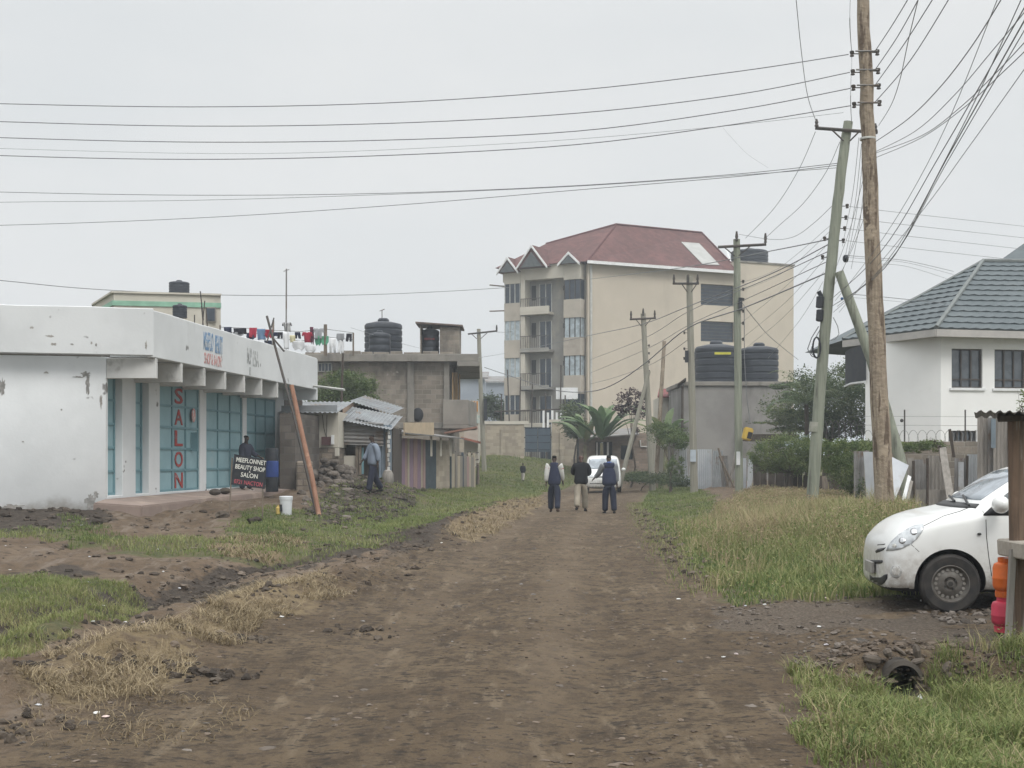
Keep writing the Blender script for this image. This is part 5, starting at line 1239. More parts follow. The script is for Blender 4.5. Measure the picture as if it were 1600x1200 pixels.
    m = MB(); rect(m, 1.76, 5.34, .45, -.34, ZT - .95, ZT + .1); rect(m, 6.755, 7.0, .2, -.34, ZT - .95, ZT + .1); m.build('band', M_CREAM2, t, bevel=.01)
    pp = MB(); p = We(.25, .08); pp.tube([(p.x, p.y, 1.), (p.x, p.y, ZT - .1)], .09, 8); pp.build('downpipe', M_PALEPIPE, t)
    # hipped roof with three street gables
    ov = .55
    e0, e1 = We(-.2, ov), We(uR + .1, ov)
    f0, f1 = Wf(-.2, .75), Wf(LF + .45, .75)
    back0, back1 = We(uR + .1, -9.5), Wf(LF + .45, -9.5)
    def K(px, py, Y): return P(px, py, Y)
    r0, r1 = K(963, 351, 99.5), K(1045, 357, 102); r2 = K(1096, 364, 103.5)
    zE = ZT + .1
    fc = Vector((We(-.3, ov).x, We(-.3, ov).y, zE)); L = Wf(LF + .5, .7); fl = Vector((L.x, L.y, zE)); er = Vector((e1.x, e1.y, zE - .05))
    bk = Vector((back0.x, back0.y, zE)); bl = Vector((back1.x, back1.y, zE))
    q0 = K(853, 381, 98.5)
    M_ROOF = mat('maroon_roof_tiles', (.108, .052, .047), (.09, .045, .041), .8, .85, .25, 16., brick=(.33, .25, .012, (.085, .036, .036)), stain=(.15, .072, .066), ssc=.5, s0=.52, s1=.75)
    m = MB()
    vs = [fc, er, bk, bl, fl, r0, r2, q0]
    m.add(vs, [(0, 1, 6, 5), (1, 2, 6), (2, 3, 5, 6), (3, 4, 7), (3, 7, 5), (4, 0, 7), (0, 5, 7), (0, 4, 3, 2, 1)]); m.build('roof', M_ROOF, t, smooth=0)
    m = MB(); m.tube([q0, r0 + Vector((0, 0, .03)), r2 + Vector((0, 0, .03)), er], .09, 5); m.tube([fc, r0], .07, 5); m.build('ridge_cap', mat('dark_ridge', (.10, .04, .04), None, 3), t)
    m = MB()
    for a, b in ((fc, er),): 
        dd = (b - a).normalized(); n = Vector((dd.y, -dd.x, 0)) * .04; m.slab([a + n - Vector((0, 0, .16)), b + n - Vector((0, 0, .16)), b + n + Vector((0, 0, .06)), a + n + Vector((0, 0, .06))], .06)
    pA = K(1147, 427, 99.2); pB = K(1134, 388, 101.3); m.tube([pA, pB], .09, 5)
    m.build('fascia', M_WHITEPAINT, t)
    def gable(u0, u1, o, zb, zp, back, nm):
        a, b = Wf(u0, o), Wf(u1, o); c = (a + b) / 2
        A, B, T = Vector((a.x, a.y, zb)), Vector((b.x, b.y, zb)), Vector((c.x, c.y, zp))
        bk_ = Wf((u0 + u1) / 2, -back); TB = Vector((bk_.x, bk_.y, zp)); a2, b2 = Wf(u0, -back), Wf(u1, -back); A2, B2 = Vector((a2.x, a2.y, zb)), Vector((b2.x, b2.y, zb))
        g = MB(); g.add([A, B, T, A2, B2, TB], [(0, 3, 5, 2), (1, 2, 5, 4), (0, 1, 4, 3), (3, 4, 5), (0, 2, 1)]); go = g.build(nm, M_ROOF, t, smooth=0)
        f = MB(); w = (B - A).normalized(); out = fn * .02
        for p, q in ((A, T), (T, B)):
            dn = Vector((0, 0, -.19)); f.slab([p + out, q + out, q + out + dn, p + out + dn], -.10)
        f.build('bargeboard', M_WHITEPAINT, go)
        v = MB(); i = .24; v.slab([A.lerp(B, .16) + fn * .03 + Vector((0, 0, .0)), A.lerp(B, .84) + fn * .03, T + fn * .03 - Vector((0, 0, (zp - zb) * .34))], .08); v.build('gable_panel', mat('teal_grey_panel', (.075, .085, .088), (.11, .12, .122), 5.), go)
    gable(.25, 2.05, .8, ZT - .0, ZT + .85, 4.0, 'gable')
    gable(2.75, 5.35, 1.1, ZT - .1, ZT + 1.55, 5.0, 'gable')
    gable(5.3, 7.15, .85, ZT - .3, ZT + .85, 4.5, 'gable')
    # glazed skylight strip lying on the end slope
    n = (er - fc).cross(r2 - fc).normalized(); n = n if n.z > 0 else -n
    def onroof(px, py):
        o = Vector((0, 0, CH)); d = Vector(((px - 800) / F, 1, (H0 - py) / F)); k = (fc - o).dot(n) / d.dot(n); return o + d * k + n * .06
    m = MB(); m.slab([onroof(1064, 379), onroof(1092, 381), onroof(1124, 415), onroof(1098, 414)], -.05); m.build('skylight', mat('pale_skylight', (.34, .34, .32), (.28, .28, .265), 1.4, .4, 0), t)
    tk = P(1171, 411, 104); tank('water_tank', 'black tank on the flat roof part of the cream apartment block', (tk.x, tk.y, ez(411, 99.6) + .3), 1.5, 1.45, 'rooftop water tanks')
    m = MB(); q = [We(uR + .1, .08), We(uE + .08, .08), We(uE + .08, -9.1), We(uR + .1, -9.1)]; m.prism([(p.x, p.y) for p in q], ez(411, 99.6) + .003, ez(411, 99.6) + .12); m.build('coping', M_CONC, t)
    m = MB()
    for py in (448, 485):
        a = Wf(LF, .2); z = ez(py, 97); m.tube([(a.x + .4, a.y, z), (a.x - 1.1, a.y, z + (.15 if py == 448 else -.05))], .05, 6)
    m.build('projecting_bar', M_WOOD, t)
    # wooden scaffold at the foot of the facade
    s = thing('scaffold', 'pole scaffold standing at the foot of the apartment front', 'scaffold', Wf(3, 1.6))
    for i, (u, h, le) in enumerate(((6.5, 5.2, .1), (5.6, 7., -.25), (5.0, 6.4, .2), (3.9, 6., .1), (2.6, 5.2, -.1), (1.5, 7.2, .05), (1.2, 5., .1))):
        p = Wf(u, 1.5); MB().tube([(p.x, p.y, .9), (p.x + le, p.y, 1.2 + h)], .05, 6).build('pole', M_DARKWOOD, s)
    for z in (3.1, 5.1): a, b = Wf(7, 1.45), Wf(.4, 1.45); MB().tube([(a.x, a.y, z), (b.x, b.y, z + .1)], .05, 6).build('ledger', M_DARKWOOD, s)
    m = MB()
    for i in range(6): p = Wf(1.0 + i * .36, 1.62); m.box((p.x, p.y, 4.3), (.16, .03, 1.3 + .3 * (i % 2)))
    m.build('white_sheet', M_WHITEPAINT, s)
    m = MB(); p = Wf(1.2, 1.0); m.box((p.x, p.y, 6.35), (1.6, .1, .85)); m.build('pale_board', M_WHITEPAINT, s)
    m = MB()
    for i in range(5): p = Wf(6.9 - i * .3, 1.55); m.box((p.x, p.y, 3.15), (.2, .2, .5))
    m.build('stacked_bags', M_WHITEPAINT, s)
apartment()
# ------------------------------------------------------------------ right side: tank block, white house, fences, hedges
def right_buildings():
    Y = 66.; gx = lambda px, d=0: (px - 800) * (Y + d) / F; gzp = lambda py, d=0: CH + (H0 - py) * (Y + d) / F
    t = thing('tank_house', 'plain grey rendered block house carrying a row of big black tanks', 'building', (gx(1160), Y, .5))
    zt = gzp(603)
    MB().prism([(gx(1066), Y), (gx(1236), Y), (gx(1242), Y + 6), (gx(1066), Y + 6)], .2, zt).build('wall', mat('stained_grey_render', (.26, .25, .235), (.20, .19, .18), .5, .95, .15, 12., stain=(.13, .125, .115), ssc=.6, s0=.5, s1=.7, sstretch=(1, 1, .35)), t, bevel=.02)
    MB().prism([(gx(1063), Y - .12), (gx(1239), Y - .12), (gx(1245), Y + 6.1), (gx(1063), Y + 6.1)], zt + .003, zt + .22).build('roof_slab', M_CONC, t, bevel=.02)
    tank('water_tank', 'wide black tank left of the pole on the grey tank house', (gx(1119, 2), Y + 2, zt + .225), 1.13, 2.15, 'rooftop water tanks', None, 5)
    tank('water_tank', 'black tank right of the pole on the grey tank house', (gx(1186, 2), Y + 2, zt + .225), 1.02, 2.05, 'rooftop water tanks', None, 5)
    tank('water_tank', 'black tank at the far left corner of the grey tank house', (gx(1097, 3.6), Y + 4.2, zt + .225), .55, 2.0, 'rooftop water tanks', None, 4)
    o = MB().box((gx(1129, .9), Y + .85, gzp(550)), (.85, .03, .12)).build('tank_label', mat('yellow_label', (.55, .52, .06), None, 3)); tag(o, 'yellow strip label fixed across the wide black tank', 'label')
    # small annexe roof behind the poles
    t = thing('tiled_house', 'small house with a red tile roof half hidden behind banana leaves', 'house', (gx(1050, 6), Y + 6, .8))
    MB().prism([(gx(1030, 6), Y + 6), (gx(1064, 6), Y + 6), (gx(1064, 6), Y + 9), (gx(1030, 6), Y + 9)], .5, gzp(621, 6)).build('wall', M_CREAM2, t)
    m = MB(); m.slab([(gx(1026, 6), Y + 5.6, gzp(622, 6)), (gx(1065.5, 6), Y + 5.6, gzp(622, 6)), (gx(1065.5, 6), Y + 8, gzp(607, 6)), (gx(1036, 6), Y + 8, gzp(607, 6))], -.1); m.build('roof', mat('red_tile', (.20, .065, .06), (.15, .05, .05), 2., brick=(.3, .2, .01, (.1, .04, .04))), t)
    m = MB(); p = P(1066, 600, 65.6); m.tube([p, p + Vector((0, 0, -3.4))], .07, 6); m.slab([P(1058, 600, 65.2), P(1071, 590, 65.2), P(1071, 594, 66), P(1058, 606, 66)], .06); m.build('gutter_post', M_DARKWOOD, t)
    # white two storey house
    t = thing('white_house', 'white two storey house with grey green tile roof and dark corner balcony', 'house', P(1470, 760, 44))
    Yc, Yl, Yr = 43., 45., 44.1
    gz_ = lambda py, y: CH + (H0 - py) * y / F
    c = Vector(((1470 - 800) * Yc / F, Yc, 0)); l = Vector(((1352 - 800) * Yl / F, Yl, 0)); r = Vector(((1700 - 800) * Yr / F, Yr, 0))
    zt = gz_(524, Yc)
    m = MB(); d = (r - c).normalized(); L = (r - c).length
    uo = lambda px: ((px - 800) / F * c.y - c.x) / (d.x - (px - 800) / F * d.y)
    w1, w2 = (uo(1487), uo(1535)), (uo(1554), uo(1602))
    zo = [(gz_(606, 43.2), gz_(545, 43.2))] * 2
    wall_with_openings(m, c, r, .2, zt, .25, [(w1[0], w1[1], *zo[0]), (w2[0], w2[1], *zo[1]), (uo(1482), uo(1526), gz_(690, 43.2), gz_(673, 43.2))])
    lb = P(1352, 600, Yl)
    m.prism([(c.x - .0, c.y + .002), (c.x + d.x * .0, c.y + .26), (l.x + .1, l.y + .3), (l.x, l.y)], .2, zt)
    m.build('wall', mat('white_render', (.80, .80, .785), (.76, .76, .745), .5, .9, .05, stain=(.55, .54, .52), ssc=.4, s0=.6, s1=.8), t)
    n = Vector((-d.y, d.x, 0))
    for (a, b), (z0, z1), bars in ((w1, zo[0], 3), (w2, zo[1], 3), ((uo(1482), uo(1526)), (gz_(690, 43.2), gz_(673, 43.2)), 6)):
        def R4(mb, u0, u1, o0, o1, p, q): mb.prism([(k.x, k.y) for k in (c + d * u0 + n * o0, c + d * u1 + n * o0, c + d * u1 + n * o1, c + d * u0 + n * o1)], p, q)
        f = MB(); tk = .045
        R4(f, a + .003, b - .003, .06, .12, z0 + .003, z0 + tk); R4(f, a + .003, b - .003, .06, .12, z1 - tk, z1 - .003)
        for j in range(bars + 1): u = a + tk / 2 + .003 + (b - a - tk - .006) * j / bars; R4(f, u - tk / 2, u + tk / 2, .062, .118, z0 + tk + .001, z1 - tk - .001)
        if bars == 3: R4(f, a + tk, b - tk, .07, .11, z0 + (z1 - z0) * .2, z0 + (z1 - z0) * .2 + .05)
        fo = f.build('window', M_IRON, t)
        g = MB(); R4(g, a + .01, b - .01, .125, .14, z0 + .01, z1 - .01); g.build('pane', glass('house_glass', (.05, .06, .07), .04, .9), fo)
        if bars == 3: s = MB(); R4(s, a - .08, b + .08, -.06, -.003, z0 - .09, z0 - .01); s.build('sill', M_WHITEPAINT, t)
    # balcony recess at the left end, its shade painted as a black block
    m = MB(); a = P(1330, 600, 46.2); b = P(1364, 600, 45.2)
    m.prism([(a.x, a.y), (l.x - .004, l.y - .12), (l.x - .004, l.y + 1.2), (a.x + .2, a.y + 1.6)], gz_(596, 45.5), gz_(541, 45.5)); m.build('balcony_shade_block', M_BLACKBOARD, t)
    m = MB(); m.prism([(a.x - .05, a.y - .1), (l.x - .004, l.y - .16), (l.x - .004, l.y + 1.3), (a.x + .2, a.y + 1.8)], gz_(599, 45.5), gz_(596.2, 45.5)); m.build('balcony_slab', M_WHITEPAINT, t)
    # roof: eaves polygon, hips to the ridge
    e = [P(1317, 525, 46.5), P(1463, 518.5, 42.3), P(1760, 528, 44.), Vector((20.5, 58, P(1317, 525, 46.5).z)), Vector((11.9, 52, P(1317, 525, 46.5).z))]
    for p in e[:3]: p.z = zt + .16
    e[3].z = e[4].z = zt + .16
    rp = P(1536, 409.5, 48.5); rr = P(1760, 411, 50.2)
    M_HROOF = mat('grey_green_tiles', (.082, .10, .106), (.066, .083, .089), .8, .6, .2, 14., stain=(.12, .135, .135), ssc=.7, s0=.52, s1=.75)
    m = MB(); m.add(e + [rp, rr], [(0, 1, 5), (1, 2, 6, 5), (2, 3, 6), (3, 4, 5, 6), (4, 0, 5), (4, 3, 2, 1, 0)]); ro = m.build('roof', M_HROOF, t, smooth=0)
    # pressed tile courses laid over the two street slopes
    tc = MB()
    def courses(A, B, T0, T1, rows):
        nr = (B - A).cross(T0 - A).normalized(); nr = nr if nr.z > 0 else -nr
        for i in range(rows):
            f0, f1 = i / rows, (i + 1) / rows
            a0, b0 = A.lerp(T0, f0), B.lerp(T1, f0); a1, b1 = A.lerp(T0, f1), B.lerp(T1, f1)
            k = max(2, int((b0 - a0).length / .11)); vs, fs = [], []
            for j in range(k + 1):
                w = .022 + .018 * math.sin(j * math.pi / 2)
                vs += [a0.lerp(b0, j / k) + nr * .004, a0.lerp(b0, j / k) + nr * (w + .03), a1.lerp(b1, j / k) + nr * (.006 + .25 * w)]
            for j in range(k):
                q = j * 3; fs += [(q, q + 3, q + 4, q + 1), (q + 1, q + 4, q + 5, q + 2)]
            tc.add(vs, fs)
    courses(e[1], e[2], rp, rr, 13); courses(e[0], e[1], rp, rp, 13)
    tc.build('tile_courses', M_HROOF, ro, smooth=0)
    m = MB(); m.tube([e[1] + Vector((0, 0, .04)), rp + Vector((0, 0, .05)), rr + Vector((0, 0, .05))], .085, 6); m.tube([e[0] + Vector((0, 0, .04)), rp + Vector((0, 0, .05))], .07, 6); m.build('ridge_cap', mat('grey_ridge', (.15, .165, .16), None, 3, .6), ro)
    m = MB()
    for p, q in ((e[0], e[1]), (e[1], e[2])):
        w = (q - p).normalized(); o = Vector((w.y, -w.x, 0)) * .03; m.slab([p + o - Vector((0, 0, .26)), q + o - Vector((0, 0, .26)), q + o - Vector((0, 0, .02)), p + o - Vector((0, 0, .02))], .05)
    m.build('fascia', mat('grey_fascia', (.42, .40, .375), (.36, .345, .325), 2., .7), t)
    up = P(1600, 380, 53); m = MB(); b0, b1 = P(1555, 412, 52.5), P(1760, 412, 53); b2 = P(1760, 330, 56); m.add([b0, b1, b2, P(1640, 352, 55), Vector((b1.x, 62, b1.z)), Vector((b0.x + 2, 62, b0.z))], [(0, 1, 2, 3), (1, 4, 2), (4, 5, 3, 2), (5, 0, 3), (0, 5, 4, 1)]); m.build('roof', M_HROOF, t, smooth=0)
    # garden wall with razor wire
    t = thing('garden_wall', 'grey masonry garden wall under razor wire before the white house', 'wall', (((1460 - 800) * 38 / F), 38, .5))
    Y = 38.; gx = lambda px, d=0: (px - 800) * (Y + d) / F; gzp = lambda py, d=0: CH + (H0 - py) * (Y + d) / F
    MB().prism([(gx(1330), Y), (gx(1680), Y), (gx(1680), Y + .2), (gx(1330), Y + .2)], .2, gzp(690)).build('wall', M_BLOCK, t, bevel=.01)
    for px in (1415, 1510, 1600): MB().tube([(gx(px), Y + .1, gzp(690)), (gx(px), Y + .1, gzp(640))], .022, 6).build('wire_post', M_IRON, t)
    m = MB(); m.ball((gx(1409), Y, gzp(657)), .055, 8, 6); m.build('insulator', M_IRON, t)
    m = MB()
    for yy in (664, 650): m.tube([(gx(1330), Y + .1, gzp(yy)), (gx(1500), Y + .1, gzp(yy + 1)), (gx(1680), Y + .1, gzp(yy))], .006, 4)
    m.build('strand', M_TINOLD, t)
    m = MB(); pts = [Vector((gx(1340) + i * .018, Y + .1 + .22 * math.cos(i * .42), gzp(681) + .17 * math.sin(i * .42))) for i in range(330)]
    m.tube(pts, .007, 4); m.build('razor_coil', M_TINOLD, t)
    t = thing('razor_coil', 'dark coils of razor wire above the hedge left of the white house', 'razor wire', P(1315, 690, 47))
    m = MB(); pts = [P(1285, 676, 47) + Vector((i * .0105, .3 * math.cos(i * .3), .33 * math.sin(i * .3) + .1)) for i in range(160)]; m.tube(pts, .016, 4); m.build('coil', M_IRON, t)
right_buildings()

def fences():
    mats = [M_TIN, M_TINOLD, M_TINWHITE, M_WOOD, M_BOARD]
    def sheet(par, px0, px1, y0, y1, Y, m, lean=0., corr=True, tilt=0., name='panel'):
        a, b = P(px0, y1, Y), P(px1, y1, Y); h = (y1 - y0) * Y / F
        v = Vector((lean, tilt, h)); mb = MB()
        if corr: mb.corrugated(a, b - a, v, .09, .013)
        else: mb.slab([a, b, b + v, a + v], .03)
        return mb.build(name, m, par)
    # far fence, from the tank house forward
    t = thing('tin_fence', 'patchwork fence of tin sheets and sticks along the verge behind the thin poles', 'fence', on(1120, 57))
    for px0, px1, y0, y1, Y, m, ln, c in ((1052, 1066, 704, 752, 62, 1, .1, True), (1064, 1076, 700, 756, 60, 0, -.1, True), (1074, 1083, 702, 760, 58, 2, .2, True), (1090, 1112, 702, 764, 56.5, 2, 0, True), (1112, 1128, 704, 768, 55.5, 0, .05, True), (1128, 1141, 712, 768, 54.5, 1, -.1, True), (1158, 1166, 716, 766, 50, 2, 0, True), (1167, 1175, 714, 766, 49.5, 2, .06, True)):
        sheet(t, px0, px1, y0, y1, Y, mats[m], ln, c)
    for i, (px, y0, y1, Y, ln) in enumerate(((1141, 700, 770, 54, -.5), (1146, 706, 770, 54, .25), (1150, 712, 768, 53.5, -.7), (1138, 706, 772, 54, .3), (1131, 715, 770, 54.3, .6), (1084, 702, 757, 57, .0))):
        a = P(px, y1, Y); MB().tube([a, a + Vector((ln, 0, (y1 - y0) * Y / F))], .045, 6).build('stick', [M_WOOD, M_BOARD][i % 2], t)
    t = thing('board_fence', 'dark board fence standing under the round hedge bush', 'fence', on(1210, 45))
    x = 1178
    while x < 1345:
        w = random.uniform(7, 12); Y = 47 - (x - 1178) * .045
        sheet(t, x, x + w - .8, random.uniform(716, 724) if x < 1240 else random.uniform(735, 745), 784, Y, random.choice([M_DARKWOOD, M_DARKWOOD, M_WOOD]), random.uniform(-.05, .05), False, 0, 'board'); x += w
    p = P(1226, 785, 44.2); MB().tube([p, p + Vector((.08, 0, 1.75))], .05, 6).build('post', M_WOOD, t)
    # near fence behind the big pole and the car
    t = thing('scrap_fence', 'patchwork fence of pale tin sheets and grey boards behind the white hatchback', 'fence', on(1440, 30))
    Y = 31.
    S = [(1334, 1350, 705, 790, 31.6, M_TINOLD, 0, True, 'panel'), (1349, 1356, 704, 795, 31.4, M_BOARD, .03, False, 'board'), (1357, 1386, 706, 812, 30.6, M_TINWHITE, -.12, False, 'panel'),
         (1418, 1427, 716, 812, 30.9, M_BOARD, .0, False, 'board'), (1428, 1448, 718, 770, 30.8, M_TINOLD, .0, True, 'panel'), (1449, 1476, 712, 768, 31.0, M_BOARD, .0, True, 'panel'),
         (1430, 1448, 765, 812, 30.3, M_BOARD, .0, False, 'board'), (1450, 1479, 765, 812, 30.2, M_BOARD, .02, False, 'board'),
         (1490, 1512, 716, 810, 31.2, M_TINOLD, .02, True, 'panel'), (1511, 1530, 710, 812, 31.1, M_TIN, .0, True, 'panel'), (1498, 1506, 722, 812, 30.9, M_TINWHITE, .0, False, 'panel'),
         (1527, 1545, 648, 812, 29.6, M_BOARD, .0, True, 'panel'), (1544, 1552, 652, 812, 29.5, M_TINOLD, .0, False, 'board'), (1552, 1580, 650, 812, 29.4, M_BOARD, .0, True, 'panel'), (1579, 1625, 649, 812, 29.3, M_BOARD, .0, True, 'panel'), (1624, 1680, 655, 812, 29.2, M_TINOLD, 0, True, 'panel')]
    for px0, px1, y0, y1, YY_, m, ln, c, nm in S: sheet(t, px0, px1, y0, y1, YY_, m, ln, c, 0, nm)
    sheet(t, 1549, 1556, 654, 700, 29.3, mat('blue_grey_patch', (.17, .21, .24), None, 3), 0, False, 0, 'patch')
    # leaning sheet and long boards by the pole, diagonal board
    m = MB(); m.slab([P(1378, 800, 29.6), P(1398, 783, 29.6), P(1420, 727, 30.), P(1394, 714, 30.)], .012); m.build('leaning_sheet', M_TINWHITE, t)
    m = MB(); m.slab([P(1400, 818, 29.2), P(1406, 818, 29.2), P(1424, 745, 29.9), P(1419, 742, 29.9)], .03); m.build('leaning_board', M_WHITEPAINT, t)
    m = MB(); m.slab([P(1409, 815, 29.1), P(1413, 815, 29.1), P(1427, 752, 29.8), P(1423, 750, 29.8)], .03); m.build('leaning_board', M_BOARD, t)
    m = MB(); m.slab([P(1482, 795, 29.6), P(1494, 795, 29.6), P(1478, 698, 30.6), P(1467, 700, 30.6)], .035); m.build('leaning_board', M_BOARD, t)
    m = MB(); m.slab([P(1489, 715, 30.7), P(1493, 714, 30.7), P(1486, 670, 30.7), P(1482, 671, 30.7)], .03); m.build('leaning_board', M_DARKWOOD, t)
    for px, y0 in ((1429, 720), (1449, 716), (1510, 712)):
        a = P(px, 812, 30.1); MB().tube([a, a + Vector((random.uniform(-.03, .03), 0, (812 - y0) * 30.1 / F))], .032, 6).build('post', M_DARKWOOD, t)
    # yellow jerrycan hung on the fence, rusty can, blue tarpaulin roof strip
    p = P(1168, 676, 45.5); t = thing('jerrycan', 'yellow plastic box hanging beside the pale green pole', 'jerrycan', p)
    MB().box(p + Vector((0, 0, -.05)), (.33, .22, .46), 0, 0, Matrix.Rotation(R(14), 4, 'Y')).build('body', mat('yellow_can', (.52, .36, .07), (.44, .30, .06), 3, .5, 0), t, bevel=.04, seg=2)
    MB().box(p + Vector((.06, -.115, -.1)), (.16, .02, .24), 0, 0, Matrix.Rotation(R(14), 4, 'Y')).build('opening', M_DARKIN, t)
    o = MB().slab([P(1215, 696, 50), P(1262, 698, 49), P(1262, 680, 50), P(1220, 692, 51)], .05).build('tarpaulin', mat('blue_grey_tarp', (.20, .235, .27), (.15, .18, .21), 2.)); tag(o, 'blue grey sheet roof piece above the round hedge bush', 'sheet')
    o = MB().box(P(1205, 684, 51) , (2.2, .3, .28)).build('timber_beam', M_DARKWOOD); tag(o, 'dark timber beam between yellow box and blue grey sheet', 'beam')
fences()

M_LEAF = tintmat('leaf_green', [(.040, .065, .022), (.065, .10, .032), (.10, .14, .045), (.15, .18, .07)], .6, .25)
M_LEAFD = tintmat('leaf_dark', [(.042, .066, .034), (.068, .098, .046), (.10, .13, .056), (.15, .18, .07)], .6, .25)
M_LEAFH = tintmat('leaf_hedge', [(.055, .088, .03), (.09, .13, .042), (.135, .175, .06), (.19, .22, .085)], .65, .25)
M_LEAFP = tintmat('leaf_purple', [(.035, .022, .028), (.06, .035, .04), (.10, .065, .06)], .7, .2)
M_BANANA = tintmat('leaf_banana', [(.07, .125, .06), (.11, .175, .08), (.17, .22, .10), (.23, .235, .13)], .5, .3)
def hedge_blobs(px0, px1, y0, y1, Y, n, dy=1.):
    out = []
    for i in range(n):
        f = (i + .5) / n; px = px0 + (px1 - px0) * f; s = Y / F
        out.append((P(px, (y0 + y1) / 2 + random.uniform(-2, 2), Y + random.uniform(-.2, .2)), ((px1 - px0) * s / n * .75, dy, (y1 - y0) * s / 2 * random.uniform(.92, 1.05))))
    return out
def trees():
    # round clipped bush and the longer hedge
    tree('round_bush', 'round clipped green bush above the dark board fence by the leaning green pole', 'bush', on(1232, 43.5), [(P(1203, 712, 43.5), (.72, .8, .58)), (P(1232, 706, 43.5), (1.0, .9, .62)), (P(1264, 711, 43.5), (.72, .8, .58)), (P(1240, 724, 43.4), (.8, .7, .4))], 26000, 420, .062, M_LEAFH, .09, .13, 8, None, .55)
    tree('hedge', 'low clipped hedge running from the leaning green pole to the tin fence', 'hedge', on(1330, 36), hedge_blobs(1285, 1362, 690, 742, 36, 4, .7) + [(P(1340, 738, 35.2), (.75, .5, .55))], 20000, 360, .06, M_LEAFH, .05, .14, 8, None, .5)
    tree('hedge', 'strip of hedge growing over the garden wall under the razor wire', 'hedge', on(1385, 37.4), hedge_blobs(1280, 1470, 688, 706, 37.3, 7, .35), 10000, 240, .06, M_LEAFH, .03, .16, 6, None, .4)
    # trees between tank house and white house
    tree('shade_tree', 'broad dark tree filling the gap beside the white house', 'tree', on(1290, 56), [(P(1300, 622, 56), (1.5, 1.3, 1.0)), (P(1265, 612, 57), (1.3, 1.2, .9)), (P(1245, 640, 56), (1.4, 1.1, .7)), (P(1325, 600, 58), (1.0, 1., 1.0)), (P(1320, 660, 56), (1.1, 1., .7)), (P(1275, 662, 56), (1.2, 1., .6)), (P(1345, 640, 57), (.6, .8, 1.2))], 26000, 300, .115, M_LEAFD, .16, .2, 12, None, .3)
    tree('acacia_tree', 'feathery grey green tree with flat layers against the tank house wall', 'tree', on(1240, 60), [(P(1232, 645, 60), (1.1, .8, .18)), (P(1216, 660, 60), (1.0, .8, .14)), (P(1245, 625, 60), (1.2, .8, .16)), (P(1238, 672, 60), (1.0, .8, .16)), (P(1228, 604, 60), (.8, .7, .14))], 6500, 100, .11, M_LEAFD, .07, .2, 9, None, .2)
    # bush behind the shacks on the left
    tree('shade_tree', 'dense green tree crown rising behind the tin shacks against the block house', 'tree', on(538, 52), [(P(520, 605, 52), (.95, .9, .62)), (P(548, 600, 52), (.9, .9, .6)), (P(555, 628, 52), (1.1, .9, .6)), (P(518, 632, 52), (1.1, .9, .6)), (P(575, 618, 52.5), (.5, .6, .7))], 16000, 260, .10, M_LEAF, .11, .18, 9, None, .35)
    # dark foliage around the far houses and the road end
    tree('shrub', 'dark green shrub mass beyond the wall between far house and apartment', 'shrub', on(775, 100), [(P(765, 640, 100), (1.4, 1., 1.1)), (P(785, 645, 100), (1.2, 1., .9))], 2600, 60, .25, M_LEAFD, .08, .2, 4)
    tree('shrub', 'dark shadowy bush beside the banana plant at the apartment corner', 'shrub', on(898, 82), [(P(895, 655, 82), (.9, .8, 1.0)), (P(905, 670, 82), (.8, .8, .6))], 3500, 70, .18, M_LEAFD, .06, .2, 4)
    tree('purple_tree', 'small purple leaved tree between the banana plants', 'tree', on(985, 70), [(P(988, 622, 70), (.75, .6, .5)), (P(998, 645, 70), (.5, .5, .5)), (P(975, 640, 70), (.5, .5, .4)), (P(992, 668, 70), (.35, .4, .3))], 1500, 60, .17, M_LEAFP, .05, .22, 9, None, .2, bend=1.)
    tree('shrub', 'bushy green shrub at the foot of the concrete pole before the tin fence', 'shrub', on(1048, 58), [(P(1040, 676, 60), (.95, .8, .5)), (P(1056, 690, 59), (.75, .7, .45)), (P(1056, 728, 58), (.4, .5, .5))], 6000, 110, .10, M_LEAF, .06, .2, 6, None, .3)
    tree('shrub', 'low dark scrub at the foot of the brick shed and thin pole', 'shrub', on(1000, 64), [(P(985, 745, 64), (1.1, .6, .25)), (P(1005, 745, 63), (1.0, .6, .28)), (P(1035, 748, 61), (1.1, .6, .3)), (P(1065, 752, 58), (.8, .6, .28))], 7000, 130, .09, M_LEAFD, .02, .25, 3, None, .2)
    tree('climber', 'leafy creeper growing on the tin fence beside the large brown pole', 'creeper', on(1345, 31), [(P(1347, 770, 31.2), (.12, .1, .4)), (P(1343, 785, 31.2), (.15, .1, .3))], 700, 20, .06, M_LEAFD, .01, .3, 3, None, .1)
    tree('sprig', 'pale green leafy sprig growing over the kiosk roof', 'plant', P(1592, 646, 10.7), [(P(1597, 632, 10.7), (.06, .06, .07)), (P(1612, 625, 10.7), (.08, .08, .09)), (P(1594, 612, 10.7), (.04, .04, .05))], 150, 14, .03, M_LEAFH, .004, .3, 5, None, .1)
    tree('sprig', 'thin dry sprig with a few dark leaves above the scrap fence boards', 'plant', P(1470, 715, 29.8), [(P(1458, 687, 29.8), (.08, .05, .08)), (P(1468, 697, 29.8), (.06, .05, .06))], 26, 6, .06, M_LEAFP, .008, .3, 3, None, .1)
    for px, Y, h in ((640, 175, 3), (768, 190, 4)): pass
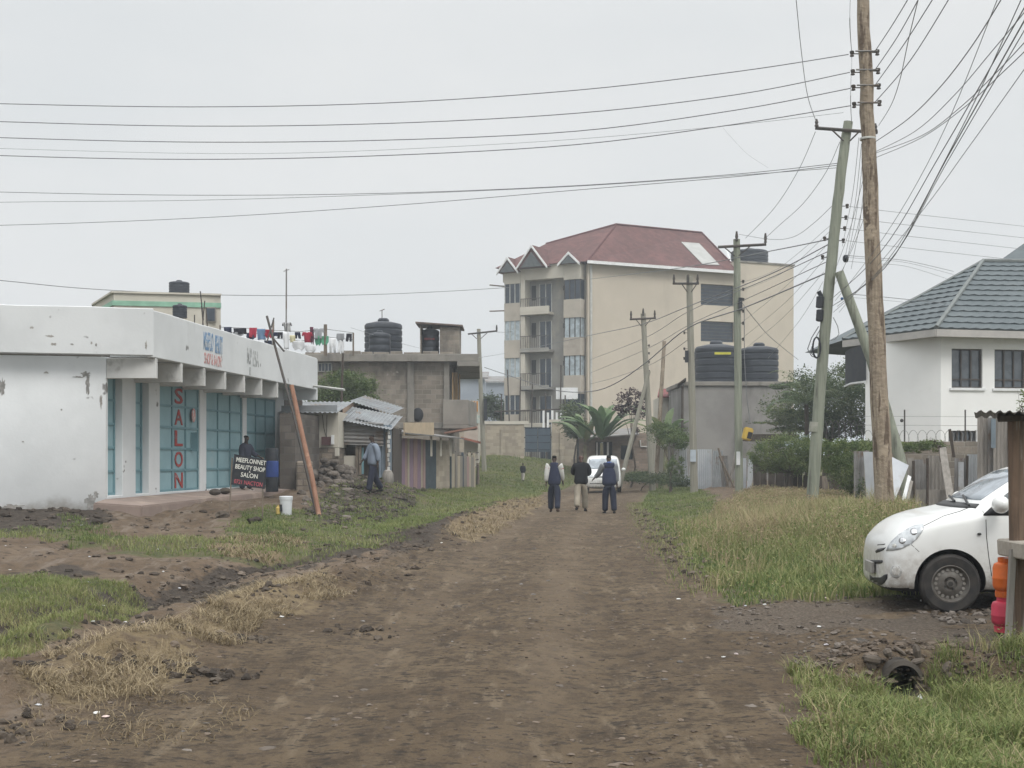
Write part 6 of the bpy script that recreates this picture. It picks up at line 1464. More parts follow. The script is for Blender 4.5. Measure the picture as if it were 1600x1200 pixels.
    # banana plants
    def banana(label, px, Y, yt, n, sc, lean=0):
        b = on(px, Y); top = P(px, yt, Y).z
        t = thing('banana_plant', label, 'banana plant', b, 0, 'banana plants by the end wall')
        H = top - b.z; st = MB(); stem_top = b + Vector((lean * .3, 0, H * .45)); st.tube([b - Vector((0, 0, .1)), b.lerp(stem_top, .5), stem_top], [.16, .13, .09], 9); st.build('stem', mat('banana_stem', (.20, .20, .12), (.13, .11, .07), 3., .8, .2), t)
        co, tri, ti = [], [], []
        for i in range(n):
            a = 2.4 * i + random.uniform(-.3, .3); el = random.uniform(.8, 1.5); Ln = sc * random.uniform(.85, 1.15)
            d = Vector((math.cos(a), math.sin(a) * .7, 0)); s = Vector((-d.y, d.x, 0)).normalized(); k = 12; tt = random.random()
            pts = []
            for j in range(k + 1):
                f = j / k; ang = el - f * f * 1.25; 
                pts.append((stem_top if j == 0 else pts[-1]) + (d * math.cos(ang) + Vector((0, 0, math.sin(ang)))) * Ln / k)
            o = len(co)
            for j, p in enumerate(pts):
                f = j / k; w = .20 * sc / 2 * max(.05, math.sin(math.pi * min(1, .06 + f * .94)) ** .6) * (0.15 if f < .12 else 1) * (1 + .18 * random.uniform(-1, 1))
                co += [p + s * w - Vector((0, 0, w * .35)), p, p - s * w - Vector((0, 0, w * .35))]; ti += [tt * .8 + random.uniform(0, .2)] * 3
            for j in range(k):
                q = o + j * 3; tri += [(q, q + 1, q + 4, q + 3), (q + 1, q + 2, q + 5, q + 4)]
        o = place('leaves', npmesh('leaves', np.array([tuple(c) for c in co]), [np.array(tri)], ti, M_BANANA), t)
    banana('large banana plant with broad leaves in front of the apartment corner', 940, 76, 622, 20, 2.9)
    banana('smaller banana plant close beside the large one by the shed', 914, 77, 632, 9, 2.4)
    banana('banana plant between the brown slanted pole and the tank house', 1040, 66, 615, 12, 2.3)
    banana('low banana plant at the foot of the red tile roof', 1052, 70, 622, 8, 1.7)
    # palm like plant inside the shade tree
    t = thing('palm', 'yellow green palm fronds in front of the dark shade tree', 'palm', on(1262, 53))
    b = on(1262, 53); c = P(1260, 632, 53); MB().tube([b, b.lerp(c, .5), c], [.12, .1, .08], 8).build('trunk', M_BARK, t)
    co, tr, ti = [], [], []
    for i in range(22):
        a = 2.4 * i; el = random.uniform(.25, 1.35); Ln = random.uniform(1.7, 2.5); d = Vector((math.cos(a), math.sin(a) * .8, 0)); p = c.copy(); s = Vector((-d.y, d.x, 0)).normalized(); tt = random.random()
        for j in range(26):
            f = j / 26; ang = el - f * f * 2.; p = p + (d * math.cos(ang) + Vector((0, 0, math.sin(ang)))) * Ln / 26
            for sg in (-1, 1):
                w = .42 * math.sin(math.pi * min(1, f * .85 + .12)) ** .7; e = p + s * sg * w + d * .16 - Vector((0, 0, .22 * w)); o = len(co); dd = d * .022
                co += [p - dd, p + dd, e]; tr.append((o, o + 1, o + 2)); ti += [tt * .7 + random.uniform(.0, .3)] * 3
    place('fronds', npmesh('fronds', np.array([tuple(q) for q in co]), [np.array(tr)], ti, M_BANANA), t)
trees()

# ------------------------------------------------------------------ poles and wires
M_POLEB = mat('brown_split_pole', (.315, .262, .198), (.225, .178, .132), 3., .95, .8, 9., stretch=(8, 8, .5), stain=(.12, .088, .063), ssc=1.6, s0=.53, s1=.60, sstretch=(4, 4, .55), bdist=.06, speck=((.34, .28, .21), 2.2, .60))
M_POLEG = mat('green_treated_pole', (.25, .265, .212), (.19, .205, .162), 3., .95, .4, 12., stretch=(7, 7, .35), stain=(.12, .125, .10), ssc=1.5, s0=.55, s1=.68, sstretch=(4, 4, .4))
M_POLEP = mat('pale_pole', (.27, .26, .215), (.22, .21, .17), 3., .95, .35, 12., stretch=(7, 7, .35))
M_WIRE = mat('wire', (.175, .18, .185), None, 3., .6, 0)
M_WIREG = mat('grey_wire', (.24, .25, .255), None, 3., .5, 0)
def pole(label, pts, rs, m, jit=.0, n=14):
    t = thing('utility_pole', label, 'pole', pts[0])
    pts = [Vector(p) for p in pts]; k = 9 if len(pts) == 2 else 5
    path, rad = [], []
    for i in range(len(pts) - 1):
        for j in range(k): path.append(pts[i].lerp(pts[i + 1], j / k)); rad.append(rs[i] + (rs[i + 1] - rs[i]) * j / k)
    path.append(pts[-1]); rad.append(rs[-1])
    # ease the bends
    for _ in range(6):
        for i in range(1, len(path) - 1): path[i] = path[i] * .5 + (path[i - 1] + path[i + 1]) * .25
    for i in range(1, len(path) - 1): path[i] = path[i] + Vector((random.uniform(-1, 1), random.uniform(-1, 1), 0)) * rs[0] * .05
    MB().tube(path, rad, n, jit=jit).build('shaft', m, t)
    return t
def insulator(t, p, side, Yd=0., nm='insulator'):
    mb = MB(); q = p + Vector((side * .07, 0, 0)); mb.tube([p - Vector((side * .1, 0, 0)), q], .012, 5)
    mb.lathe([(.02, -.06), (.045, -.05), (.03, -.015), (.045, .015), (.045, .05), (.02, .06)], 10, Matrix.Translation(q + Vector((side * .03, 0, 0)))); return mb.build(nm, M_IRON, t)
def poles():
    # big brown pole
    Y = 25.7; b = on(1385, Y) - Vector((0, 0, .2)); r = P(1385, 828, Y)
    t1 = pole('thick split brown wooden pole rising out of the picture behind the hatchback', [b, P(1381, 760, Y), P(1366, 450, Y), P(1358, 250, Y), P(1350, 60, Y), P(1347, -40, Y)], [.20, .185, .165, .145, .125, .12], M_POLEB, .10, 16)
    for i, (yl, yr) in enumerate(((84, 82), (113, 111), (137, 135), (164, 161))):
        xc = 1350 + (yl - 60) * .042
        insulator(t1, P(xc - 12, yl, Y), -1); insulator(t1, P(xc + 12, yr, Y), 1)
        mb = MB(); q = P(xc, yl - 1, Y); mb.tube([q + Vector((-.22, -.13, 0)), q + Vector((.22, -.13, 0))], .018, 5); mb.build('bracket', M_TINOLD, t1)
    mb = MB(); q = P(1356, 217, Y); mb.lathe([(.158, -.02), (.162, 0), (.158, .02)], 16, Matrix.Translation(q)); mb.build('band', M_PALEPIPE, t1)
    # leaning green pole with strut
    Y = 34.; b = on(1268, Y) - Vector((0, 0, .2))
    t2 = pole('leaning grey green pole with crossarm and timber strut beside the big brown pole', [b, P(1276, 680, Y), P(1290, 500, Y), P(1307, 330, Y), P(1318, 240, Y), P(1325.5, 190, Y)], [.16, .155, .145, .14, .13, .12], M_POLEG, .05, 14)
    bs = on(1424, 33.0)
    mb = MB(); mb.tube([bs - Vector((0, 0, .2)), P(1405, 712, 33.2), P(1361, 560, 33.5), P(1311, 425, 33.75)], [.15, .145, .135, .12], 12); mb.build('strut', M_POLEG, t2)
    a, c = P(1274, 200, Y - .15), P(1371, 207, Y - .15); mb = MB(); mb.tube([a, c], .045, 6); mb.build('crossarm', M_IRON, t2)
    mb = MB(); mb.tube([P(1300, 203, Y - .17), P(1318, 220, Y - .13)], .022, 5); mb.build('brace', M_IRON, t2)
    mb = MB(); mb.tube([P(1343, 205, Y - .17), P(1328, 220, Y - .13)], .022, 5); mb.build('brace', M_IRON, t2)
    for px, py in ((1276, 200), (1368, 207)): mb = MB(); q = P(px, py, Y - .15); mb.lathe([(.02, .03), (.06, .05), (.035, .11), (.05, .15), (.02, .24)], 10, Matrix.Translation(q)); mb.build('pin_insulator', M_IRON, t2)
    for py, sd in ((322, 1), (340, 1), (357, 1), (376, 1), (373, -1), (402, -1)): insulator(t2, P(1308 - (py - 330) * .11 + sd * 9, py, Y), sd)
    mb = MB(); mb.lathe([(.06, -.06), (.1, -.03), (.1, .05), (.06, .07)], 12, Matrix.Translation(P(1321, 404, Y)) @ Matrix.Rotation(R(90), 4, 'Y')); mb.build('splice_box', M_BLACKBOARD, t2)
    for y in (472, 493): mb = MB(); mb.lathe([(.05, -.16), (.1, -.14), (.1, .14), (.05, .16)], 14, Matrix.Translation(P(1281, y, Y - .05)) @ Matrix.Rotation(R(4), 4, 'Y')); mb.build('fuse_box', M_BLACKBOARD, t2)
    mb = MB(); mb.tube([P(1279, 455, Y), P(1285, 466, Y)], .06, 7); mb.build('cable_clamp', M_BLACKBOARD, t2)
    mb = MB(); pts = [P(1276, 543, Y - .2) + Vector((.10 * math.cos(i * .35), .03 * math.sin(i * 1.7), .27 * math.sin(i * .35))) for i in range(90)]; mb.tube(pts, .02, 5); mb.build('cable_coil', M_BLACKBOARD, t2)
    mb = MB(); mb.tube([P(1279, 510, Y), P(1268, 528, Y), P(1262, 545, Y), P(1268, 556, Y), P(1277, 560, Y)], .014, 5); mb.tube([P(1283, 512, Y), P(1272, 532, Y), P(1266, 550, Y), P(1274, 558, Y)], .012, 5); mb.tube([P(1302, 496, Y), P(1309, 510, Y), P(1311, 522, Y), P(1305, 530, Y), P(1298, 532, Y)], .01, 5); mb.build('cable_loops', M_WIRE, t2)
    mb = MB(); q = P(1316, 468, 33.4); mb.ball(q + Vector((-.05, -.17, 0)), .04, 7, 5); mb.build('blue_clamp', mat('blue_clip', (.03, .10, .25), None, 3), t2)
    # white painted marks near the base
    mb = MB(); q = P(1273, 668, Y); mb.tube([q + Vector((0, 0, -.12)), q + Vector((.03, 0, .14))], .162, 14, False); mb.build('painted_ring', mat('faded_mark', (.34, .33, .29), (.24, .25, .2), 6.), t2)
    def far(label, bx, Y, topx, topy, r0, r1, m, arm=None, pins=(), midpts=()):
        b = on(bx, Y) - Vector((0, 0, .15)); t = pole(label, [b, *[P(x, y, Y) for x, y in midpts], P(topx, topy, Y)], [r0, *[(r0 + r1) / 2] * len(midpts), r1], m, .03, 10)
        if arm:
            (ax, ay), (cx, cy) = arm; MB().tube([P(ax, ay, Y - .12), P(cx, cy, Y - .12)], .05, 6).build('crossarm', M_IRON, t)
            for s in (-1, 1): MB().tube([P(topx + s * abs(cx - ax) * .28, (ay + cy) / 2 + 1, Y - .13), P(topx + s * 3, (ay + cy) / 2 + 18 * 45 / Y * .9, Y - .11)], .022, 5).build('brace', M_IRON, t)
        for px, py in pins: MB().lathe([(.02, .02), (.06, .05), (.04, .12), (.06, .18), (.03, .38)], 9, Matrix.Translation(P(px, py, Y - .12))).build('pin_insulator', M_IRON, t)
        return t
    t3 = far('pale green pole with crossarm standing before the cream apartment end wall', 1155, 46, 1151, 374, .15, .125, M_POLEG, ((1122, 386), (1197, 382)), ((1151, 378), (1196, 381)))
    for py in (440, 452, 468, 486, 505, 530): insulator(t3, P(1157, py, 46), 1)
    MB().box(P(1157, 475, 45.8), (.12, .1, .45)).build('junction_box', M_BLACKBOARD, t3); MB().box(P(1153.5, 716, 45.83), (.13, .05, .48)).build('paper_notice', M_WHITEPAINT, t3)
    mb = MB(); mb.tube([P(1163, 480, 45.8), P(1163, 560, 45.85), P(1167, 620, 45.9), P(1172, 660, 46)], .014, 5); mb.build('drop_cable', M_WIRE, t3)
    t4 = far('pale concrete coloured pole before the left edge of the black tanks', 1085, 54, 1077, 430, .17, .135, M_POLEP, ((1051, 443), (1092, 443)), ((1053, 443), (1075, 443), (1090, 443)))
    for py in (520, 545, 560): insulator(t4, P(1073, py, 54), -1)
    MB().box(P(1073, 557, 53.8), (.14, .12, .5)).build('junction_box', M_BLACKBOARD, t4); MB().box(P(1083, 712, 53.8), (.24, .06, .5)).build('paper_notice', mat('pale_notice', (.42, .47, .52), None, 3), t4)
    t5 = far('slim pale pole with three pin insulators between the banana plants', 1020, 63, 1005, 490, .17, .13, M_POLEP, ((984, 499), (1025, 497)), ((986, 498), (1005, 494), (1023, 497)))
    MB().tube([on(966, 62.6), P(1014, 580, 62.9)], [.12, .09], 9).build('strut', M_POLEP, t5)
    for py in (540, 552, 566, 580): insulator(t5, P(1011, py, 63), 1)
    t6 = far('short leaning brown pole without crossarm behind the slim pale pole', 1024, 67, 1038, 533, .13, .10, M_POLEB)
    t7 = far('grey pole with crossarm beside the block house near the far blue houses', 757, 74, 748, 514, .14, .11, M_POLEP, ((731, 522), (777, 517)), ((776, 518),), ((751, 610),))
    MB().box(P(758.5, 640, 73.8), (.2, .2, 1.25)).build('meter_cabinet', M_BLACKBOARD, t7)
poles()
def wires():
    def line(label, pts, Y0, Y1, r, m=None, group=None):
        """wire hanging in the vertical plane between its two ends; pts are sight lines, the plane gives each its distance"""
        (xa, _), (xb, _) = pts[0], pts[-1]
        A = ((xa - 800) * Y0 / F, Y0); B = ((xb - 800) * Y1 / F, Y1); ctl = []
        for x, y in pts:
            k = (x - 800) / F; den = (B[0] - A[0]) - k * (B[1] - A[1]); t = (k * A[1] - A[0]) / den if abs(den) > 1e-6 else 0.
            ctl.append(P(x, y, A[1] + (B[1] - A[1]) * t))
        path = []
        for i in range(len(ctl) - 1):
            p0, p1, p2, p3 = ctl[max(i - 1, 0)], ctl[i], ctl[i + 1], ctl[min(i + 2, len(ctl) - 1)]
            for j in range(6):
                t = j / 6; path.append(.5 * ((2 * p1) + (p2 - p0) * t + (2 * p0 - 5 * p1 + 4 * p2 - p3) * t * t + (3 * p1 - p0 - 3 * p2 + p3) * t ** 3))
        path.append(ctl[-1])
        o = MB().tube(path, r * .66, 5).build('power_line', m or M_WIRE); tag(o, label, 'wire', group)
    G = 'wires crossing the sky to the left'
    for i, (pts, lab) in enumerate((
        ([(-260, 154), (0, 162), (300, 167), (600, 161), (900, 141), (1150, 112), (1326, 85)], 'topmost of the long wires sagging left from the brown pole'),
        ([(-260, 180), (0, 190), (300, 197), (600, 193), (900, 177), (1150, 148), (1328, 113)], 'second long wire down sagging left from the brown pole'),
        ([(-260, 204), (0, 215), (300, 222), (600, 219), (900, 205), (1150, 172), (1329, 138)], 'third long wire down sagging left from the brown pole'),
        ([(-260, 230), (0, 243), (300, 249), (600, 243), (900, 226), (1150, 194), (1330, 165)], 'fourth long wire down sagging left from the brown pole'))):
        line(lab, pts, 30, 25.7, .015, None, G)
    line('faint thin wire just above the fourth long wire from the brown pole', [(-260, 222), (0, 232), (400, 240), (800, 224), (1100, 200), (1318, 176)], 42, 34, .009, M_WIREG, G)
    line('upper of the three wires running left from the leaning green pole', [(-260, 292), (0, 300), (300, 305), (600, 302), (900, 290), (1150, 272), (1310, 255)], 42, 34, .015, None, G)
    line('middle of the three wires running left from the leaning green pole', [(-260, 322), (0, 316), (300, 313), (600, 304), (900, 291), (1150, 274), (1310, 262)], 46, 34, .012, None, G)
    line('lowest of the three wires running left from the leaning green pole', [(-260, 355), (0, 352), (300, 341), (600, 322), (900, 297), (1150, 276), (1310, 258)], 44, 34, .015, None, G)
    line('low wire passing over the salon roof to the apartment front', [(-260, 412), (0, 438), (150, 452), (350, 461), (550, 461), (700, 455), (796, 449)], 56, 95, .03, None, G)
    U = 'wires fanning up to the right from the brown pole'
    for lab, pts in (('first wire of the steep fan at the top insulator of the brown pole', [(1366, 82), (1395, 38), (1424, -10)]), ('second wire of the steep fan above the brown pole insulators', [(1366, 111), (1402, 58), (1440, -10)]), ('third wire of the steep fan above the brown pole insulators', [(1366, 135), (1412, 70), (1463, -10)]), ('fourth wire of the steep fan from the lowest insulator of the brown pole', [(1367, 160), (1422, 95), (1488, -10)])):
        line(lab, pts, 25.7, 19, .013, None, U)
    line('short jumper wire linking crossarm end to the steep fan', [(1373, 196), (1392, 165), (1406, 125), (1420, 60), (1437, -10)], 33.8, 20, .012, None, U)
    line('bold wire curving up from the brown pole under its white band', [(1367, 222), (1420, 185), (1470, 135), (1520, 70), (1570, -10)], 25.7, 15, .012, None, U)
    for i, (a, lab) in enumerate((([(1368, 237), (1430, 205), (1490, 150), (1550, 80), (1610, 8)], 'upper'), ([(1368, 239), (1440, 212), (1500, 168), (1560, 110), (1620, 45)], 'middle'), ([(1369, 246), (1440, 215), (1510, 165), (1570, 110), (1620, 62)], 'lower'))):
        line(lab + ' one of three wires bowing right from the side of the brown pole', a, 25.7, 14, .009, None, U)
    B = 'bundle of wires crossing steeply beside the brown pole'
    for i, (x0, y0, xm, ym, x1, y1, r) in enumerate(((1375, 395, 1470, 240, 1612, -8, .011), (1383, 418, 1478, 250, 1612, 12, .013), (1386, 408, 1490, 225, 1600, -10, .009), (1378, 375, 1465, 225, 1560, -5, .007), (1392, 405, 1475, 262, 1612, 28, .009), (1425, 350, 1510, 235, 1612, 92, .007))):
        line(['first', 'boldest', 'third', 'thinnest', 'fifth', 'outermost'][i] + ' wire of the steep crossing bundle over the house roof', [(1296 + 3 * i, 470 + 9 * (i % 3)), (x0, y0), (xm, ym), (x1, y1)], 33.8, 13, r, None, B)
    D = 'wires coming down from the leaning green pole'
    line('wire from the crossarm tip down to the apartment side pole', [(1274, 206), (1248, 265), (1210, 325), (1165, 372)], 33.9, 46, .012, None, D)
    line('second crossarm wire swinging down to the right pin of the pale green pole', [(1312, 222), (1290, 270), (1255, 318), (1220, 350), (1196, 372)], 34, 46, .012, None, D)
    line('slack wire looping low between pale green pole and leaning pole', [(1302, 320), (1270, 350), (1240, 370), (1205, 374), (1155, 366)], 34, 46, .011, None, D)
    line('wire passing left of the vertical jumper up to the high left of the leaning pole', [(1276, 192), (1262, 150), (1252, 80), (1243, -10)], 33.9, 26, .012, None, D)
    line('thin jumper dropping beside the brown pole insulators', [(1331, 195), (1329, 150), (1331, 90), (1328, 40), (1329, -10)], 33.8, 25, .011, None, D)
    line('long straight wire from the leaning pole across to the apartment corner', [(1300, 373), (1200, 393), (1060, 419), (922, 436)], 34, 93.6, .024, None, D)
    line('second straight wire from the leaning pole passing the pale poles', [(1298, 380), (1200, 430), (1077, 478), (1005, 506), (922, 524), (822, 546)], 34, 92, .024, None, D)
    line('third wire passing the pale poles towards the apartment facade', [(1296, 392), (1190, 440), (1077, 486), (1008, 528), (922, 562)], 34, 93, .02, None, D)
    line('fourth thin wire below the others crossing the cream end wall', [(1290, 410), (1160, 470), (1076, 508), (1011, 545), (922, 583)], 34, 93, .018, None, D)
    line('thick dark cable drooping from the pale pole past the facade foot', [(1295, 425), (1165, 480), (1076, 512), (1010, 566), (960, 600), (920, 612), (870, 610), (820, 595), (757, 574)], 34, 74, .03, None, D)
    line('thin wire ending at the slim pale pole near the purple tree', [(1076, 530), (1040, 556), (1011, 572), (960, 590), (922, 600)], 54, 93, .018, None, D)
    line('wire from pale green pole down to the corner of the tank house', [(1160, 474), (1180, 500), (1205, 528), (1247, 562)], 46, 66, .02, None, D)
    line('wire from grey pole crossarm to the apartment bars', [(776, 519), (790, 519), (800, 518)], 74, 95, .018, None, D)
    line('sagging wire left of the grey pole towards the block house', [(732, 554), (690, 550), (640, 540), (548, 512)], 74, 58, .012, M_WIREG, D)
    for i, (a, b, c, d, e, f) in enumerate(((1290, 385, 1225, 450, 1158, 505), (1292, 400, 1230, 470, 1158, 530), (1287, 425, 1225, 495, 1160, 548), (1286, 440, 1250, 500, 1200, 560), (1300, 350, 1215, 420, 1157, 442), (1298, 360, 1225, 425, 1157, 455))):
        line(['first', 'second', 'third', 'fourth', 'fifth', 'sixth'][i] + ' slanting service wire between leaning pole and pale green pole', [(a, b), (c, d), (e, f)], 34, 46, .008, M_WIREG, 'slanting service wires')
    for i, (a, b, c, d) in enumerate(((1325, 400, 1349, 235), (1320, 405, 1346, 225), (1316, 385, 1342, 215), (1330, 420, 1352, 260), (1310, 440, 1353, 300), (1290, 470, 1354, 330), (1298, 440, 1350, 275))):
        line(['first', 'second', 'third', 'fourth', 'fifth', 'sixth', 'seventh'][i] + ' near vertical wire squeezed between green and brown poles', [(a, b), ((a + c) / 2 + 3, (b + d) / 2 + 4), (c, d)], 36, 25.9, .008, M_WIREG, 'wires between the two poles')
    W = 'level wires running right from the leaning pole'
    for i, (y0, y1, r) in enumerate(((322, 352, .010), (340, 370, .010), (357, 388, .010), (376, 406, .010), (399, 425, .012), (402, 430, .009), (408, 440, .009), (459, 476, .014), (464, 482, .008))):
        line(['topmost', 'second', 'third', 'fourth', 'fifth', 'sixth', 'seventh', 'eighth', 'lowest'][i] + ' level wire running right from the leaning pole to the house', [(1322, y0), (1400, y0 + (y1 - y0) * .25 + 2), (1500, y0 + (y1 - y0) * .62 + 2), (1640, y1 + 6)] if i < 4 else [(1322, y0), (1370, y0 + 4), (1420, y0 + 9), (1490, y1 - 1)], 34, 41 if i < 4 else 46, r, M_WIRE if i in (4, 7) else M_WIREG, W)
    line('short thin strand hanging off the upper wires near the middle', [(1130, 200), (1165, 238), (1200, 262)], 44, 37, .006, M_WIREG)
    line('thin wire from block house shelter to the grey pole', [(720, 560), (740, 560), (790, 552)], 62, 94, .016, M_WIREG)
wires()
# ------------------------------------------------------------------ vehicles
def carpaint(name, c, dirt):
    m, nt, bs = newmat(name)
    tc = nt.nodes.new('ShaderNodeTexCoord'); co = tc.outputs['Object']
    sp = nt.nodes.new('ShaderNodeSeparateXYZ'); nt.links.new(co, sp.inputs[0])
    n1 = noise(nt, co, 5., 6., .65); n2 = noise(nt, co, 14., 6., .7)
    # splashed road dirt clings to the sills and bumper bottoms
    a = _n(nt, 'ShaderNodeMath', operation='MULTIPLY_ADD'); a.inputs[1].default_value = .5
    nt.links.new(n1, a.inputs[0]); nt.links.new(sp.outputs[2], a.inputs[2])
    f = ramp(nt, a.outputs[0], 1.0, .46)
    b = _n(nt, 'ShaderNodeMath', operation='MULTIPLY'); nt.links.new(f, b.inputs[0]); nt.links.new(ramp(nt, n2, .22, .72), b.inputs[1])
    d = _n(nt, 'ShaderNodeMath', operation='MULTIPLY'); d.inputs[1].default_value = .8; nt.links.new(b.outputs[0], d.inputs[0])
    nt.links.new(mixc(nt, d.outputs[0], c, dirt), bs.inputs['Base Color'])
    r = _n(nt, 'ShaderNodeMath', operation='MULTIPLY_ADD'); r.inputs[1].default_value = .5; r.inputs[2].default_value = .28
    nt.links.new(d.outputs[0], r.inputs[0]); nt.links.new(r.outputs[0], bs.inputs['Roughness'])
    bs.inputs['Coat Weight'].default_value = .5; bs.inputs['Coat Roughness'].default_value = .06
    return m
M_CARW = carpaint('white_car_paint', (.66, .665, .65), (.23, .19, .15))
M_TYRE = mat('tyre_rubber', (.022, .022, .022), (.045, .04, .036), 6., .85, .1, 30.)
M_STEEL = mat('dusty_steel_wheel', (.15, .142, .13), (.095, .085, .073), 9., .55, .1, 20., .35)
M_HUB = mat('dark_hub', (.035, .033, .03), None, 5, .7)
M_BLACKPL = mat('black_plastic', (.02, .02, .022), (.03, .03, .03), 5, .5, .03)
M_CARGLASS = glass('car_window_glass', (.025, .032, .034), .03, .9)
M_WSCREEN = glass('windscreen_painted_sky', (.20, .225, .25), .06, 1.)  # pale base colour stands in for the sky reflected in the screen
M_LAMP = mat('headlamp_lens', (.52, .54, .55), (.38, .40, .42), 12., .12, .05, 18., .15, spec=.8)
M_CHROME = mat('dull_chrome', (.55, .55, .56), None, 4, .2, 0, 20, .9)
M_PLATE = mat('number_plate', (.55, .55, .52), (.42, .41, .38), 7, .6, 0)
M_PLATEG = mat('dusty_plate', (.30, .29, .27), (.20, .19, .175), 9, .5, 0)
M_VENT = mat('dusty_slots', (.30, .285, .26), (.22, .205, .185), 20, .7, 0)
M_SEAM = mat('panel_gap', (.06, .06, .058), None, 5, .8, 0)
def hull(stations, npt=10):
    """closed car body from stations (x, half width, bottom, shoulder, roof edge, roof centre, roof edge half width)"""
    xs = np.array([s[0] for s in stations]); out = []
    fx_ = list(stations)
    rings = []
    for x, w, zb, zs, ze, zt, wt in fx_:
        h = zs - zb
        half = [(0, zb), (w * .80, zb), (w * .965, zb + .10 * h + .005), (w, zb + .36 * h), (w * .995, zb + .72 * h), (w * .965, zs), ((w * .965 + wt) / 2 + .012, (zs + ze) / 2), (wt, ze), (wt * .62, ze + (zt - ze) * .78), (0, zt)]
        rings.append([(x, -y, z) for y, z in half] + [(x, y, z) for y, z in half[-2:0:-1]])
    k = len(rings[0]); vs = [p for r in rings for p in r]; fs = []
    for i in range(len(rings) - 1):
        for j in range(k): fs.append((i * k + j, i * k + (j + 1) % k, (i + 1) * k + (j + 1) % k, (i + 1) * k + j))
    h = npt - 1
    for base in (0, (len(rings) - 1) * k):
        for j in range(h): a, b, c, d = j, j + 1, (k - j - 1) % k, (k - j) % k; fs.append(tuple(dict.fromkeys((base + a, base + b, base + c, base + d))))
    return vs, fs
def eval_mesh(ob):
    dg = bpy.context.evaluated_depsgraph_get(); dg.update()
    me = bpy.data.meshes.new_from_object(ob.evaluated_get(dg)); bpy.data.objects.remove(ob); return me
def body_mesh(stations, arches, ar, w, sub=2):
    vs, fs = hull(stations); me = bpy.data.meshes.new('b'); me.from_pydata(vs, [], fs)
    bm = bmesh.new(); bm.from_mesh(me); bmesh.ops.recalc_face_normals(bm, faces=bm.faces); bm.to_mesh(me); bm.free()
    ob = bpy.data.objects.new('b', me); COL.objects.link(ob)
    s = ob.modifiers.new('s', 'SUBSURF'); s.levels = sub; s.render_levels = sub
    cut = []
    for x, z in arches:
        for sd in (-1, 1):
            M = Matrix.Translation((x, sd * (w - .08), z)) @ Matrix.Rotation(R(90), 4, 'X')
            mb = MB(); mb.lathe([(ar, -.16), (ar, .30)], 40, M if sd < 0 else Matrix.Translation((x, w - .08, z)) @ Matrix.Rotation(R(-90), 4, 'X'))
            c = mb.build('cut', M_BLACKPL, None, (0, 0, 0), smooth=0); cut.append(c)
            q = ob.modifiers.new('c', 'BOOLEAN'); q.object = c; q.operation = 'DIFFERENCE'; q.solver = 'EXACT'
    me2 = eval_mesh(ob)
    for c in cut: bpy.data.objects.remove(c)
    return me2
def finish_body(me, arches, ar, paint):
    me.materials.clear(); me.materials.append(paint); me.materials.append(M_BLACKPL)
    bm = bmesh.new(); bm.from_mesh(me)
    for f in bm.faces:
        c = f.calc_center_median(); f.material_index = 0; f.smooth = True
        for x, z in arches:
            r = math.hypot(c.x - x, c.z - z)
            if r < ar + .01 and (abs(f.normal.y) < .5 and max(math.hypot(v.co.x - x, v.co.z - z) for v in f.verts) < ar + .004 or abs(c.y) < .62): f.material_index = 1
        if c.z < .24 and f.normal.z < -.6: f.material_index = 1
    for e in bm.edges:
        if len(e.link_faces) == 2 and (e.calc_face_angle(0) > R(40) or e.link_faces[0].material_index != e.link_faces[1].material_index): e.smooth = False
    bm.to_mesh(me); bm.free()
def patch(bvh, poly, ray, cell, off, thick, name, m, parent, xf=None, mirror=False, both=False):
    """piece of skin lying on the body: 2-D outline cut into cells, each corner cast on to the body along ray(u, v) -> origin, direction"""
    bm = bmesh.new(); bm.faces.new([bm.verts.new((a, b, 0)) for a, b in poly])
    for ax in (0, 1):
        lo, hi = min(p[ax] for p in poly), max(p[ax] for p in poly); n = max(1, int((hi - lo) / cell))
        for i in range(1, n):
            co = [0, 0, 0]; no = [0, 0, 0]; co[ax] = lo + (hi - lo) * i / n; no[ax] = 1
            bmesh.ops.bisect_plane(bm, geom=bm.verts[:] + bm.edges[:] + bm.faces[:], plane_co=co, plane_no=no)
    dead = []
    for v in bm.verts:
        o, d = ray(v.co.x, v.co.y); hit, nr, _, _ = bvh.ray_cast(o, d)
        if hit is None: dead.append(v); continue
        if nr.dot(d) > 0: nr = -nr
        v.co = hit + nr * off
    if dead: bmesh.ops.delete(bm, geom=dead, context='VERTS')
    if not bm.faces: bm.free(); return None
    bmesh.ops.recalc_face_normals(bm, faces=bm.faces)
    f0 = max(bm.faces, key=lambda f: f.calc_area()); o, d = ray(*[sum(p[i] for p in poly) / len(poly) for i in (0, 1)])
    if f0.normal.dot(d) > 0: bmesh.ops.reverse_faces(bm, faces=bm.faces)
    for f in bm.faces: f.smooth = True
    objs = []
    for mir in ((False, True) if both else (mirror,)):
        b2 = bm.copy()
        if mir:
            for v in b2.verts: v.co.y = -v.co.y
            bmesh.ops.reverse_faces(b2, faces=b2.faces)
        if thick: bmesh.ops.solidify(b2, geom=b2.faces[:], thickness=thick)
        me = bpy.data.meshes.new(name); b2.to_mesh(me); b2.free(); me.materials.append(m)
        objs.append(place(name, me, parent, None, True))
    bm.free(); return objs[0]
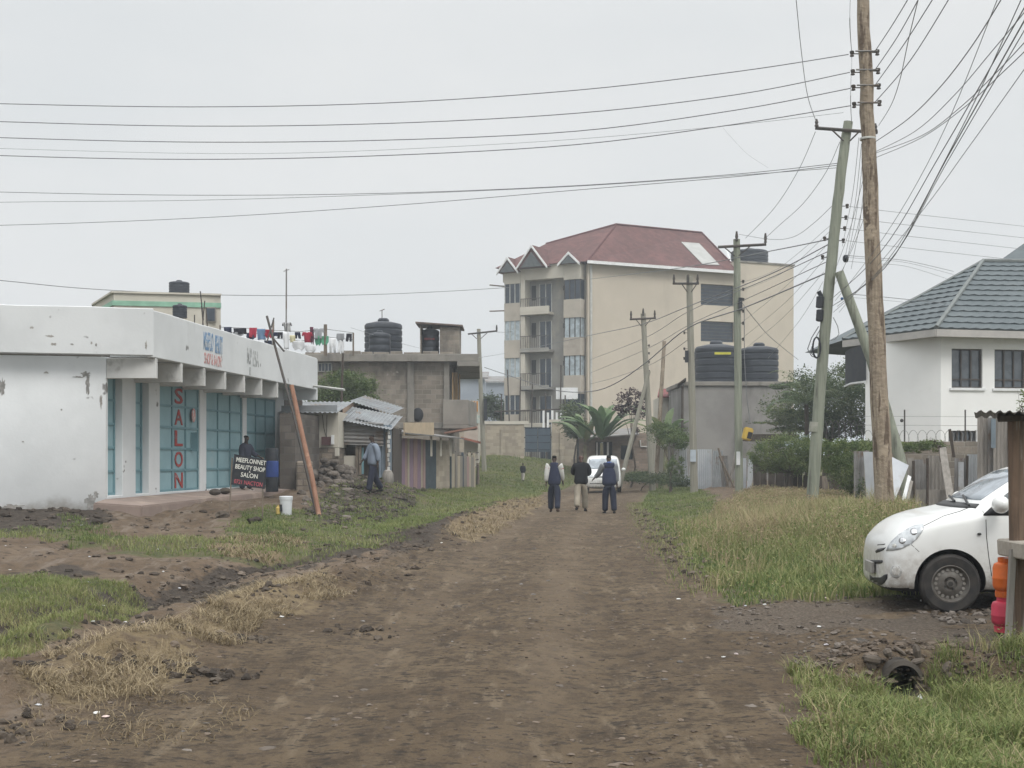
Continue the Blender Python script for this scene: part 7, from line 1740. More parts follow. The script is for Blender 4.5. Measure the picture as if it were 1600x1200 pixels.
def wheel(root, c, r, w, side, steel=True):
    """tyre and pressed steel rim, axle along y, outer face towards side"""
    M = Matrix.Translation(c) @ Matrix.Rotation(R(90 if side < 0 else -90), 4, 'X')
    rr = r * .64
    wh = MB(); wh.lathe([(rr * .98, -w * .5), (r * .90, -w * .5), (r * .975, -w * .42), (r, -w * .30), (r, w * .30), (r * .975, w * .42), (r * .90, w * .5), (rr * 1.02, w * .46), (rr * .97, w * .40), (rr * .97, -w * .3)], 44, M, 0, False)
    o = wh.build('wheel', M_TYRE, root, local=True)
    m = MB(); m.lathe([(rr * 1.0, w * .30), (rr * 1.0, w * .44), (rr * .95, w * .455), (rr * .90, w * .36), (rr * .84, w * .24), (rr * .80, w * .20), (rr * .62, w * .26), (rr * .50, w * .34), (rr * .36, w * .35), (rr * .30, w * .26), (rr * .22, w * .26), (rr * .20, w * .38), (rr * .12, w * .40), (.0, w * .40)], 40, M, 0, False); m.build('rim', M_STEEL, o, local=True)
    if steel:
        m = MB()
        for i in range(18):
            a = 2 * math.pi * i / 18; T = M @ Matrix.Rotation(a, 4, 'Z') @ Matrix.Translation((rr * .735, 0, w * .232)) @ Matrix.Rotation(R(18), 4, 'Y')
            m.lathe([(rr * .085, -.005), (rr * .085, .007)], 8, T)
        q = m.build('vent_holes', M_VENT, o, local=True)
        m = MB()
        for i in range(4):
            a = 2 * math.pi * i / 4 + .5; T = M @ Matrix.Rotation(a, 4, 'Z') @ Matrix.Translation((rr * .31, 0, w * .27)); m.lathe([(.012, 0), (.012, .022)], 6, T)
        m.lathe([(rr * .13, w * .395), (rr * .13, w * .415), (0, w * .415)], 14, M); m.build('wheel_nuts', M_HUB, o, local=True)
    return o
def hatchback():
    rz = R(-5); L0 = Vector((3.78, 13.73, .0))
    L0.z = g1(4.45, 12.95) + .005
    t = thing('hatchback_car', 'white dusty hatchback nosing out of the right edge over the gravel', 'car', L0, rz)
    #        x     w     zb    zs    ze    zt    wt
    S = [(.085, .48, .30, .47, .545, .565, .38), (.092, .60, .235, .51, .615, .64, .48), (.125, .70, .20, .575, .69, .72, .56), (.195, .765, .185, .67, .79, .822, .60), (.32, .805, .18, .775, .885, .915, .63),
         (.50, .822, .18, .86, .965, .988, .64), (.72, .832, .18, .915, 1.01, 1.032, .655), (.88, .835, .18, .945, 1.04, 1.062, .66), (.98, .835, .18, .96, 1.085, 1.105, .655), (1.16, .835, .18, .97, 1.215, 1.24, .63), (1.42, .835, .18, .98, 1.385, 1.42, .60), (1.62, .835, .18, .985, 1.455, 1.492, .59), (1.9, .835, .18, .99, 1.485, 1.525, .585),
         (2.4, .835, .18, 1.0, 1.485, 1.53, .58), (2.9, .83, .18, 1.01, 1.455, 1.50, .57), (3.25, .81, .20, 1.02, 1.40, 1.445, .55), (3.45, .785, .23, 1.02, 1.27, 1.31, .55), (3.56, .75, .26, .98, 1.08, 1.11, .55), (3.63, .66, .33, .80, .86, .88, .48), (3.65, .5, .40, .66, .70, .71, .36)]
    ar = .348; arches = [(.70, .30), (3.14, .30)]
    me = body_mesh(S, arches, ar, .835, 3)
    bvh = BVHTree.FromPolygons([v.co.copy() for v in me.vertices], [tuple(p.vertices) for p in me.polygons])
    finish_body(me, arches, ar, M_CARW)
    body = place('body', me, t, None, True)
    inv = (Matrix.Translation(L0) @ Matrix.Rotation(rz, 4, 'Z')).inverted(); eye = inv @ Vector((0, 0, CH))
    def sight(u, v): d = inv.to_3x3() @ Vector(((u - 800) / F, 1, (H0 - v) / F)); return eye, d.normalized()
    side = lambda u, v: (Vector((u, -3, v)), Vector((0, 1, 0)))
    front = lambda u, v: (Vector((-3, u, v)), Vector((1, 0, 0)))
    # glass
    patch(bvh, [(-.60, 1.13), (.60, 1.13), (.53, 1.41), (.0, 1.445), (-.53, 1.41)], front, .06, .004, .006, 'windscreen', M_WSCREEN, t)
    patch(bvh, [(1.03, .995), (1.10, 1.05), (1.24, 1.165), (1.42, 1.30), (1.60, 1.385), (1.75, 1.41), (2.06, 1.415), (2.08, 1.005)], side, .05, .004, .006, 'side_window', M_CARGLASS, t, both=True)
    patch(bvh, [(2.14, 1.01), (2.14, 1.415), (2.6, 1.40), (2.9, 1.34), (3.0, 1.04)], side, .05, .004, .006, 'side_window', M_CARGLASS, t, both=True)
    patch(bvh, [(1.03, .982), (1.03, .994), (2.09, 1.004), (2.09, .992)], side, .05, .005, .006, 'window_trim', M_BLACKPL, t, both=True)
    patch(bvh, [(1.03, .985), (1.10, 1.05), (1.20, 1.13), (1.27, 1.13), (1.27, .99)], side, .05, .008, .008, 'mirror_base', M_BLACKPL, t, both=True)
    # lamps and front end (outlines follow the sight of them from the road, cast on the bodywork)
    hl = patch(bvh, [(1385, 861), (1388, 853), (1393, 846), (1405, 835), (1420, 825), (1430, 820.5), (1442, 819), (1443.5, 823), (1441, 831), (1434, 841), (1424, 850), (1408, 858), (1396, 860.5)], sight, 6, .006, .012, 'headlight', M_LAMP, t, both=True)
    for px, r, c in ((1428, 5.6, M_CHROME), (1410, 5.2, M_CHROME), (1398, 3.2, M_PLATE)):
        py = {1428: 831, 1410: 845, 1398: 853}[px]
        patch(bvh, [(px + r * math.cos(a * .5236), py + r * .95 * math.sin(a * .5236)) for a in range(12)], sight, 3, .009, .006, 'reflector', c, hl)
    patch(bvh, [(1386, 851), (1387, 849.5), (1384, 857), (1378, 864), (1371, 867), (1367, 863), (1371, 857), (1378, 854)], sight, 4, .004, .004, 'grille', M_BLACKPL, t) if False else None
    patch(bvh, [(1368, 861), (1372, 857.5), (1384, 855.5), (1381, 859.5), (1374, 862.5), (1369, 864)], sight, 3, .004, .004, 'grille', M_BLACKPL, t)
    patch(bvh, [(1357, 877), (1362, 874.8), (1379, 875.2), (1380, 878), (1377, 880.5), (1358, 881)], sight, 3, .004, .004, 'grille_slot', M_BLACKPL, t)
    patch(bvh, [(1359, 898), (1364, 902), (1376, 902), (1383, 897.5), (1387, 897), (1386.5, 904), (1382, 911), (1374, 916), (1365, 914), (1360, 907)], sight, 3, .004, .004, 'grille', M_BLACKPL, t)
    patch(bvh, [(1400 + 9 * math.cos(a * .2618), 893 + 10.5 * math.sin(a * .2618)) for a in range(24)], sight, 3, .003, .003, 'lamp_recess_rim', mat('recess_grey', (.42, .42, .41), None, 4, .5, 0), t, both=True)
    patch(bvh, [(1400.5 + 6.3 * math.cos(a * .2618), 892 + 7.2 * math.sin(a * .2618)) for a in range(24)], sight, 3, .007, .003, 'lamp_recess', M_CARW, t, both=True)
    # panel gaps
    def gap(pts, w=.9, nm='panel_gap', ray=sight, both=False, m=M_SEAM):
        q = []
        for i, (a, b) in enumerate(pts):
            x0, y0 = pts[max(i - 1, 0)]; x1, y1 = pts[min(i + 1, len(pts) - 1)]; l = math.hypot(x1 - x0, y1 - y0); q.append((a - (y1 - y0) / l * w / 2, b + (x1 - x0) / l * w / 2, a + (y1 - y0) / l * w / 2, b - (x1 - x0) / l * w / 2))
        return patch(bvh, [(k[0], k[1]) for k in q] + [(k[2], k[3]) for k in reversed(q)], ray, 8 if ray is sight else .08, .002, .003, nm, m, t, both=both)
    gap([(1540.5, 812), (1541.5, 840), (1545, 870), (1549.5, 900)], 1.1)
    gap([(1371, 851.5), (1380, 850.8), (1393, 847.5)], 1.4); gap([(1424, 851), (1436, 862), (1447, 873)], .8)
    gap([(1443, 822), (1475, 806), (1500, 799), (1524, 789)], .8); gap([(1524, 788), (1532, 794), (1537, 801)], .8)
    gap([(2.10, .985), (2.11, .6), (2.06, .36)], .008, 'panel_gap', side, True); gap([(1.12, .36), (1.6, .33), (2.06, .36)], .008, 'panel_gap', side, True)
    # mirror, wipers, plate, marker lamp, sill, handle
    m = MB(); m.ball((1.15, -.95, 1.10), (.085, .125, .088), 14, 10); m.build('mirror', M_CARW, t, local=True); m = MB(); m.ball((1.235, .955, 1.10), (.085, .13, .085), 14, 10); m.build('mirror', M_CARW, t, local=True)
    def onbody(x, y, up=.01):
        h, n, _, _ = bvh.ray_cast(Vector((x, y, 3)), Vector((0, 0, -1))); return h + Vector((0, 0, up))
    for y0, y1, xa in ((-.62, .0, 1.0), (-.05, .58, 1.0)):
        m = MB(); m.tube([onbody(.93, y0, .02), onbody(.97, (y0 + y1) / 2, .035), onbody(1.03, y1, .02)], .013, 6); m.build('wiper', M_BLACKPL, t, local=True)
    patch(bvh, [(-.70, 1.05), (.70, 1.05), (.66, 1.095), (-.66, 1.095)], front, .08, .004, .005, 'cowl', M_BLACKPL, t)
    m = MB(); m.box((.055, 0, .40), (.03, .40, .12)); m.build('number_plate', M_PLATEG, t, local=True, bevel=.006)
    m = MB(); m.box((.085, 0, .40), (.05, .32, .07)); m.build('plate_bracket', M_BLACKPL, t, local=True)
    m = MB(); T = Matrix.Translation((.985, -.835, .79)); m.ball((.975, -.835, .80), (.022, .012, .014), 8, 6); m.build('side_lamp', M_SEAM, t, local=True)
    patch(bvh, [(1357, 924), (1380, 929), (1430, 934), (1430, 937), (1395, 934), (1360, 928)], sight, 8, .004, .006, 'bumper_lip', M_BLACKPL, t)
    for y in (-.86, .86):
        m = MB(); m.box((1.92, y * .972, .93), (.17, .035, .035)); m.build('door_handle', M_CARW, t, local=True, bevel=.01)
    for x in (.70, 3.14):
        wheel(t, (x, -.745, .297), .297, .17, -1); wheel(t, (x, .745, .297), .297, .17, 1)
    m = MB(); m.box((1.9, 0, .26), (2.0, 1.3, .12)); m.box((.45, 0, .25), (.5, 1.1, .1)); m.build('underbody', M_BLACKPL, t, local=True)
    patch(bvh, [(-.5, .62), (.5, .62), (.45, .74), (-.45, .74)], lambda u, v: (Vector((6, u, v)), Vector((-1, 0, 0))), .1, .004, .004, 'number_plate', M_PLATE, t)
    patch(bvh, [(-.55, 1.08), (.55, 1.08), (.48, 1.33), (-.48, 1.33)], lambda u, v: (Vector((6, u, v)), Vector((-1, 0, 0))), .08, .004, .005, 'back_window', M_CARGLASS, t)
hatchback()
def minivan():
    c = on(939, 61); rz = R(90 - 4)
    L0 = Vector((c.x, 59.6, g1(c.x, 60)))
    t = thing('minivan', 'white minivan facing the camera far up the dirt road behind the walkers', 'van', L0, rz)
    S = [(.0, .55, .33, .55, .60, .62, .45), (.03, .70, .25, .64, .70, .73, .55), (.12, .80, .20, .72, .80, .84, .62), (.30, .845, .19, .80, .90, .94, .66), (.55, .855, .19, .88, .98, 1.01, .68), (.80, .86, .19, .94, 1.05, 1.08, .69), (1.0, .86, .19, .97, 1.28, 1.31, .74), (1.22, .86, .19, 1.0, 1.58, 1.62, .735), (1.5, .86, .19, 1.0, 1.70, 1.74, .73),
         (2.4, .86, .19, 1.0, 1.72, 1.76, .73), (3.4, .86, .19, 1.0, 1.71, 1.75, .72), (4.0, .84, .2, 1.0, 1.64, 1.69, .70), (4.2, .80, .25, .98, 1.30, 1.34, .6), (4.28, .70, .35, .8, .95, .98, .55)]
    ar = .36; arches = [(.80, .31), (3.45, .31)]
    me = body_mesh(S, arches, ar, .86, 2)
    bvh = BVHTree.FromPolygons([v.co.copy() for v in me.vertices], [tuple(p.vertices) for p in me.polygons])
    finish_body(me, arches, ar, M_CARW); place('body', me, t, None, True)
    side = lambda u, v: (Vector((u, -3, v)), Vector((0, 1, 0))); front = lambda u, v: (Vector((-3, u, v)), Vector((1, 0, 0)))
    patch(bvh, [(-.72, 1.10), (.72, 1.10), (.65, 1.57), (0, 1.60), (-.65, 1.57)], front, .1, .005, .006, 'windscreen', M_WSCREEN, t)
    patch(bvh, [(1.1, 1.02), (1.45, 1.42), (1.75, 1.53), (2.2, 1.55), (2.2, 1.03)], side, .1, .005, .006, 'side_window', M_CARGLASS, t, both=True)
    patch(bvh, [(2.28, 1.03), (2.28, 1.55), (3.9, 1.52), (4.0, 1.04)], side, .1, .005, .006, 'side_window', M_CARGLASS, t, both=True)
    patch(bvh, [(.36, .68), (.80, .72), (.82, .86), (.50, .84)], front, .08, .006, .01, 'headlight', M_LAMP, t, both=True)
    patch(bvh, [(-.34, .70), (.34, .70), (.40, .79), (-.40, .79)], front, .08, .006, .01, 'grille', mat('grey_grille', (.22, .22, .22), (.14, .14, .14), 8, .5), t)
    patch(bvh, [(-.72, .22), (.72, .22), (.70, .37), (-.70, .37)], front, .08, .006, .01, 'grille', M_BLACKPL, t)
    patch(bvh, [(-.62, .42), (.62, .42), (.62, .455), (-.62, .455)], front, .08, .006, .01, 'bumper_line', M_SEAM, t)
    m = MB(); m.box((-.02, 0, .52), (.03, .36, .12)); m.build('number_plate', M_PLATE, t, local=True)
    for y in (-.97, .97): m = MB(); m.ball((1.3, y, 1.08), (.07, .11, .08), 10, 7); m.build('mirror', M_CARW, t, local=True)
    for x in (.80, 3.45):
        wheel(t, (x, -.765, .31), .31, .18, -1, False); wheel(t, (x, .765, .31), .31, .18, 1, False)
minivan()

# ------------------------------------------------------------------ people
M_SKIN = mat('dark_skin', (.052, .031, .021), (.043, .026, .018), 8., .5, .03)
M_HAIR = mat('black_hair', (.012, .011, .011), None, 20, .9, .3, 60.)
def skinned(name, verts, edges, radii, m, parent, sub=2, root=0, scale=1., mats=None):
    me = bpy.data.meshes.new(name); me.from_pydata([tuple(Vector(v) * scale) for v in verts], edges, [])
    ob = bpy.data.objects.new(name, me); COL.objects.link(ob)
    sk = ob.modifiers.new('skin', 'SKIN'); sk.use_smooth_shade = True; sk.branch_smoothing = .6
    for i, d in enumerate(me.skin_vertices[0].data):
        r = radii[i] if isinstance(radii[i], tuple) else (radii[i], radii[i]); d.radius = (r[0] * scale, r[1] * scale); d.use_root = i == root
    sb = ob.modifiers.new('sub', 'SUBSURF'); sb.levels = sub; sb.render_levels = sub
    m2 = eval_mesh(ob); m2.materials.clear(); m2.materials.append(m)
    for p in m2.polygons: p.use_smooth = True
    bpy.data.meshes.remove(me)
    return place(name, m2, parent, None, True)
def person(label, loc, rz, H, pose, top, trousers, shoe, hair=None, group=None, sleeves=None, extra=None, bulk=1., skin=None, hood=None, parts=('jacket', 'trousers')):
    """figure facing +y before turning; pose gives limb swings in degrees (forward positive)"""
    s = H / 1.75; t = thing('person', label, 'person', loc, rz, group); skin = skin or M_SKIN
    V = lambda *a: Vector(a)
    def limb(o, l, fwd, out, side): f, u = R(fwd), R(out); return o + V(side * math.sin(u) * l, math.sin(f) * math.cos(u) * l, -math.cos(f) * math.cos(u) * l)
    pel = V(0, 0, .93 + pose.get('dz', 0)); sp = pel + V(0, .01 + pose.get('lean', 0) * .4, .24); ch = sp + V(0, -.01 + pose.get('lean', 0) * .5, .20); nb = ch + V(0, .0 + pose.get('lean', 0) * .2, .14); nk = nb + V(0, .015, .055); hd = nk + V(pose.get('hx', 0) * .03, .025, .10); tp = hd + V(0, .0, .10)
    v, e, r = [], [], []
    def add(p, rad, par=None): v.append(p); r.append(rad); (e.append((par, len(v) - 1)) if par is not None else None); return len(v) - 1
    ipel = add(pel, (.125, .10)); isp = add(sp, (.12, .09), ipel); ich = add(ch, (.15, .10), isp); inb = add(nb, (.085, .075), ich); ink = add(nk, .056, inb); ihd = add(hd, (.076, .092), ink); itp = add(tp, (.062, .075), ihd)
    add(hd + V(0, .098, -.015), .016, ihd); add(hd + V(.082, -.005, .0), .014, ihd); add(hd + V(-.082, -.005, .0), .014, ihd)
    J = {}
    for n, sd in (('L', -1), ('R', 1)):
        hip = pel + V(sd * .092, 0, -.03); kn = limb(hip, .44, pose.get('th' + n, 0), pose.get('spread', 3), sd); an = limb(kn, .41, pose.get('th' + n, 0) - pose.get('kn' + n, 0), 1, sd); toe = an + V(sd * .03, .15, -.045 + .06 * math.sin(R(pose.get('ftoe' + n, 0))))
        a = add(hip, .085, ipel); b = add(kn, .058, a); c = add(an, .042, b); add(toe, .035, c)
        sh = nb + V(sd * .185, 0, -.045); el = limb(sh, .29, pose.get('ar' + n, 0), pose.get('out' + n, 9), sd); wr = limb(el, .25, pose.get('ar' + n, 0) + pose.get('el' + n, 12), pose.get('wout' + n, 4), sd); hn = wr + (wr - el).normalized() * .085
        a2 = add(sh, .062, ich); b2 = add(el, .044, a2); c2 = add(wr, .029, b2); h2 = add(hn, (.042, .02), c2)
        d = (wr - el).normalized(); q = V(0, 1, 0) if abs(d.y) < .8 else V(0, 0, 1); q = (q - d * q.dot(d)).normalized()
        for k in range(4):
            p1 = hn + d * .045 + q * (.024 - k * .016); f1 = add(p1, .009, h2); add(p1 + d * (.042, .05, .046, .034)[k] - V(sd * .012, 0, 0), .007, f1)
        th1 = add(wr + d * .045 + q * .04, .010, c2); add(wr + d * .08 + q * .055, .008, th1)
        J[n] = (hip, kn, an, toe, sh, el, wr, hn)
    skinned('body', v, e, r, skin, t, 2, 0, s)
    # upper garment: torso and sleeves in one
    b = bulk
    v2 = [pel + V(0, 0, -.12), pel + V(0, 0, .04), sp, ch, nb + V(0, 0, -.03), nb + V(0, .005, .035)]; r2 = [(.225 * b, .17 * b), (.225 * b, .17 * b), (.22 * b, .165 * b), (.225 * b, .165 * b), (.17, .13), (.09, .085)]; e2 = [(0, 1), (1, 2), (2, 3), (3, 4), (4, 5)]
    sv = []
    for n in 'LR':
        hip, kn, an, toe, sh, el, wr, hn = J[n]; k = len(v2)
        cut = wr if sleeves != 'none' else sh.lerp(el, .25)
        if sleeves is None or sleeves == 'none': v2 += [sh, sh.lerp(el, .5), el, wr.lerp(el, .08)] if sleeves is None else [sh]; r2 += [(.115 * b, .115 * b), .098 * b, .088 * b, .066 * b] if sleeves is None else [(.085, .085)]; e2 += [(3, k)] + ([(k, k + 1), (k + 1, k + 2), (k + 2, k + 3)] if sleeves is None else [])
        else: v2 += [sh.lerp(nb, .12)]; r2 += [(.115, .115)]; e2 += [(4, k)]
    g = skinned(parts[0], v2, e2, r2, top, t, 2, 0, s)
    if sleeves is not None and sleeves != 'none':
        for n in 'LR':
            hip, kn, an, toe, sh, el, wr, hn = J[n]
            skinned('sleeve', [sh.lerp(nb, .12) + V(0, 0, .01), sh, sh.lerp(el, .5), el, wr.lerp(el, .08)], [(0, 1), (1, 2), (2, 3), (3, 4)], [.10, .115, .10, .09, .068], sleeves, t, 2, 0, s)
    v3 = [pel + V(0, 0, .05), pel + V(0, 0, -.05)]; r3 = [(.20, .15), (.205, .155)]; e3 = [(0, 1)]
    for n in 'LR':
        hip, kn, an, toe, *_ = J[n]; k = len(v3); v3 += [hip + V(0, 0, -.05), hip.lerp(kn, .55), kn, kn.lerp(an, .5), an + V(0, 0, .01)]; r3 += [.135, .122, .105, .10, .095]; e3 += [(1, k), (k, k + 1), (k + 1, k + 2), (k + 2, k + 3), (k + 3, k + 4)]
    skinned(parts[1], v3, e3, r3, trousers, t, 2, 0, s)
    for n in 'LR':
        an, toe = J[n][2], J[n][3]; skinned('shoe', [an + V(0, -.05, -.035), an + V(0, .02, -.03), toe + V(0, -.03, -.005), toe + V(0, .03, -.01)], [(0, 1), (1, 2), (2, 3)], [(.045, .04), (.046, .05), (.045, .034), (.036, .024)], shoe, t, 2, 0, s)
    if hair: skinned('hair', [hd + V(0, -.018, .02), hd + V(0, -.012, .07), tp + V(0, -.002, .012)], [(0, 1), (1, 2)], [(.080, .085), (.082, .09), (.062, .07)], hair, t, 2, 0, s)
    for sd in (-1, 1): MB().ball((hd + V(sd * .03, .088, .018)) * s, .008 * s, 7, 5).build('eye', M_CREAM2, t, local=True)
    if hood: skinned('collar', [nb + V(0, -.03, .0), nk + V(0, -.035, .02)], [(0, 1)], [(.13, .085), (.085, .07)], hood, t, 2, 0, s)
    if extra: extra(t, J, s, dict(pel=pel, sp=sp, ch=ch, nb=nb, nk=nk, hd=hd))
    return t
def people():
    C = lambda n, c, c2=None: mat(n, c, c2, 4., .9, .12, 14.)
    navy, black, khaki, white = C('navy_jacket', (.018, .023, .048), (.025, .03, .058)), C('black_jacket', (.012, .013, .016)), C('khaki_cloth', (.30, .265, .21), (.25, .22, .17)), C('off_white_sleeve', (.55, .55, .52), (.48, .48, .46))
    dnavy, shoeb, shoet = C('dark_navy_trousers', (.018, .022, .04)), C('black_shoe', (.012, .012, .012)), C('brown_shoe', (.06, .035, .025))
    red = C('red_band', (.40, .05, .06)); blue = C('blue_collar', (.06, .11, .30)); grey = C('grey_shirt', (.21, .22, .235)); gsw = C('blue_grey_sweater', (.20, .235, .29), (.17, .20, .25))
    def at(px, feet, Y): p = P(px, feet, Y); p.z = g1(p.x, Y) - .0; return p
    W = dict(thL=14, knL=6, thR=-12, knR=14, arL=-10, arR=12, elL=14, elR=16)
    def bands(t, J, s, k):
        for n in 'LR':
            sh, el = J[n][4], J[n][5]; a, b = sh.lerp(el, .30) * s, sh.lerp(el, .42) * s; MB().tube([a, b], [.098 * s, .094 * s], 12).build('sleeve_band', red, t, local=True)
    person('man in a navy jacket with white sleeves and red bands walking away', at(866, 799, 39.5), R(-8), 1.72, W, navy, dnavy, shoet, M_HAIR, 'men walking up the road', white, bands)
    person('man in black jacket and khaki trousers walking between two navy clad men', at(908, 798, 39.8), R(-4), 1.74, dict(thL=-14, knL=18, thR=12, knR=4, arL=22, arR=20, elL=60, elR=55, outL=14, outR=14, woutL=-14, woutR=-14), black, khaki, shoeb, None, 'men walking up the road', None, None, 1.08, mat('brown_skin', (.085, .045, .034), None, 8, .45, .03))
    person('man in navy vest with blue collar and grey sleeves walking on the right', at(952, 803, 39.0), R(6), 1.75, dict(thL=5, knL=3, thR=-7, knR=8, arL=26, arR=-4, elL=24, elR=12, outL=20, woutL=26, lean=.05), navy, dnavy, shoeb, M_HAIR, 'men walking up the road', grey, None, 1.08, None, blue)
    person('man in blue grey sweater walking towards the shacks beside the rubble', at(583, 792, 38.4), R(118), 1.74, dict(thL=16, knL=6, thR=-14, knR=18, arL=-14, arR=16, elL=18, elR=22, hx=.4), gsw, dnavy, shoeb, M_HAIR, None, None, None, 1.05, None, None, ('sweater', 'trousers'))
    person('small child in dark coat walking far up the grassy verge', at(817, 757, 70.), R(-20), .98, dict(thL=14, knL=6, thR=-12, knR=16, arL=10, arR=-10), black, C('pale_leggings', (.38, .35, .32)), shoeb, M_HAIR, None, None, None, 1.15)
    person('person in dark clothes standing at the teal door behind the sign board', Vector((P(384, 766, 37.2).x, 37.2, .69)), R(-120), 1.58, dict(thL=4, thR=-3, arL=18, arR=4, elL=50, elR=16, hx=.3), C('dark_blue_top', (.028, .032, .05)), dnavy, white, M_HAIR, None, None, None, 1.05)
    # bag carried by the man in the sweater
    p = on(606, 41.5) - Vector((0, 0, .07)); t = thing('sack', 'greyish woven sack standing beside the kiosk boards behind the man in the sweater', 'sack', p)
    MB().lathe([(.15, 0), (.19, .08), (.18, .30), (.13, .42), (0, .46)], 14, Matrix.Translation(p)).build('sack', M_BOARD, t)
people()

# ------------------------------------------------------------------ kiosk corner, gas bottles and culvert on the right
def kiosk():
    Y = 10.7; b = P(1588, 990, Y); b.z = g1(b.x, Y)
    t = thing('timber_stall', 'rough timber stall at the right edge with tin roof edge and plank counter', 'stall', b)
    MB().tube([P(1590, 1000, Y), P(1590, 860, Y), P(1589, 760, Y), P(1588, 650, Y)], [.075, .07, .068, .07], 10, jit=.12).build('post', mat('brown_stall_post', (.17, .115, .08), (.10, .07, .05), 4., .95, .5, 14., stretch=(7, 7, .4), stain=(.25, .22, .19), ssc=2., s0=.52, s1=.64, sstretch=(4, 4, .4)), t)
    m = MB(); m.slab([P(1573, 1000, Y - .15), P(1581, 1000, Y - .15), P(1589, 858, Y - .1), P(1580, 858, Y - .1)], .05); m.build('leg', M_BOARD, t)
    m = MB(); c = P(1630, 858, Y - .25); m.box(c + Vector((.12, .1, 0)), (.62, .8, .14), 0, 0, Matrix.Rotation(R(-3), 4, 'Y')); m.build('counter', mat('pale_plank', (.36, .325, .28), (.29, .26, .22), 3., .9, .35, 14., stretch=(.7, 6, 5)), t, bevel=.012)
    m = MB(); m.corrugated(P(1524, 652, Y + .6), (1.3, -.2, -.02), (-.30, -.8, .02), .075, .013); m.build('roof', M_TINOLD, t)
    m = MB(); m.tube([P(1560, 652, Y - .05), P(1680, 650, Y - .1)], .04, 6); m.build('rafter', M_DARKWOOD, t)
    x = P(1690, 900, Y); MB().tube([(x.x, Y + .3, 0), (x.x, Y + .3, 2.1)], .07, 8).build('post', M_WOOD, t)
    def gas(lab, px, py, col, h, r, dz=0.):
        c = P(px, py, 10.95); c.z = g1(c.x, 10.95) + dz; g = thing('gas_cylinder', lab, 'gas cylinder', c, 0, 'gas cylinders at the stall')
        M = Matrix.Translation(c); m = mat(lab[:10].replace(' ', '_') + '_paint', col, tuple(k * .8 for k in col), 6., .5, .08, 14., stain=tuple(k * .5 for k in col), ssc=4., s0=.58, s1=.7)
        MB().lathe([(r * .82, .0), (r * .84, .05)], 26, M).build('foot_ring', m, g)
        MB().lathe([(r * .70, .045), (r * .95, .075), (r, .10), (r, h * .44), (r * 1.025, h * .46), (r * 1.025, h * .49), (r, h * .51), (r, h * .74), (r * .9, h * .84), (r * .5, h * .91), (r * .2, h * .93)], 28, M).build('tank', m, g)
        m2 = MB(); m2.lathe([(r * .62, h * .885), (r * .66, h * .90), (r * .66, h), (r * .60, h), (r * .60, h * .90)], 24, M); m2.build('collar', m, g)
        MB().lathe([(.02, h * .92), (.02, h * .97), (.03, h * .975), (.03, h * .99)], 10, M).build('valve', M_CHROME, g)
    gas('pink red gas cylinder standing on the ground beside the stall post', 1573, 990, (.55, .045, .085), .30, .125)
    gas('orange gas cylinder stacked on the pink red one', 1574, 945, (.62, .13, .018), .335, .12, .30)
    gas('second red gas cylinder half hidden behind the stall post', 1612, 988, (.50, .04, .06), .30, .125)
    # concrete slab under the car
    o = MB().prism([(5.1, 12.0), (9, 11.7), (9, 14.6), (5.3, 14.4)], -.2, .115).build('paving', M_CONC, bevel=.02); tag(o, kind='structure')
    # culvert pipe
    t = thing('culvert', 'round concrete culvert mouth opening into the grassy drain', 'culvert', PIPE_C)
    M = Matrix.Translation(PIPE_C + Vector((0, -.01, 0))) @ Matrix.Rotation(R(-90), 4, 'X')
    r = PIPE_R
    MB().lathe([(r - .005, 1.2), (r - .005, .0), (r + .03, .02), (r + .03, 1.25), (0, 1.25), (0, 1.2)], 28, M).build('pipe', mat('shade_dark_concrete', (.065, .056, .047), (.038, .033, .028), 3., .95, .4, 18.), t)  # muddy concrete, darkened to paint in the shade inside the pipe
    m = MB()
    for i in range(9):
        a = R(10 + i * 20); q = PIPE_C + Vector((math.cos(a) * random.uniform(.20, .42), random.uniform(.02, .12), math.sin(a) * random.uniform(.17, .23)))
        m.ball(q, (random.uniform(.03, .08), .05, random.uniform(.02, .04)), 7, 5, Matrix.Rotation(random.random() * 3, 4, 'Y'))
    o = m.build('headwall_stones', mat('muddy_stone', (.115, .095, .078), (.075, .062, .05), 4., .95, .5, 9.), t, smooth=15.); tag(o, kind='stuff')
    # broken twig and board scraps on the road
    o = MB().tube([P(1250, 1058, 9.7), P(1268, 1043, 9.75)], [.012, .008], 6).build('twig', M_WOOD); tag(o, 'short broken twig lying at the road edge by the drain', 'twig')
kiosk()
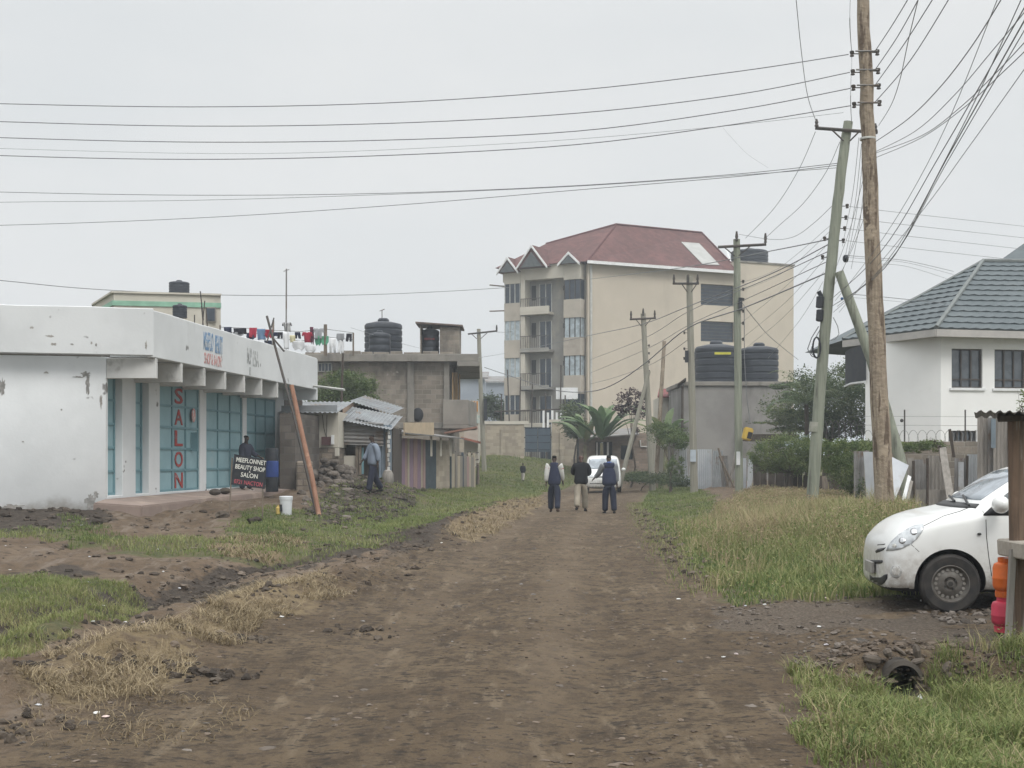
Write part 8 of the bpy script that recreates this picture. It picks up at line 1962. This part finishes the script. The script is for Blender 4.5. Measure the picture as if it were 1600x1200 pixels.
# ------------------------------------------------------------------ camera, sky and light
def lights():
    cam = bpy.data.cameras.new('camera'); o = bpy.data.objects.new('camera', cam); COL.objects.link(o)
    o.location = (0, 0, CH); o.rotation_euler = (R(90), 0, 0)
    cam.sensor_width = 36; cam.lens = 36 * F / 1600; cam.shift_y = (H0 - 600) / 1600
    cam.clip_start = .1; cam.clip_end = 6000
    SC.camera = o
    w = bpy.data.worlds.new('World'); SC.world = w; w.use_nodes = True
    nt = w.node_tree; bg = nt.nodes['Background']
    sky = nt.nodes.new('ShaderNodeTexSky'); sky.sky_type = 'NISHITA'; sky.sun_disc = False
    sky.sun_elevation = R(58); sky.sun_rotation = R(150); sky.air_density = 1.; sky.dust_density = 4.; sky.ozone_density = 1.
    hs = nt.nodes.new('ShaderNodeHueSaturation'); hs.inputs['Saturation'].default_value = .12
    nt.links.new(sky.outputs[0], hs.inputs['Color'])
    # overcast: an even cloud sheet, brighter overhead than at the horizon
    tc = nt.nodes.new('ShaderNodeTexCoord'); sp = nt.nodes.new('ShaderNodeSeparateXYZ'); nt.links.new(tc.outputs['Generated'], sp.inputs[0])
    mr = nt.nodes.new('ShaderNodeMapRange'); mr.inputs[1].default_value = .30; mr.inputs[2].default_value = .95; mr.inputs[3].default_value = 7.5; mr.inputs[4].default_value = SKYTOP
    mr.interpolation_type = 'SMOOTHSTEP'
    nt.links.new(sp.outputs[2], mr.inputs[0])
    nz = noise(nt, tc.outputs['Generated'], 2.2, 5., .55, (1, 1, 3.))
    cl = mixc(nt, ramp(nt, nz, .3, .75), (.93, .965, .985), (1.03, 1.045, 1.05))
    ml = nt.nodes.new('ShaderNodeVectorMath'); ml.operation = 'SCALE'
    nt.links.new(cl, ml.inputs[0]); nt.links.new(mr.outputs[0], ml.inputs['Scale'])
    mx = mixc(nt, .9, hs.outputs[0], ml.outputs[0])
    nt.links.new(mx, bg.inputs[0]); bg.inputs[1].default_value = .1
    s = bpy.data.lights.new('sun', 'SUN'); s.energy = 1.5; s.angle = R(24); s.color = (1., .965, .92)
    so = bpy.data.objects.new('sun', s); COL.objects.link(so)
    so.rotation_euler = (R(90 - 52), 0, R(150 - 180 + 58))
    SC.view_settings.view_transform = 'Standard'; SC.view_settings.look = 'None'
    SC.view_settings.exposure = .15; SC.view_settings.gamma = 1.; SC.view_settings.use_curve_mapping = False
    SC.cycles.use_denoising = True
    SC.cycles.max_bounces = 6
SKYTOP = 23.
lights()
def air():
    m = bpy.data.materials.new('air'); m.use_nodes = True; nt = m.node_tree; nt.nodes.remove(nt.nodes['Principled BSDF'])
    v = nt.nodes.new('ShaderNodeVolumePrincipled'); v.inputs['Color'].default_value = (.86, .92, .97, 1); v.inputs['Density'].default_value = .0014; v.inputs['Anisotropy'].default_value = .2
    nt.links.new(v.outputs[0], nt.nodes['Material Output'].inputs['Volume'])
    o = MB().box((0, 1360, 8.5), (3200, 3400, 26)).build('haze', m, None, (0, 0, 0), smooth=0); tag(o, kind='stuff')
air()
